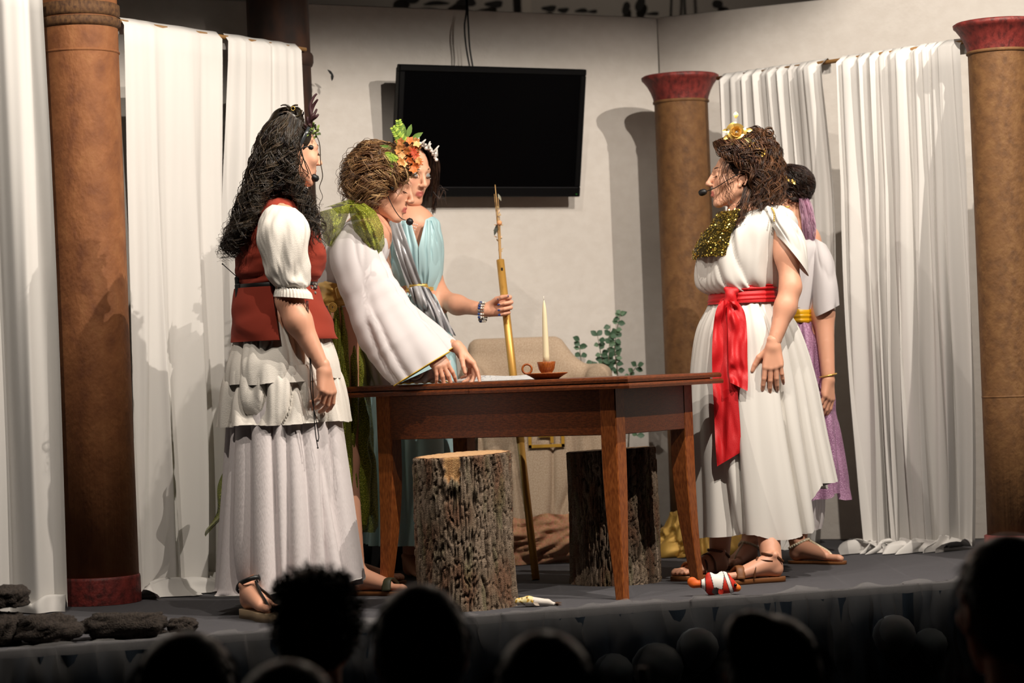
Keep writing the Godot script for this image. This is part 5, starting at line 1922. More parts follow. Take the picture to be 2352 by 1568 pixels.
	for w in [[928, 330, 902, 292, 0.11], [905, 352, 892, 400, 0.13], [900, 350, 888, 372, 0.13], [925, 322, 915, 276, 0.1], [895, 385, 880, 400, 0.125]]:
		var a: Vector3 = q.call(w[0], w[1], w[4])
		var c: Vector3 = q.call(w[2], w[3], w[4] + 0.005)
		g.tube(PackedVector3Array([a, c]), PackedFloat32Array([0.0015]), 4, lin("6f8a2c"))
		var dir := (c - a).normalized()
		var sd := dir.cross(Vector3.BACK)
		for k in 9:
			var t := (k + 0.5) / 9.0
			for s in [-1, 1]:
				g.leaf(a.lerp(c, t), sd * s + dir * 0.5, Vector3(0, 0, 1), 0.024 * (1.1 - 0.6 * t), 0.009, lin(["7ea02f", "97b23a", "5f7f26", "a9bd4a"][(k + s + 4) % 4]), 0.1)
	var fern := put(g, "fern_fronds", M.painted, o)
	g = Geo.new()
	for w in [[935, 318, 0.35, 1], [942, 322, 0.9, 0.5], [928, 318, 0.0, 1], [905, 345, -0.8, 0.3], [930, 320, -0.25, 1]]:
		g.leaf(q.call(w[0], w[1], 0.1), Vector3(w[2], w[3], 0.1), Vector3(0, 0, 1), 0.055, 0.02, lin("5f7d34"), 0.08)
	put(g, "green_leaves", M.painted, o)
	g = Geo.new()
	for k in 30:
		var t := k / 29.0
		var c: Vector3 = q.call(lerpf(908, 955, fmod(k * 0.618, 1.0)) + r(-8, 10) + 10.0 * (1.0 - t), lerpf(320, 388, t) + r(-6, 6), 0.115 + r(-0.012, 0.02))
		var nm := Vector3(r(-0.7, 0.7), r(-0.4, 0.7), 1).normalized()
		var col := lin(["c98a4a", "d69a5c", "b8733a", "e0a96c", "cf6a2e"][k % 5])
		for p in 5:
			var an := TAU * p / 5.0 + k
			var e := nm.cross(Vector3.UP).normalized()
			g.leaf(c, e * cos(an) + nm.cross(e) * sin(an) + nm * 0.45, nm, r(0.013, 0.019), 0.014, col, 0.25)
	for w in [[955, 358, "c2502a"], [962, 372, "d8743a"], [950, 348, "b8401f"]]:
		for p in 9:
			var an := TAU * p / 9.0
			g.leaf(q.call(w[0], w[1], 0.125), Vector3(cos(an), sin(an), 0.35), Vector3(0, 0, 1), 0.018, 0.006, lin(w[2]), 0.2)
	put(g, "orange_flowers", M.painted, o)
	# earring and microphone
	g = Geo.new()
	var er := hf * Vector3(-0.078, -0.045, -0.008)
	g.lathe(Transform3D(Basis(Vector3.UP, 0.3), er + Vector3(0, -0.012, 0.004)), [[0.001, -0.026], [0.009, -0.022], [0.011, -0.012], [0.008, -0.002], [0.003, 0.004], [0.002, 0.012]], 14, lin("5a1c12"))
	put(g, "earring", M.glossy_painted, o)
	g = Geo.new()
	g.tube(spline([q.call(884, 432, 0.12), q.call(900, 470, 0.105), q.call(918, 498, 0.085), q.call(932, 506, 0.075)], 16), PackedFloat32Array([0.0016]), 6, Color.WHITE)
	ball(g, q.call(941, 509, 0.075), 0.0145, Color.WHITE)
	g.tube(PackedVector3Array([q.call(898, 432, 0.11), q.call(901, 432, 0.115), q.call(903, 432, 0.118), q.call(904, 432, 0.118)]), PackedFloat32Array([0.006, 0.009, 0.009, 0.002]), 14, Color.WHITE)
	put(g, "microphone", M.black_plastic, o)
	g = Geo.new()
	g.tube(PackedVector3Array([q.call(808, 442, 0.02), q.call(784, 462, 0.02)]), PackedFloat32Array([0.0015]), 5, Color.WHITE)
	put(g, "aerial", M.black_plastic, o)
	for f in [fx, fx2]:
		sole(o, f, "sandal_sole", M.tan_leather, 0.016)
		g = Geo.new()
		strap(g, f, [Vector3(-0.046, 0.002, 0.165), Vector3(-0.034, 0.03, 0.165), Vector3(0.0, 0.046, 0.16), Vector3(0.03, 0.04, 0.162), Vector3(0.046, 0.004, 0.165)], 0.018)
		put(g, "sandal_strap", mat("olive_leather", "33341f", 0.6), o)

func pink_woman() -> void:
	var z := 9.55
	var q := func(x, y, dz): return at(x, y, z - dz)
	var fl := func(x, y, d):
		var p := at(x, y, d)
		p.y = 0.0
		return p
	var o := thing("person", fl.call(1790, 1275, 9.5), "person with a pink ponytail, white shirt, yellow sash and pink organza skirt", "person")
	var skin := lin(SKIN)
	var hf := head_frame(at(1802, 452, z), -100, 0)
	var g := Geo.new()
	g.add(head_shape(), hf)
	body(g, [
		bone(hf * Vector3(0, -0.1, -0.03), q.call(1832, 545, 0), 0.044, 0.05),
		bone(q.call(1832, 575, -0.12), q.call(1838, 577, 0.1), 0.042, 0.042), bone(q.call(1832, 560, 0), q.call(1828, 720, 0), 0.095, 0.095), bone(q.call(1828, 720, 0), q.call(1828, 790, 0), 0.1, 0.12),
		bone(q.call(1880, 600, 0.1), q.call(1892, 720, 0.12), 0.038, 0.038), bone(q.call(1892, 720, 0.12), q.call(1902, 862, 0.17), 0.04, 0.027),
		bone(q.call(1780, 575, -0.1), q.call(1770, 720, -0.12), 0.042, 0.038), bone(q.call(1770, 720, -0.12), q.call(1760, 850, -0.1), 0.038, 0.027),
		bone(q.call(1845, 800, 0.02), q.call(1850, 1050, 0.03), 0.09, 0.055), bone(q.call(1850, 1050, 0.03), at(1832, 1240, 9.44), 0.055, 0.036),
		bone(q.call(1800, 800, 0.0), q.call(1745, 1050, 0.03), 0.09, 0.055), bone(q.call(1745, 1050, 0.03), at(1724, 1240, 9.44), 0.055, 0.036)], 0.0115, 0.03, func(_p): return skin)
	var tips: Array = hand(g, q.call(1903, 866, 0.172), Vector3(-0.08, -1, 0.08), Vector3(-0.75, 0, -0.65), -1, [[14, 22, 14], [18, 24, 16], [22, 28, 18], [26, 30, 18]], [Vector3(0.5, 0.8, 0.4), Vector3(0.15, 0.95, 0.4), Vector3(0.0, 0.95, 0.3)], 3, skin, 0.95)
	var f1 := foot(g, fl.call(1816, 1262, 9.44), Vector3(0.83, 0, 0.55), 1, at(1830, 1235, 9.44), 0.012, skin, 0.97)
	var f2 := foot(g, fl.call(1730, 1268, 9.44), Vector3(-0.55, 0, 0.83), -1, at(1725, 1235, 9.44), 0.012, skin, 0.97)
	put(g, "body", M.skin, o)
	nails(tips, o, mat("nail_plain", "d9a594", 0.35))
	g = Geo.new()
	loft(g, [ring(z, 738, 1785, 1868, 0.125), ring(z, 705, 1780, 1876, 0.135), ring(z, 640, 1778, 1892, 0.15), ring(z, 590, 1782, 1898, 0.155), ring(z, 562, 1796, 1888, 0.14), ring(z, 545, 1815, 1866, 0.08)], 90, 6, Color.WHITE, func(a, t): return 0.007 * pleat(a, t, 7, 1.2, 101.0) * (1.0 - t))
	put(g, "shirt", M.white_jersey, o)
	for s in [1, -1]:
		g = Geo.new()
		var cx := 1886.0 if s == 1 else 1785.0
		loft(g, [slant(z, cx - 4 * s, 556, 16, 8, 0.05, 0.08 * s), slant(z, cx + 2, 590, 26, 8, 0.068, 0.1 * s), slant(z, cx + 8, 650, 28, 2, 0.07, 0.115 * s), slant(z, cx + 11, 715, 28, -14, 0.07, 0.12 * s)], 70, 7, Color.WHITE, func(a, t): return 0.006 * t * pleat(a, t, 6, 1.2, 103.0 + s))
		put(g, "sleeve", M.white_jersey, o)
	g = Geo.new()
	loft(g, [ring(z, 742, 1784, 1870, 0.128), ring(z, 732, 1783, 1871, 0.134), ring(z, 720, 1782, 1871, 0.134), ring(z, 708, 1783, 1869, 0.13)], 80, 5, Color.WHITE, func(a, t): return 0.007 + 0.003 * ridged(a * 0.4, t, 3, 8.0, 105.0))
	put(g, "yellow_sash", M.yellow_satin, o)
	g = Geo.new()
	var sk := [ring(z, 736, 1788, 1868, 0.125), ring(z, 800, 1780, 1885, 0.15), ring(z, 920, 1768, 1908, 0.18), ring(z, 1040, 1752, 1924, 0.2), ring(z, 1150, 1742, 1938, 0.21)]
	skirt(g, sk, 180, 50, Color.WHITE, func(a, t): return (0.006 + 0.022 * t) * pleat(a, t, 10, 0.5, 107.0) + 0.005 * ridged(a, t, 26, 5.0, 108.0), func(a): return 0.97 + 0.03 * ridged(a, 0, 8, 1, 109.0))
	put(g, "organza_skirt", M.pink_organza, o)
	g = Geo.new()
	var sk2 := [ring(z, 736, 1790, 1866, 0.12), ring(z, 900, 1775, 1890, 0.15), ring(z, 1150, 1758, 1890, 0.17), ring(z, 1215, 1756, 1880, 0.175)]
	skirt(g, sk2, 120, 40, Color.WHITE, func(a, t): return 0.016 * t * pleat(a, t, 9, 0.5, 110.0), func(a): return 0.98)
	put(g, "underskirt", M.white_jersey, o)
	# hair: dark, pinned up, with a pink ponytail
	g = Geo.new()
	var cap := hf * Vector3(0, 0.045, -0.03)
	body(g, [egg(cap, Vector3(0.092, 0.083, 0.084)), egg(q.call(1832, 410, 0.02), Vector3(0.036, 0.042, 0.042))], 0.008, 0.03, func(_p): return lin("1a110d"))
	var tones := [lin("1f1410"), lin("2a1b15"), lin("35231a"), lin("150d0a")]
	var gd := [
		[q.call(1775, 400, 0.03), q.call(1790, 410, 0.08), q.call(1815, 430, 0.1), q.call(1838, 445, 0.07), q.call(1852, 462, 0.05)],
		[q.call(1790, 390, 0.03), q.call(1808, 395, 0.07), q.call(1830, 410, 0.09), q.call(1848, 430, 0.07), q.call(1858, 455, 0.05)],
		[q.call(1800, 385, 0.0), q.call(1820, 385, 0.04), q.call(1845, 400, 0.05), q.call(1856, 425, 0.04), q.call(1862, 452, 0.04)],
		[q.call(1790, 430, 0.08), q.call(1800, 450, 0.09), q.call(1820, 458, 0.09), q.call(1836, 458, 0.07), q.call(1848, 460, 0.05)]]
	combed(g, hf, Vector3(0, 0.03, -0.13), 500, 0.0017, tones, -0.5, 0.004)
	locks(g, gd, 120, 0.004, 0.008, 2.5, 0.012, tones, 24)
	locks(g, gd, 60, 0.0012, 0.012, 3.0, 0.022, tones, 24, 1.0, 3)
	put(g, "hair", M.dark_hair, o)
	g = Geo.new()
	var pk := [lin("8a5a72"), lin("a0708a"), lin("74465e"), lin("b08aa0")]
	var gp := [
		[q.call(1836, 445, 0.06), q.call(1842, 480, 0.08), q.call(1846, 520, 0.1), q.call(1852, 565, 0.12)],
		[q.call(1842, 440, 0.04), q.call(1852, 475, 0.07), q.call(1860, 520, 0.1), q.call(1866, 572, 0.12)],
		[q.call(1850, 445, 0.02), q.call(1862, 480, 0.05), q.call(1870, 520, 0.08), q.call(1872, 560, 0.11)]]
	locks(g, gp, 80, 0.004, 0.004, 1.2, 0.01, pk, 20)
	put(g, "pink_ponytail", M.brown_hair, o)
	g = Geo.new()
	for k in 20:
		g.leaf(q.call(1806 + r(-20, 16), 420 + r(-16, 16), 0.1), Vector3(r(-1, 1), r(-1, 1), 0.5), Vector3(0, 0, 1), r(0.014, 0.024), 0.01, Color.WHITE, 0.15)
	put(g, "gold_flower_clip", M.gold, o)
	g = Geo.new()
	g.tube(PackedVector3Array([q.call(1800, 474, 0.09), q.call(1808, 476, 0.1), q.call(1814, 474, 0.1)]), PackedFloat32Array([0.004]), 8, Color.WHITE)
	put(g, "earring", M.gold, o)
	g = Geo.new()
	var bc: Vector3 = q.call(1902, 862, 0.168)
	var rg := PackedVector3Array()
	for k in 25:
		var a := TAU * k / 24.0
		rg.append(bc + Vector3(cos(a) * 0.033, 0.006 * cos(a), sin(a) * 0.031))
	g.tube(rg, PackedFloat32Array([0.003]), 6, Color.WHITE, false)
	put(g, "bracelet", M.gold, o)
	for f in [f1, f2]:
		sole(o, f, "sandal_sole", M.tan_leather, 0.012)
		g = Geo.new()
		for e in [[Vector3(0.016, 0.01, 0.2), Vector3(0.014, 0.036, 0.175), Vector3(0.006, 0.058, 0.13), Vector3(0.0, 0.08, 0.085)], [Vector3(-0.036, 0.05, 0.01), Vector3(-0.036, 0.07, 0.05), Vector3(0.0, 0.086, 0.082), Vector3(0.036, 0.07, 0.05), Vector3(0.036, 0.05, 0.01)]]:
			var p := []
			for w in e: p.append(f * (w as Vector3))
			var path := spline(p, 40)
			g.tube(path, PackedFloat32Array([0.006]), 6, lin("d8c8a8"), true, 0.5)
			bead_string(g, path, 0.005, lin("e8dcc4"), 1.6)
		put(g, "beaded_straps", M.glossy_painted, o)

func toga_woman() -> void:
	var z := 9.0
	var q := func(x, y, dz): return at(x, y, z - dz)
	var fl := func(x, y, d):
		var p := at(x, y, d)
		p.y = 0.0
		return p
	var o := thing("person", fl.call(1720, 1330, z), "person in a white toga with a long red sash and a gold rose crown", "person")
	var skin := lin(SKIN)
	var hf := head_frame(at(1690, 412, z), -88, 7)
	var g := Geo.new()
	g.add(head_shape(), hf)
	var prims := [
		bone(hf * Vector3(0, -0.1, -0.03), q.call(1722, 505, 0), 0.046, 0.052),
		bone(q.call(1735, 528, -0.12), q.call(1735, 528, 0.12), 0.048, 0.048), bone(q.call(1722, 520, 0), q.call(1712, 640, 0), 0.1, 0.1), bone(q.call(1712, 640, 0), q.call(1715, 760, 0), 0.1, 0.125),
		bone(q.call(1792, 525, 0.13), q.call(1808, 585, 0.16), 0.044, 0.044), bone(q.call(1808, 585, 0.16), q.call(1816, 660, 0.19), 0.043, 0.036), bone(q.call(1816, 660, 0.19), q.call(1804, 705, 0.205), 0.037, 0.0375), bone(q.call(1804, 705, 0.205), q.call(1776, 792, 0.237), 0.037, 0.0242),
		bone(q.call(1760, 512, -0.13), q.call(1760, 665, -0.19), 0.046, 0.04), bone(q.call(1760, 665, -0.19), q.call(1715, 790, -0.2), 0.04, 0.028),
		bone(q.call(1705, 760, 0.06), q.call(1745, 1060, 0.08), 0.088, 0.055), bone(q.call(1745, 1060, 0.08), at(1772, 1285, 8.72), 0.054, 0.038),
		bone(q.call(1705, 760, -0.06), q.call(1665, 1060, -0.06), 0.088, 0.055), bone(q.call(1665, 1060, -0.06), at(1652, 1280, 8.98), 0.054, 0.038)]
	body(g, prims, 0.0115, 0.03, func(_p): return skin)
	var tips: Array = hand(g, q.call(1776, 790, 0.237), Vector3(-0.05, -1, 0.1), Vector3(0.1, 0.05, -1), 1, [[8, 14, 8], [12, 14, 8], [12, 16, 8], [14, 18, 10]], [Vector3(0.75, 0.6, 0.2), Vector3(0.5, 0.85, 0.2), Vector3(0.4, 0.9, 0.15)], 7, skin, 0.99)
	tips.append_array(hand(g, q.call(1713, 795, -0.2), Vector3(-0.1, -1, 0), Vector3(0.1, 0, 1), -1, [[15, 20, 15], [18, 20, 15], [20, 22, 15], [22, 24, 15]], [Vector3(0.6, 0.7, 0.3), Vector3(0.4, 0.9, 0.3), Vector3(0.3, 0.9, 0.3)], 4, skin, 0.97))
	var f1 := foot(g, fl.call(1797, 1325, 8.7), Vector3(-0.96, 0, 0.28), -1, at(1772, 1280, 8.72), 0.018, skin, 0.98)
	var f2 := foot(g, fl.call(1668, 1310, 8.99), Vector3(-0.82, 0, 0.57), 1, at(1653, 1275, 8.98), 0.018, skin, 0.98)
	put(g, "body", M.skin, o)
	face_parts(o, hf, lin("2a1a12"))
	nails(tips, o, mat("nail_pale", "d9a594", 0.35))
	# bodice, bloused over the sash
	g = Geo.new()
	var v := [ring(z, 676, 1634, 1788, 0.14), ring(z, 664, 1612, 1790, 0.155), ring(z, 645, 1601, 1794, 0.17), ring(z, 610, 1602, 1800, 0.178), ring(z, 570, 1611, 1812, 0.18), ring(z, 535, 1626, 1822, 0.178), ring(z, 508, 1658, 1822, 0.165), ring(z, 490, 1700, 1815, 0.14), ring(z, 480, 1730, 1805, 0.11), ring(z, 475, 1752, 1800, 0.085)]
	loft(g, v, 200, 6, Color.WHITE, func(a, t): return (1.0 - smoothstep(0.75, 0.95, t)) * ((0.006 + 0.007 * sin(PI * t)) * pleat(a + 0.9 * t, t, 9, 1.0, 33.0) + 0.004 * ridged(a + 0.8 * t, t, 26, 1.8, 34.0)))
	put(g, "bodice", M.white_cotton, o)
	# draped cap sleeves gathered at the shoulder
	for s in [1, -1]:
		g = Geo.new()
		var dz: float = 0.14 * s
		var sl := [slant(z, 1778, 480, 16, 8, 0.02, dz), slant(z, 1792, 497, 32, 14, 0.05, dz), slant(z, 1806, 528, 40, 22, 0.066, dz + 0.012 * s), slant(z, 1816, 562, 38, 34, 0.072, dz + 0.02 * s), slant(z, 1820, 588, 37, 46, 0.074, dz + 0.025 * s)]
		loft(g, sl, 110, 8, Color.WHITE, func(a, t): return 0.011 * sin(PI * minf(t * 1.2, 1.0)) * pleat(a - 0.4 * t, t, 9, 1.3, 36.0 + s))
		put(g, "shoulder_drape", M.white_cotton, o)
	g = Geo.new()
	bead_string(g, spline([q.call(1772, 476, 0.165), q.call(1778, 490, 0.2), q.call(1778, 508, 0.215)], 60), 0.0035, Color.WHITE)
	put(g, "shoulder_braid", M.gold, o)
	# sequinned collar on the chest
	g = Geo.new()
	open_loft(g, [ring(z, 590, 1606, 1800, 0.18), ring(z, 560, 1612, 1806, 0.184), ring(z, 530, 1632, 1796, 0.18), ring(z, 505, 1652, 1780, 0.155), ring(z, 485, 1668, 1765, 0.115)], PI - 0.7, PI + 1.12, 50, 6, Color.WHITE, func(a, t): return 0.021 + 0.004 * ridged(a, t, 14, 4.0, 38.0) - 0.03 * maxf(0.0, absf(a - PI - 0.15) - 0.6) * (1.0 - t))
	var collar := put(g, "sequin_collar", M.gold_sequins, o)
	var gq := Geo.new()
	for k in 1500:
		var t3 := (rng.randi() % (g.i.size() / 3)) * 3
		var c3 := (g.v[g.i[t3]] + g.v[g.i[t3 + 1]] + g.v[g.i[t3 + 2]]) / 3.0
		var n3 := (g.v[g.i[t3 + 2]] - g.v[g.i[t3]]).cross(g.v[g.i[t3 + 1]] - g.v[g.i[t3]]).normalized()
		var nn := (n3 + Vector3(r(-0.6, 0.6), r(-0.6, 0.6), r(-0.6, 0.6))).normalized()
		var e1 := nn.cross(Vector3(0.3, 1, 0.2)).normalized() * 0.0028
		var e2 := nn.cross(e1)
		var b3 := gq.v.size()
		c3 += n3 * 0.002 + Vector3(r(-0.004, 0.004), r(-0.004, 0.004), 0)
		for e in 6: gq.v.append(c3 + e1 * cos(e * TAU / 6.0) + e2 * sin(e * TAU / 6.0))
		gq.fill(Color.WHITE)
		for e in 4: gq.tri(b3, b3 + e + 1, b3 + e + 2)
	put(gq, "sequins", M.sequin, collar).set_meta("kind", "stuff")
	# skirt, open at the near side
	g = Geo.new()
	var sk := [ring(z, 672, 1640, 1784, 0.13), ring(z, 702, 1632, 1791, 0.146), ring(z, 760, 1607, 1828, 0.19), ring(z, 870, 1594, 1862, 0.205), ring(z, 1000, 1592, 1886, 0.23), ring(z, 1130, 1598, 1912, 0.25), ring(z, 1228, 1602, 1932, 0.26)]
	var hemf := func(a: float) -> float:
		var e := wrapf(a, -PI, PI)
		return 0.985 - 0.165 * smoothstep(-1.1, -0.75, e) * smoothstep(2.6, 1.2, e) + 0.018 * ridged(a, 0.0, 8, 1.0, 42.0)
	skirt(g, sk, 320, 80, Color.WHITE, func(a, t): return smoothstep(0.0, 0.1, t) * (0.006 + 0.034 * t) * pleat(a, t, 13, 0.3, 44.0) + 0.004 * ridged(a, t, 40, 0.7, 45.0) * (1.0 - t), hemf)
	put(g, "skirt", M.white_cotton, o)
	# red sash: band, knot and two tails
	g = Geo.new()
	loft(g, [ring(z, 697, 1629, 1793, 0.153), ring(z, 688, 1629, 1793, 0.156), ring(z, 676, 1631, 1791, 0.152), ring(z, 664, 1632, 1790, 0.152), ring(z, 656, 1636, 1787, 0.148)], 120, 5, Color.WHITE, func(a, t): return 0.005 + 0.0035 * ridged(a * 0.35 + 7.0, t, 3, 9.0, 46.0))
	var sash := put(g, "red_sash", M.red_sash, o)
	g = Geo.new()
	body(g, [egg(q.call(1678, 680, 0.165), Vector3(0.02, 0.027, 0.018), Basis(Vector3.BACK, 0.3)), bone(q.call(1668, 664, 0.16), q.call(1690, 668, 0.165), 0.01, 0.012), bone(q.call(1672, 690, 0.165), q.call(1662, 704, 0.168), 0.014, 0.012), bone(q.call(1684, 690, 0.165), q.call(1690, 708, 0.17), 0.012, 0.014)], 0.004, 0.008, func(_p): return Color.WHITE)
	put(g, "knot", M.red_sash, sash)
	for s in [[[1668, 690, 14], [1664, 720, 22], [1662, 780, 26], [1663, 850, 27], [1668, 930, 28], [1672, 1000, 29], [1674, 1050, 27]], [[1682, 692, 12], [1690, 715, 20], [1694, 760, 22], [1695, 820, 22], [1696, 860, 22], [1697, 888, 20]]]:
		g = Geo.new()
		var pts := PackedVector3Array()
		var cl := []
		for e in s: cl.append(Vector3(e[0], e[1], e[2]))
		var cc := spline(cl, 60)
		var last: float = s[s.size() - 1][1]
		for j in 61:
			var t := j / 60.0
			for k in 15:
				var u := k / 14.0 * 2.0 - 1.0
				var dz := 0.182 + 0.05 * t + 0.012 * ridged(u * 1.2, t, 5, 3.5, last) * (1.0 - 0.3 * t) + (0.012 if last < 1000 else 0.0)
				var y := cc[j].y + (16.0 * t * (u - 0.3) * -1.0 if last > 1000 else 10.0 * t * u)
				pts.append(q.call(cc[j].x + u * cc[j].z, y, dz))
		g.grid(pts, 15, false, Color.WHITE, true)
		put(g, "sash_tail", M.red_sash, sash)
	# hair: half pinned up, curls on the shoulders
	g = Geo.new()
	var cap := hf * Vector3(0, 0.045, -0.03)
	var base := lin("2a1a12")
	body(g, [egg(cap, Vector3(0.094, 0.083, 0.081)), egg(q.call(1732, 340, 0), Vector3(0.05, 0.04, 0.05)), bone(q.call(1742, 370, 0), q.call(1755, 430, 0.01), 0.045, 0.045), bone(q.call(1748, 430, 0.02), q.call(1745, 470, 0.05), 0.045, 0.03)], 0.008, 0.025, func(_p): return base)
	var tones := [lin("38231a"), lin("46301f"), lin("5c3d29"), lin("2c1b13"), lin("6e4a32")]
	var gd := [
		[q.call(1640, 330, 0.02), q.call(1655, 352, 0.075), q.call(1690, 372, 0.09), q.call(1725, 400, 0.1), q.call(1738, 450, 0.11), q.call(1712, 500, 0.16)],
		[q.call(1645, 325, 0.03), q.call(1665, 342, 0.085), q.call(1705, 355, 0.095), q.call(1742, 390, 0.1), q.call(1752, 440, 0.12), q.call(1740, 495, 0.17)],
		[q.call(1665, 318, 0.04), q.call(1695, 330, 0.085), q.call(1735, 345, 0.085), q.call(1765, 385, 0.08), q.call(1772, 435, 0.1), q.call(1765, 482, 0.16)],
		[q.call(1690, 312, 0.02), q.call(1725, 312, 0.06), q.call(1760, 330, 0.06), q.call(1782, 375, 0.05), q.call(1788, 430, 0.06), q.call(1780, 475, 0.12)],
		[q.call(1700, 308, 0.0), q.call(1735, 300, 0.0), q.call(1772, 328, 0.0), q.call(1790, 375, 0.0), q.call(1795, 430, 0.0), q.call(1790, 470, 0.02)],
		[q.call(1690, 312, -0.03), q.call(1730, 312, -0.06), q.call(1762, 345, -0.07), q.call(1775, 400, -0.07), q.call(1770, 450, -0.06), q.call(1760, 480, -0.05)]]
	combed(g, hf, Vector3(0, 0.07, -0.13), 600, 0.0015, tones)
	locks(g, gd, 220, 0.0048, 0.018, 4.8, 0.018, tones, 36)
	locks(g, gd, 160, 0.0012, 0.013, 5.0, 0.022, tones, 40, 1.0, 3)
	var gf := [[q.call(1712, 430, 0.08), q.call(1700, 470, 0.1), q.call(1690, 500, 0.13), q.call(1672, 520, 0.17)], [q.call(1725, 440, 0.09), q.call(1712, 480, 0.12), q.call(1708, 505, 0.16), q.call(1700, 520, 0.18)], [q.call(1700, 460, -0.02), q.call(1680, 490, 0.0), q.call(1668, 510, 0.05), q.call(1650, 520, 0.1)]]
	locks(g, gf, 60, 0.0035, 0.008, 3.0, 0.012, tones, 26)
	for k in 30:
		var c0: Vector3 = q.call(1742 + r(-26, 26), 325 + r(-22, 20), r(-0.04, 0.06))
		var a := r(0, TAU)
		var lp := PackedVector3Array()
		for j in 13:
			var an := a + j * 0.5
			lp.append(c0 + Vector3(cos(an) * 0.018, sin(an) * 0.016, sin(an * 0.6) * 0.015))
		g.tube(lp, taper(12, 0.003, 0.0052, 0.002), 5, tones[k % 5], false)
	# wisps over the cheek
	for k in 12:
		var x0 := r(1660, 1690)
		g.tube(spline([q.call(x0, 370, 0.075), q.call(x0 - r(4, 16), 395, 0.082), q.call(x0 - r(-4, 18), 425, 0.082), q.call(x0 + r(-10, 22), 455, 0.075), q.call(x0 + r(-4, 26), 475, 0.08)], 24), taper(24, 0.0013, 0.001, 0.0004), 3, tones[k % 5], false)
	put(g, "hair", M.brown_hair, o)
	# crown: gold rose, leaves, leaf comb
	g = Geo.new()
	var rc: Vector3 = q.call(1692, 302, 0.075)
	for k in 16:
		var lay := k / 5.0
		var an := k * 2.4
		var rad := 0.005 + 0.0085 * lay
		var pts := PackedVector3Array()
		for j in 6:
			for i2 in 7:
				var u := i2 / 6.0 * 2.0 - 1.0
				var w := j / 5.0
				var aa := an + u * (0.95 - 0.12 * lay)
				var rr := rad * (0.35 + 0.75 * w) + 0.003 * lay * w * w
				var hh := (0.02 + 0.003 * (3.0 - lay)) * w - 0.005 * lay * w * w - 0.004 * u * u * w
				pts.append(rc + Vector3(cos(aa) * rr, sin(aa) * rr * 0.92, hh - 0.008))
		g.grid(pts, 7, false, Color.WHITE)
	var rose := put(g, "gold_rose", M.gold, o)
	g = Geo.new()
	for w in [[1690, 272, 0.06, 0.1, 1, 0], [1675, 302, 0.06, -1, 0.2, 0.2], [1676, 312, 0.06, -1, -0.4, 0.3], [1712, 300, 0.07, 1, 0.1, 0.2]]:
		g.leaf(q.call(w[0], w[1], w[2]), Vector3(w[3], w[4], w[5]), Vector3(0, 0.2, 1), 0.026, 0.018, Color.WHITE)
	for k in 26:
		var t := k / 25.0
		g.leaf(q.call(1722 + 34 * t, 334 + 20 * t + r(-6, 6), 0.095), Vector3(r(-1, 1), r(-0.8, 0.8), 0.6), Vector3(0, 0, 1), r(0.01, 0.016), 0.006, Color.WHITE)
	put(g, "gold_leaf_comb", M.gold, o).set_meta("kind", "stuff")
	g = Geo.new()
	for w in [[1698, 326, -0.5, -1], [1705, 322, 0.5, -0.7], [1710, 318, 0.9, -0.5], [1690, 328, -0.9, -0.9], [1700, 330, 0.1, -1]]:
		g.leaf(q.call(w[0], w[1], 0.092), Vector3(w[2], w[3], 0.25), Vector3(0, 0.2, 1), 0.03, 0.02, lin("55512a"), 0.1)
	put(g, "rose_leaves", mat("dull_gold_leaf", "ffffff", 0.4, 0.5, true), o)
	headset(o, hf, 1, 0.118)
	# tan sandals
	for f in [f1, f2]:
		sole(o, f, "sandal_sole", M.tan_leather, 0.018)
		g = Geo.new()
		strap(g, f, [Vector3(-0.046, 0.002, 0.175), Vector3(-0.036, 0.026, 0.178), Vector3(0.0, 0.046, 0.172), Vector3(0.03, 0.04, 0.176), Vector3(0.046, 0.004, 0.18)], 0.016)
		put(g, "toe_strap", M.tan_leather, o)
		g = Geo.new()
		strap(g, f, [Vector3(-0.044, 0.002, 0.13), Vector3(-0.034, 0.036, 0.12), Vector3(0.0, 0.062, 0.105), Vector3(0.028, 0.064, 0.08), Vector3(0.034, 0.06, 0.05)], 0.005)
		strap(g, f, [Vector3(-0.036, 0.002, 0.08), Vector3(-0.033, 0.05, 0.085), Vector3(0.0, 0.075, 0.095), Vector3(0.034, 0.04, 0.12), Vector3(0.038, 0.002, 0.125)], 0.005)
		strap(g, f, [Vector3(-0.03, 0.055, 0.006), Vector3(-0.037, 0.075, 0.035), Vector3(-0.02, 0.086, 0.07), Vector3(0.02, 0.086, 0.07), Vector3(0.037, 0.076, 0.035), Vector3(0.03, 0.055, 0.006)], 0.005)
		put(g, "sandal_straps", M.brown_leather, o)

func floor_at(x: float, y: float, d: float) -> Vector3:
	var p := at(x, y, d)
	p.y = 0.0
	return p

func leaf_mesh(length: float, width: float, col: Color) -> Mesh:
	var g := Geo.new()
	g.leaf(Vector3.ZERO, Vector3.UP, Vector3.BACK, length, width, col, 0.15)
	var arr := []
	arr.resize(Mesh.ARRAY_MAX)
	arr[Mesh.ARRAY_VERTEX] = g.v
	arr[Mesh.ARRAY_COLOR] = g.c
	arr[Mesh.ARRAY_INDEX] = g.i
	var st := SurfaceTool.new()
	st.create_from_arrays(arr)
	st.generate_normals()
	return st.commit()

func leafy(parent: MeshInstance3D, mesh: Mesh, m: Material, p: Vector3, dir: Vector3, nrm: Vector3) -> void:
	var o := MeshInstance3D.new()
	o.mesh = mesh
	o.material_override = m
	o.name = "leaf"
	parent.add_child(o, true)
	var y := dir.normalized()
	var x := y.cross(nrm).normalized()
	# parent meshes sit so that their own space is world space
	o.transform = Transform3D(Basis(x, y, x.cross(y)), p)

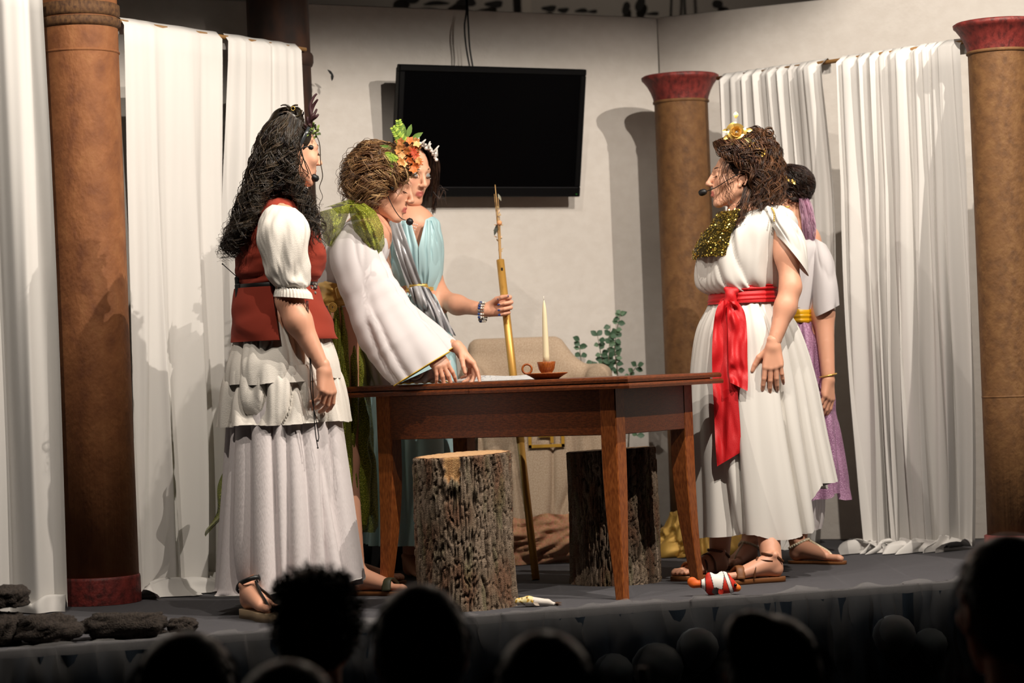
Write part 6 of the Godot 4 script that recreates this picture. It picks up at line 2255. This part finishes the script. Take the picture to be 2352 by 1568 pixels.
func key_pattern(o: Node3D, x: Transform3D, size: float, m: Material) -> void:
	# square Greek key worked in flat gold ribbon
	var w := size * 0.1
	for b in [[0, 0.5, 1.0, 0], [0, -0.5, 1.0, 0], [-0.5, 0, 1.0, 1], [0.5, 0, 1.0, 1], [-0.17, 0.12, 0.5, 1], [0.17, -0.12, 0.5, 1], [-0.05, -0.18, 0.28, 0], [0.05, 0.18, 0.28, 0]]:
		var g := Geo.new()
		var s: Vector3 = Vector3(size * b[2] + w, w, 0.003) if b[3] == 0 else Vector3(w, size * b[2] + w, 0.003)
		g.box(x * Transform3D(Basis.IDENTITY, Vector3(b[0] * size, b[1] * size, 0.002)), s, 0.0008)
		put(g, "key_ribbon", m, o, true)

func furniture() -> void:
	var beige := mat("beige_cover", "bca892", 0.9)
	skin_on(beige, noise_tex(0.05, 3, ramp(["e4dcd4", "ffffff"], [0.3, 0.7]), false, 121), Vector3.ONE * 5.0, noise_tex(0.2, 3, null, true, 122, 3.0), 0.3)
	var floral := mat("floral_cloth", "ffffff", 0.9)
	skin_on(floral, noise_tex(0.02, 3, ramp(["9c7a52", "b08a6c", "b6735e", "8a7a48"], [0.2, 0.45, 0.65, 0.9]), false, 123), Vector3.ONE * 4.0)
	var z := 10.2
	var q := func(x, y, dz): return at(x, y, z - dz)
	var o := thing("covered_armchair", floor_at(1235, 1290, 10.2), "armchair under a beige cloth with gold Greek key squares", "armchair")
	var g := Geo.new()
	var pr := []
	for k in 5:
		var y := 800.0 + 42.0 * k
		pr.append(bone(q.call(1098 - 2 * k, y + 2, -0.12 + 0.02 * k), q.call(1272 + 4 * k, y - 4, -0.12 + 0.02 * k), 0.045, 0.045, 0.05))
	for s in [[1084, 0.0], [1372, 0.0]]:
		for k in 3:
			pr.append(bone(q.call(s[0] + (8 if s[0] > 1200 else 0), 862 + 45 * k, -0.1), q.call(s[0], 866 + 45 * k, 0.22), 0.05, 0.05, 0.05))
	pr.append(bone(q.call(1290, 830, -0.1), q.call(1350, 870, -0.08), 0.05, 0.045, 0.06))
	for k in 4:
		pr.append(bone(q.call(1090, 985, -0.12 + 0.11 * k), q.call(1380, 985, -0.12 + 0.11 * k), 0.06, 0.06, 0.05))
	body(g, pr, 0.014, 0.05, func(_p): return Color.WHITE)
	var cover := put(g, "draped_cover", beige, o)
	g = Geo.new()
	sheet(g, 90, 50, func(u: float, v: float):
		var p: Vector3 = q.call(lerpf(1098, 1396, u), lerpf(960, 1262, v), 0.27 + 0.02 * v + (0.006 + 0.02 * v) * pleat(u * 2.4, v, 12, 0.6, 131.0))
		p.y = maxf(p.y, 0.02)
		return p)
	put(g, "front_drape", beige, o)
	g = Geo.new()
	sheet(g, 90, 26, func(u: float, v: float):
		var p: Vector3 = q.call(lerpf(1096, 1400, u), 1180, 0.31)
		var cr := noise.get_noise_2d(u * 420.0 + v * 160.0, v * 200.0) * 0.03 + absf(noise.get_noise_2d(u * 260.0 + 50.0, v * 330.0 + u * 200.0)) * 0.04
		p += Vector3(0, 0, 0.02 + 0.05 * sin(PI * minf(v * 1.1, 1.0)) + cr)
		p.y = lerpf(0.2 + 0.02 * noise.get_noise_1d(u * 300.0), 0.004, v)
		return p)
	put(g, "floral_cloth", floral, o)
	var ribbon := mat("ochre_ribbon", "b08420", 0.6)
	key_pattern(o, Transform3D(Basis(Vector3.BACK, -0.08), q.call(1132, 868, -0.065)), 0.12, ribbon)
	key_pattern(o, Transform3D(Basis.IDENTITY, q.call(1254, 986, 0.292)), 0.135, ribbon)
	# gold cloth thrown over a low stool
	g = Geo.new()
	var c := floor_at(1612, 1275, 10.05)
	var pts := PackedVector3Array()
	for j in 40:
		var t := j / 39.0
		for k in 120:
			var a := TAU * k / 120
			var rad := lerpf(0.2, 0.11, smoothstep(0.05, 0.75, t)) * (1.0 if t < 0.75 else (1.0 - t) / 0.25)
			var f := 1.0 + 0.16 * pleat(a, t, 11, 1.4, 141.0) * (1.0 - 0.5 * t)
			var y := 0.175 * minf(t / 0.75, 1.0) + 0.012 * noise.get_noise_2d(cos(a) * rad * 3000.0, sin(a) * rad * 3000.0) * (1.0 if t > 0.3 else 0.0)
			pts.append(c + Vector3(cos(a) * rad * f * 1.05, maxf(y, 0.003), -sin(a) * rad * f * 0.8))
	g.grid(pts, 120, true, Color.WHITE)
	tag(put(g, "gold_cloth", M.gold_foil), "crumpled shiny gold cloth heaped on the carpet behind the table", "cloth")
	# black block behind the table
	g = Geo.new()
	var bo := thing("stage_block", floor_at(962, 1300, 9.95), "black wooden stage block standing behind the blue gown", "block")
	var bc := floor_at(962, 1300, 9.95)
	g.box(Transform3D(Basis.IDENTITY, bc + Vector3(0, 0.25, 0)), Vector3(0.4, 0.5, 0.2), 0.006)
	put(g, "body", M.black_plastic, bo, true)
	g = Geo.new()
	g.box(Transform3D(Basis.IDENTITY, bc + Vector3(0, 0.512, 0)), Vector3(0.42, 0.024, 0.22), 0.004)
	put(g, "top_board", M.black_plastic, bo, true)
	# eucalyptus in a pot behind the armchair
	var green := mat("leaf_green", "ffffff", 0.6, 0.0, true)
	var lm := [leaf_mesh(0.03, 0.026, lin("3f5a44")), leaf_mesh(0.026, 0.022, lin("4f6a4e")), leaf_mesh(0.034, 0.026, lin("34503a"))]
	var po := thing("eucalyptus_plant", floor_at(1436, 1240, 10.5), "eucalyptus sprays with round grey-green leaves in a pot by the wall", "plant")
	g = Geo.new()
	g.lathe(Transform3D(Basis.IDENTITY, floor_at(1436, 1240, 10.5)), [[0.001, 0.0], [0.06, 0.0], [0.08, 0.16], [0.086, 0.17], [0.086, 0.19], [0.074, 0.19], [0.07, 0.15], [0.001, 0.15]], 28)
	put(g, "pot", mat("clay_pot", "8a4a30", 0.8), po)
	var root := floor_at(1436, 1240, 10.5) + Vector3(0, 0.16, 0)
	for s in [[[1418, 860, 10.45], [1412, 790, 10.42], [1426, 716, 10.4], 17], [[1402, 880, 10.45], [1382, 820, 10.42], [1372, 768, 10.4], 10], [[1380, 900, 10.4], [1340, 850, 10.36], [1330, 776, 10.34], 13], [[1375, 910, 10.4], [1325, 870, 10.36], [1304, 846, 10.34], 9], [[1380, 905, 10.4], [1352, 868, 10.36], [1362, 828, 10.34], 8], [[1436, 900, 10.42], [1446, 866, 10.38], [1464, 838, 10.36], 8], [[1448, 960, 10.4], [1458, 985, 10.36], [1464, 1002, 10.34], 5], [[1395, 870, 10.45], [1398, 820, 10.42], [1402, 745, 10.41], 9]]:
		g = Geo.new()
		var cp := [root, root.lerp(at(s[0][0], s[0][1], s[0][2]), 0.6) + Vector3(0, 0, -0.02), at(s[0][0], s[0][1], s[0][2]), at(s[1][0], s[1][1], s[1][2]), at(s[2][0], s[2][1], s[2][2])]
		var path := spline(cp, 40)
		g.tube(path, taper(40, 0.004, 0.003, 0.001), 5, lin("5a5240"))
		var stem := put(g, "spray", green, po)
		for k in s[3]:
			var t: float = 0.5 + 0.5 * (k + 0.6) / s[3]
			var p := path[int(t * 40)]
			for e in [-1, 1]:
				if rng.randf() < 0.85:
					leafy(stem, lm[rng.randi() % 3], green, p + Vector3(r(-0.004, 0.004), 0, r(-0.004, 0.004)), Vector3(e * r(0.5, 1.0), r(-0.2, 0.8), r(-0.5, 0.7)), Vector3(r(-0.6, 0.6), r(-0.2, 0.6), 1))
	# dark palm behind the leaning figure
	po = thing("potted_palm", floor_at(816, 1290, 9.88), "dark green palm leaves showing behind the leaning person", "plant")
	g = Geo.new()
	g.lathe(Transform3D(Basis.IDENTITY, floor_at(816, 1290, 9.88)), [[0.001, 0.0], [0.07, 0.0], [0.09, 0.2], [0.08, 0.2], [0.001, 0.18]], 24)
	put(g, "pot", M.black_plastic, po)
	g = Geo.new()
	g.tube(spline([floor_at(816, 1290, 9.88) + Vector3(0, 0.18, 0), at(808, 900, 9.92), at(800, 760, 9.86)], 14), PackedFloat32Array([0.008]), 6, lin("22301c"))
	var st := put(g, "stem", green, po)
	var pm := leaf_mesh(0.13, 0.03, lin("17301a"))
	for k in 14:
		leafy(st, pm, green, at(800, 765 + r(-10, 15), 9.86), Vector3(r(-0.8, 0.8), r(0.1, 1.0), r(-0.3, 0.5)), Vector3(0, 0.2, 1))

func small_things() -> void:
	var turned := mat("turned_wood", "ffffff", 0.35)
	skin_on(turned, noise_tex(0.03, 4, ramp(["7a3a14", "96501f", "a9622c"], [0.2, 0.5, 0.85]), false, 151), Vector3(9, 3, 9))
	var top := 0.7606
	var base := at(1256, 866, 8.56)
	base.y = top
	var o := thing("candle_holder", base, "turned wooden chamber candlestick with a ring handle on the table", "candlestick")
	var x := Transform3D(Basis.IDENTITY, base)
	var g := Geo.new()
	g.lathe(x, [[0.001, 0.0], [0.042, 0.0], [0.046, 0.003], [0.06, 0.012], [0.072, 0.018], [0.075, 0.021], [0.073, 0.0225], [0.05, 0.017], [0.022, 0.0155]], 56)
	put(g, "saucer", turned, o)
	g = Geo.new()
	g.lathe(x, [[0.02, 0.015], [0.021, 0.018], [0.019, 0.022], [0.023, 0.028], [0.028, 0.036], [0.031, 0.05], [0.033, 0.0605], [0.0315, 0.062], [0.029, 0.06], [0.02, 0.05], [0.001, 0.05]], 48)
	put(g, "cup", turned, o)
	g = Geo.new()
	var ringp := PackedVector3Array()
	var rc := base + Vector3(-0.069, 0.0385, 0)
	for k in 33:
		ringp.append(rc + Vector3(cos(TAU * k / 32) * 0.0165, sin(TAU * k / 32) * 0.0165, 0))
	g.tube(ringp, PackedFloat32Array([0.0038]), 10, Color.WHITE, false)
	put(g, "ring_handle", turned, o)
	var cb := base + Vector3(0, 0.051, 0)
	o = thing("candle", cb, "tall ivory taper candle standing in the wooden holder", "candle")
	g = Geo.new()
	var lean := Basis(Vector3.BACK, -0.003)
	g.lathe(Transform3D(lean, cb), [[0.001, 0.0], [0.0118, 0.0], [0.0118, 0.03], [0.0105, 0.1], [0.0085, 0.17], [0.0068, 0.2], [0.0045, 0.215], [0.0022, 0.226], [0.0008, 0.229]], 32)
	var wax := mat("wax", "e6d9b4", 0.45)
	wax.subsurf_scatter_enabled = true
	wax.subsurf_scatter_strength = 0.08
	put(g, "wax", wax, o)
	g = Geo.new()
	g.tube(PackedVector3Array([cb + Vector3(0, 0.226, 0), cb + Vector3(-0.0005, 0.235, 0), cb + Vector3(0.0002, 0.243, 0)]), PackedFloat32Array([0.0011]), 6, Color.WHITE)
	put(g, "wick", mat("wick", "dcd6c8", 0.9), o)
	# printed map lying half rolled on the table
	var img := Image.create(256, 128, false, Image.FORMAT_RGBA8)
	for yy in 128:
		for xx in 256:
			var n := absf(noise.get_noise_2d(xx * 3.0, yy * 3.0))
			var v := 0.78
			var c := Color(v, v, v * 1.0)
			if n < 0.05: c = Color(0.45, 0.47, 0.52)
			if xx < 60: c = Color(0.74, 0.73, 0.72) if (yy / 6) % 2 == 0 else Color(0.8, 0.78, 0.78)
			if xx > 58 and xx < 62: c = Color(0.45, 0.45, 0.48)
			img.set_pixel(xx, yy, c)
	var paper := mat("map_paper", "ffffff", 0.8)
	paper.albedo_texture = ImageTexture.create_from_image(img)
	var sg := SurfaceTool.new()
	sg.begin(Mesh.PRIMITIVE_TRIANGLES)
	var a0 := on_table(0.8, 0.1, top)
	var du := (on_table(0.44, 0.17, top) - a0)
	var dv := on_table(0.84, 0.33, top) - a0
	for j in 13:
		for k in 25:
			var u := k / 24.0
			var v := j / 12.0
			var up := 0.0015 + 0.017 * v * v + 0.003 * sin(u * 9.0) * v
			sg.set_uv(Vector2(u, v))
			sg.add_vertex(a0 + du * u + dv * v + Vector3(0, up, 0))
	for j in 12:
		for k in 24:
			var b := j * 25 + k
			for e in [b, b + 25, b + 26, b, b + 26, b + 1]: sg.add_index(e)
	sg.generate_normals()
	var mo := MeshInstance3D.new()
	mo.mesh = sg.commit()
	mo.mesh.surface_set_material(0, paper)
	mo.name = "paper_map"
	add_child(mo)
	tag(mo, "printed paper map spread on the table under the hands", "map")
	# clownfish toy
	var fp := floor_at(1646, 1366, 8.27)
	o = thing("plush_fish", fp, "orange and white striped plush clownfish lying at the stage edge", "toy")
	g = Geo.new()
	var q := func(px, py, dz): return at(px, py - 4, 8.27 - dz)
	body(g, [egg(q.call(1652, 1347, 0), Vector3(0.06, 0.037, 0.028), Basis(Vector3.BACK, -0.12)), bone(q.call(1612, 1344, 0), q.call(1594, 1346, 0), 0.013, 0.012, 0.012), egg(q.call(1590, 1340, 0), Vector3(0.017, 0.017, 0.01), Basis(Vector3.BACK, 0.5), 0.008), egg(q.call(1630, 1327, 0), Vector3(0.014, 0.014, 0.01), Basis.IDENTITY, 0.01), egg(q.call(1664, 1326, 0), Vector3(0.022, 0.014, 0.01), Basis(Vector3.BACK, -0.5), 0.01), egg(q.call(1633, 1362, 0), Vector3(0.013, 0.012, 0.01), Basis.IDENTITY, 0.01), egg(q.call(1694, 1354, 0), Vector3(0.012, 0.012, 0.012), Basis.IDENTITY, 0.012)], 0.0018, 0.014, func(p: Vector3) -> Color:
		var l := (p - q.call(1652, 1347, 0)) as Vector3
		var red := lin("c62a14")
		var c := red
		var bands := [[-0.055, 0.006], [-0.006, 0.015 + l.y * 0.2], [0.034 - l.y * 0.3, 0.0055]]
		for b in bands:
			var d: float = absf(l.x - b[0]) - b[1]
			if d < 0.0: c = lin("e6e2dc")
			elif d < 0.0024: c = lin("140c0a")
		if l.x < -0.066: c = lin("e0641a")
		if l.x > 0.056: c = lin("e0701c")
		return c)
	put(g, "body", M.painted, o)
	g = Geo.new()
	g.leaf(q.call(1642, 1352, 0.026), Vector3(0.25, -1, 0.1), Vector3(0, 0, 1), 0.028, 0.03, lin("140c0a"), 0.1)
	g.leaf(q.call(1652, 1356, 0.03), Vector3(0.5, -1, 0.1), Vector3(0, 0, 1), 0.022, 0.02, lin("b02412"), 0.1)
	put(g, "side_fin", M.painted, o)
	g = Geo.new()
	ball(g, q.call(1689, 1347, 0.016), 0.006, lin("0c0808"))
	put(g, "eye", M.glossy_painted, o)
	# pale toy fish by the stump
	fp = floor_at(1232, 1392, 8.13)
	o = thing("toy_fish", fp, "pale yellow and white toy fish lying beside the notched stump", "toy")
	g = Geo.new()
	var w := func(px, py, dz): return at(px, py, 8.13 - dz)
	body(g, [bone(w.call(1190, 1381, 0), w.call(1214, 1380, 0), 0.012, 0.016), bone(w.call(1214, 1380, 0), w.call(1258, 1383, 0), 0.017, 0.011), bone(w.call(1258, 1383, 0), w.call(1272, 1387, 0), 0.009, 0.007)], 0.003, 0.008, func(p: Vector3) -> Color:
		var l := (p - w.call(1190, 1381, 0)) as Vector3
		var c := lin("d8d0c6")
		var s := noise.get_noise_3d(p.x * 9000.0, p.y * 9000.0, p.z * 4000.0)
		if l.x < 0.05 and l.y > -0.004: c = lin("c99a2c") if s > 0.0 else lin("e0d29a")
		if s > 0.45 and l.x < 0.055: c = lin("4a3a20")
		return c)
	put(g, "body", M.painted, o)
	g = Geo.new()
	for k in 3:
		g.leaf(w.call(1268, 1386, 0.0), Vector3(1, -0.1 + 0.25 * (k - 1), 0.2 * (k - 1)), Vector3(0, 1, 0.4), 0.034, 0.014, lin("4a3423"), 0.1)
	put(g, "tail_fin", M.painted, o)
	g = Geo.new()
	g.leaf(w.call(1225, 1384, 0.014), Vector3(0.8, -0.3, 0.5), Vector3(0, 0.6, 1), 0.024, 0.012, lin("a8988a"), 0.1)
	put(g, "side_fin", M.painted, o)
	# stones at the front of the stage
	var stone := mat("stone", "3a312a", 0.95)
	skin_on(stone, noise_tex(0.03, 4, ramp(["8a8078", "ffffff"], [0.25, 0.75]), false, 161), Vector3.ONE * 5.0, noise_tex(0.05, 5, null, true, 162, 10.0), 0.9)
	var names := ["flat dark stone lying on top of the stone heap", "rounded dark stone at the low end of the stone heap", "broad dark stone in front of the pooled curtain", "long rough dark stone beside the broad one", "small dark stone at the end of the row"]
	var k2 := 0
	for s in [[20, 1388, 7.62, 0.062, 0.036, 0.09], [4, 1448, 7.6, 0.07, 0.055, 0.1], [112, 1442, 7.58, 0.098, 0.05, 0.09], [286, 1444, 7.66, 0.13, 0.044, 0.07], [420, 1438, 7.74, 0.05, 0.026, 0.05]]:
		g = Geo.new()
		var c := at(s[0], s[1], s[2])
		if k2 > 0: c.y = s[4] * 0.86
		else: c.y = 0.147
		for j in 25:
			var th := PI * j / 24.0
			for k in 40:
				var ph := TAU * k / 40
				var d := Vector3(sin(th) * cos(ph), -cos(th), -sin(th) * sin(ph))
				var f := 1.0 + 0.2 * noise.get_noise_3d(d.x * 130.0 + k2 * 300.0, d.y * 130.0, d.z * 130.0) + 0.12 * noise.get_noise_3d(d.x * 420.0, d.y * 420.0 + k2 * 90.0, d.z * 420.0)
				var p := Vector3(signf(d.x) * pow(absf(d.x), 0.8) * s[3], signf(d.y) * pow(absf(d.y), 0.8) * s[4], d.z * s[5]) * f
				p.y = maxf(p.y, -s[4] * 0.86)
				g.v.append(c + p)
		g.fill(Color.WHITE)
		for j in 24:
			for k in 40:
				g.quad(j * 40 + k, (j + 1) * 40 + k, (j + 1) * 40 + (k + 1) % 40, j * 40 + (k + 1) % 40)
		tag(put(g, "stone", stone), names[k2], "stone", "stones at the front of the stage")
		k2 += 1
	skirt_front()

func edge_z(x: float) -> float:
	return -(6.3 + (x + 5.0) * 0.324)

func skirt_front() -> void:
	var cloth := mat("dark_blue_cloth", "222e3b", 0.9)
	var g := Geo.new()
	sheet(g, 260, 14, func(u: float, v: float):
		var x := lerpf(-2.6, 2.6, u)
		return Vector3(x, lerpf(-0.02, HALL + 0.02, v), edge_z(x) + 0.03 + 0.03 * noise.get_noise_2d(x * 1300.0, v * 60.0)))
	tag(put(g, "skirt_cloth", cloth), "dark blue cloth covering the front of the stage", "cloth")
	var tulle := mat("tulle", "7c7a79", 0.95)
	tulle.albedo_color.a = 0.36
	tulle.transparency = BaseMaterial3D.TRANSPARENCY_ALPHA
	g = Geo.new()
	sheet(g, 320, 34, func(u: float, v: float):
		var x := lerpf(-2.6, 2.6, u)
		var n1 := noise.get_noise_2d(x * 700.0, v * 160.0)
		var n2 := noise.get_noise_2d(x * 1800.0 + 70.0, v * 300.0)
		if v < 0.3:
			var t := v / 0.3
			return Vector3(x + n2 * 0.02, 0.004 + 0.016 * maxf(0.0, n1) * (1.0 - t) + 0.006 * absf(n2), edge_z(x) - 0.07 * (1.0 - t) * (1.0 + n1) + 0.03)
		var t := (v - 0.3) / 0.7
		return Vector3(x + n2 * 0.03, lerpf(0.0, -0.55, t), edge_z(x) + 0.03 + 0.05 * sin(PI * minf(t * 0.8 + 0.05, 1.0)) * (0.7 + n1) + 0.03 * n2 * t + 0.06 * t))
	tag(put(g, "tulle_skirt", tulle), "sheer grey tulle gathered along the front edge of the stage", "tulle")
	var pale := mat("balloon", "b4bbc2", 0.6)
	var names := ["pale balloon hung highest behind the tulle under the plush fish", "pale balloon behind the tulle beside the blue cloth", "large pale balloon low behind the tulle", "pale balloon behind the tulle near the bottle", "pale balloon behind the tulle beneath the gathered curtain", "small pale balloon behind the tulle at the far end"]
	var k := 0
	for s in [[1602, 1458, 0.072], [1508, 1500, 0.088], [1405, 1508, 0.07], [1700, 1512, 0.085], [2080, 1446, 0.075], [2170, 1470, 0.06]]:
		g = Geo.new()
		var c := at(s[0], s[1], 8.0)
		c.z = edge_z(c.x) + 0.07
		c.y -= 0.05
		var e: float = s[2]
		g.lathe(Transform3D(Basis.IDENTITY, c), [[e * 0.06, -e * 1.22], [e * 0.1, -e * 1.17], [e * 0.04, -e * 1.12], [e * 0.3, -e * 0.98], [e * 0.6, -e * 0.75], [e * 0.87, -e * 0.38], [e, 0.05 * e], [e * 0.92, e * 0.42], [e * 0.68, e * 0.75], [e * 0.36, e * 0.94], [0.001, e]], 28)
		tag(put(g, "balloon", pale), names[k], "balloon", "pale balloons behind the tulle")
		k += 1

func spectator(px: float, top: float, z: float, turn: float, kind: String, scale_: float, label: String, cloth: String) -> void:
	var crown := at(px, top, z)
	var hc := crown - Vector3(0, 0.14 * scale_, 0)
	var base := Vector3(hc.x, HALL, hc.z)
	var o := thing("person", base, label, "person", "seated audience")
	var x := head_frame(hc, 180.0 + turn, 0, 0, scale_)
	var g := Geo.new()
	g.add(head_shape(), x)
	put(g, "head", M.skin, o)
	# clothed body, seated and facing the stage
	g = Geo.new()
	var f := func(a: float, b: float, c: float): return Vector3(hc.x + a * scale_, b * scale_ + hc.y, hc.z - c * scale_)
	var seat := HALL + 0.46
	var pr := [bone(f.call(0, -0.2, -0.04), f.call(0, -0.26, -0.04), 0.06, 0.08), bone(f.call(-0.15, -0.29, -0.03), f.call(0.15, -0.29, -0.03), 0.07, 0.07), bone(f.call(0, -0.33, -0.02), Vector3(hc.x, seat + 0.13, hc.z + 0.03), 0.13, 0.14)]
	for s in [-1, 1]:
		var kn := Vector3(hc.x + s * 0.11, seat + 0.04, hc.z - 0.3)
		pr.append(bone(f.call(s * 0.18, -0.3, -0.03), f.call(s * 0.22, -0.56, 0.02), 0.055, 0.046))
		pr.append(bone(f.call(s * 0.22, -0.56, 0.02), Vector3(hc.x + s * 0.1, seat + 0.12, hc.z - 0.2), 0.046, 0.034))
		pr.append(bone(Vector3(hc.x + s * 0.08, seat + 0.08, hc.z + 0.02), kn, 0.085, 0.062))
		pr.append(bone(kn, Vector3(hc.x + s * 0.11, HALL + 0.06, hc.z - 0.24), 0.058, 0.04))
		pr.append(bone(Vector3(hc.x + s * 0.11, HALL + 0.042, hc.z - 0.24), Vector3(hc.x + s * 0.12, HALL + 0.034, hc.z - 0.38), 0.042, 0.034))
	body(g, pr, 0.016, 0.04, func(_p): return Color.WHITE)
	put(g, "clothes", M[cloth], o)
	# hair
	g = Geo.new()
	var dark := lin("120d0a")
	var tones := [lin("15100c"), lin("1d1510"), lin("0f0b08"), lin("261b14")]
	var hp := [egg(x * Vector3(0, 0.04, -0.022), Vector3(0.082, 0.088, 0.1) * scale_, Basis(Vector3.UP, deg_to_rad(turn))), egg(x * Vector3(0, -0.01, -0.05), Vector3(0.076, 0.08, 0.066) * scale_, Basis(Vector3.UP, deg_to_rad(turn)))]
	if kind == "bun":
		hp.append(egg(x * Vector3(0.045, 0.1, -0.06), Vector3(0.045, 0.042, 0.045) * scale_))
	if kind == "long":
		hp.append(bone(x * Vector3(0, -0.03, -0.04), x * Vector3(0, -0.2, -0.07), 0.085 * scale_, 0.07 * scale_))
	body(g, hp, 0.011, 0.03, func(_p): return dark)
	var n := 900 if kind == "curly" else 220
	for k in n:
		var d := Vector3(r(-1, 1), r(-0.75, 1), r(-1, 0.75)).normalized()
		var s := x * (Vector3(0, 0.03, -0.026) + d * Vector3(0.08, 0.084, 0.097))
		var nn := (x.basis * d).normalized()
		var p := []
		if kind == "curly":
			var l := r(0.01, 0.03)
			var w := Vector3(r(-1, 1), r(-1, 1), r(-1, 1)) * 0.012
			p = [s, s + nn * l * 0.5 + w, s + nn * l - w, s + nn * l * 1.2 + w * 0.5]
		else:
			var tdown := (Vector3.DOWN - nn * Vector3.DOWN.dot(nn)) * 0.05
			p = [s, s + nn * 0.006 + tdown * 0.5, s + nn * r(0.002, 0.008) + tdown, s + nn * r(-0.002, 0.01) + tdown * 1.5]
		g.tube(spline(p, 8), taper(8, 0.0022, 0.0018, 0.0006), 3, tones[k % 4], false)
	put(g, "hair", M.dark_hair, o)

func audience() -> void:
	mat("dark_wool", "15151a", 0.95)
	mat("dark_shirt", "1c1f2a", 0.9)
	spectator(722, 1290, 5.15, 0, "curly", 1.02, "dark-haired spectator with a full head of curls", "dark_wool")
	spectator(960, 1322, 4.72, 4, "short", 1.08, "spectator with short cropped dark hair in front of the bark stump", "dark_shirt")
	spectator(432, 1428, 4.5, -8, "short", 1.1, "spectator with smooth dark hair sitting below the stones", "dark_wool")
	spectator(655, 1492, 3.95, 5, "long", 1.08, "long-haired spectator sitting low behind the curly-headed one", "dark_shirt")
	spectator(1248, 1428, 3.98, -6, "long", 0.98, "long-haired spectator sitting between the cropped head and the bottle", "dark_wool")
	spectator(1764, 1392, 4.5, 6, "bun", 1.08, "spectator with hair tied in a bun on top", "dark_shirt")
	spectator(2302, 1208, 4.6, 14, "short", 1.12, "tall dark-haired spectator sitting before the pooled curtain and brown column", "dark_wool")
	# chairs: one bench per row
	var wood := mat("bench_wood", "2a1c12", 0.7)
	for s in [[-0.42, -5.13, 0.7, "dark wooden bench under the curly-headed spectator"], [-0.33, -4.62, 0.75, "dark wooden bench under the cropped and smooth-haired spectators"], [0.7, -4.5, 1.0, "dark wooden bench under the bun and the tall spectator"], [-0.18, -3.92, 1.0, "dark wooden bench under the long-haired spectators"]]:
		var c := Vector3(s[0], HALL, s[1])
		var o := thing("bench", c, s[3], "bench", "audience benches")
		var g := Geo.new()
		g.box(Transform3D(Basis.IDENTITY, c + Vector3(0, 0.405, 0.02)), Vector3(s[2], 0.03, 0.3), 0.005)
		put(g, "seat", wood, o, true)
		for e in [-1, 1]:
			for b in [-1, 1]:
				g = Geo.new()
				g.box(Transform3D(Basis.IDENTITY, c + Vector3(e * (s[2] / 2 - 0.05), 0.195, 0.02 + b * 0.11)), Vector3(0.04, 0.39, 0.04), 0.004)
				put(g, "leg", wood, o, true)
	# bottle on a small high table among the seats
	var p := at(1475, 1532, 4.75)
	var c := p - Vector3(0, 0.26, 0)
	var t := thing("bar_table", Vector3(c.x, HALL, c.z), "small round dark table carrying the bottle among the seats", "table")
	var g := Geo.new()
	g.lathe(Transform3D(Basis.IDENTITY, c), [[0.001, -0.025], [0.09, -0.025], [0.1, -0.018], [0.1, -0.006], [0.095, 0.0], [0.001, 0.0]], 32)
	put(g, "tabletop", wood, t)
	g = Geo.new()
	g.lathe(Transform3D(Basis.IDENTITY, Vector3(c.x, HALL, c.z)), [[0.1, 0.0], [0.1, 0.012], [0.03, 0.03], [0.018, 0.06], [0.018, c.y - HALL - 0.05], [0.04, c.y - HALL - 0.025]], 24)
	put(g, "pedestal", wood, t)
	t = thing("bottle", c, "dark bottle with a black cap standing among the spectators", "bottle")
	g = Geo.new()
	g.lathe(Transform3D(Basis.IDENTITY, c), [[0.001, 0.001], [0.03, 0.001], [0.033, 0.006], [0.033, 0.14], [0.028, 0.165], [0.014, 0.19], [0.0105, 0.205], [0.0105, 0.235]], 28)
	put(g, "glass", mat("bottle_glass", "1a2118", 0.12), t)
	g = Geo.new()
	g.lathe(Transform3D(Basis.IDENTITY, c), [[0.0105, 0.235], [0.0125, 0.236], [0.0125, 0.238], [0.0118, 0.24], [0.0118, 0.258], [0.011, 0.26], [0.001, 0.26]], 24)
	put(g, "cap", M.black_plastic, t)
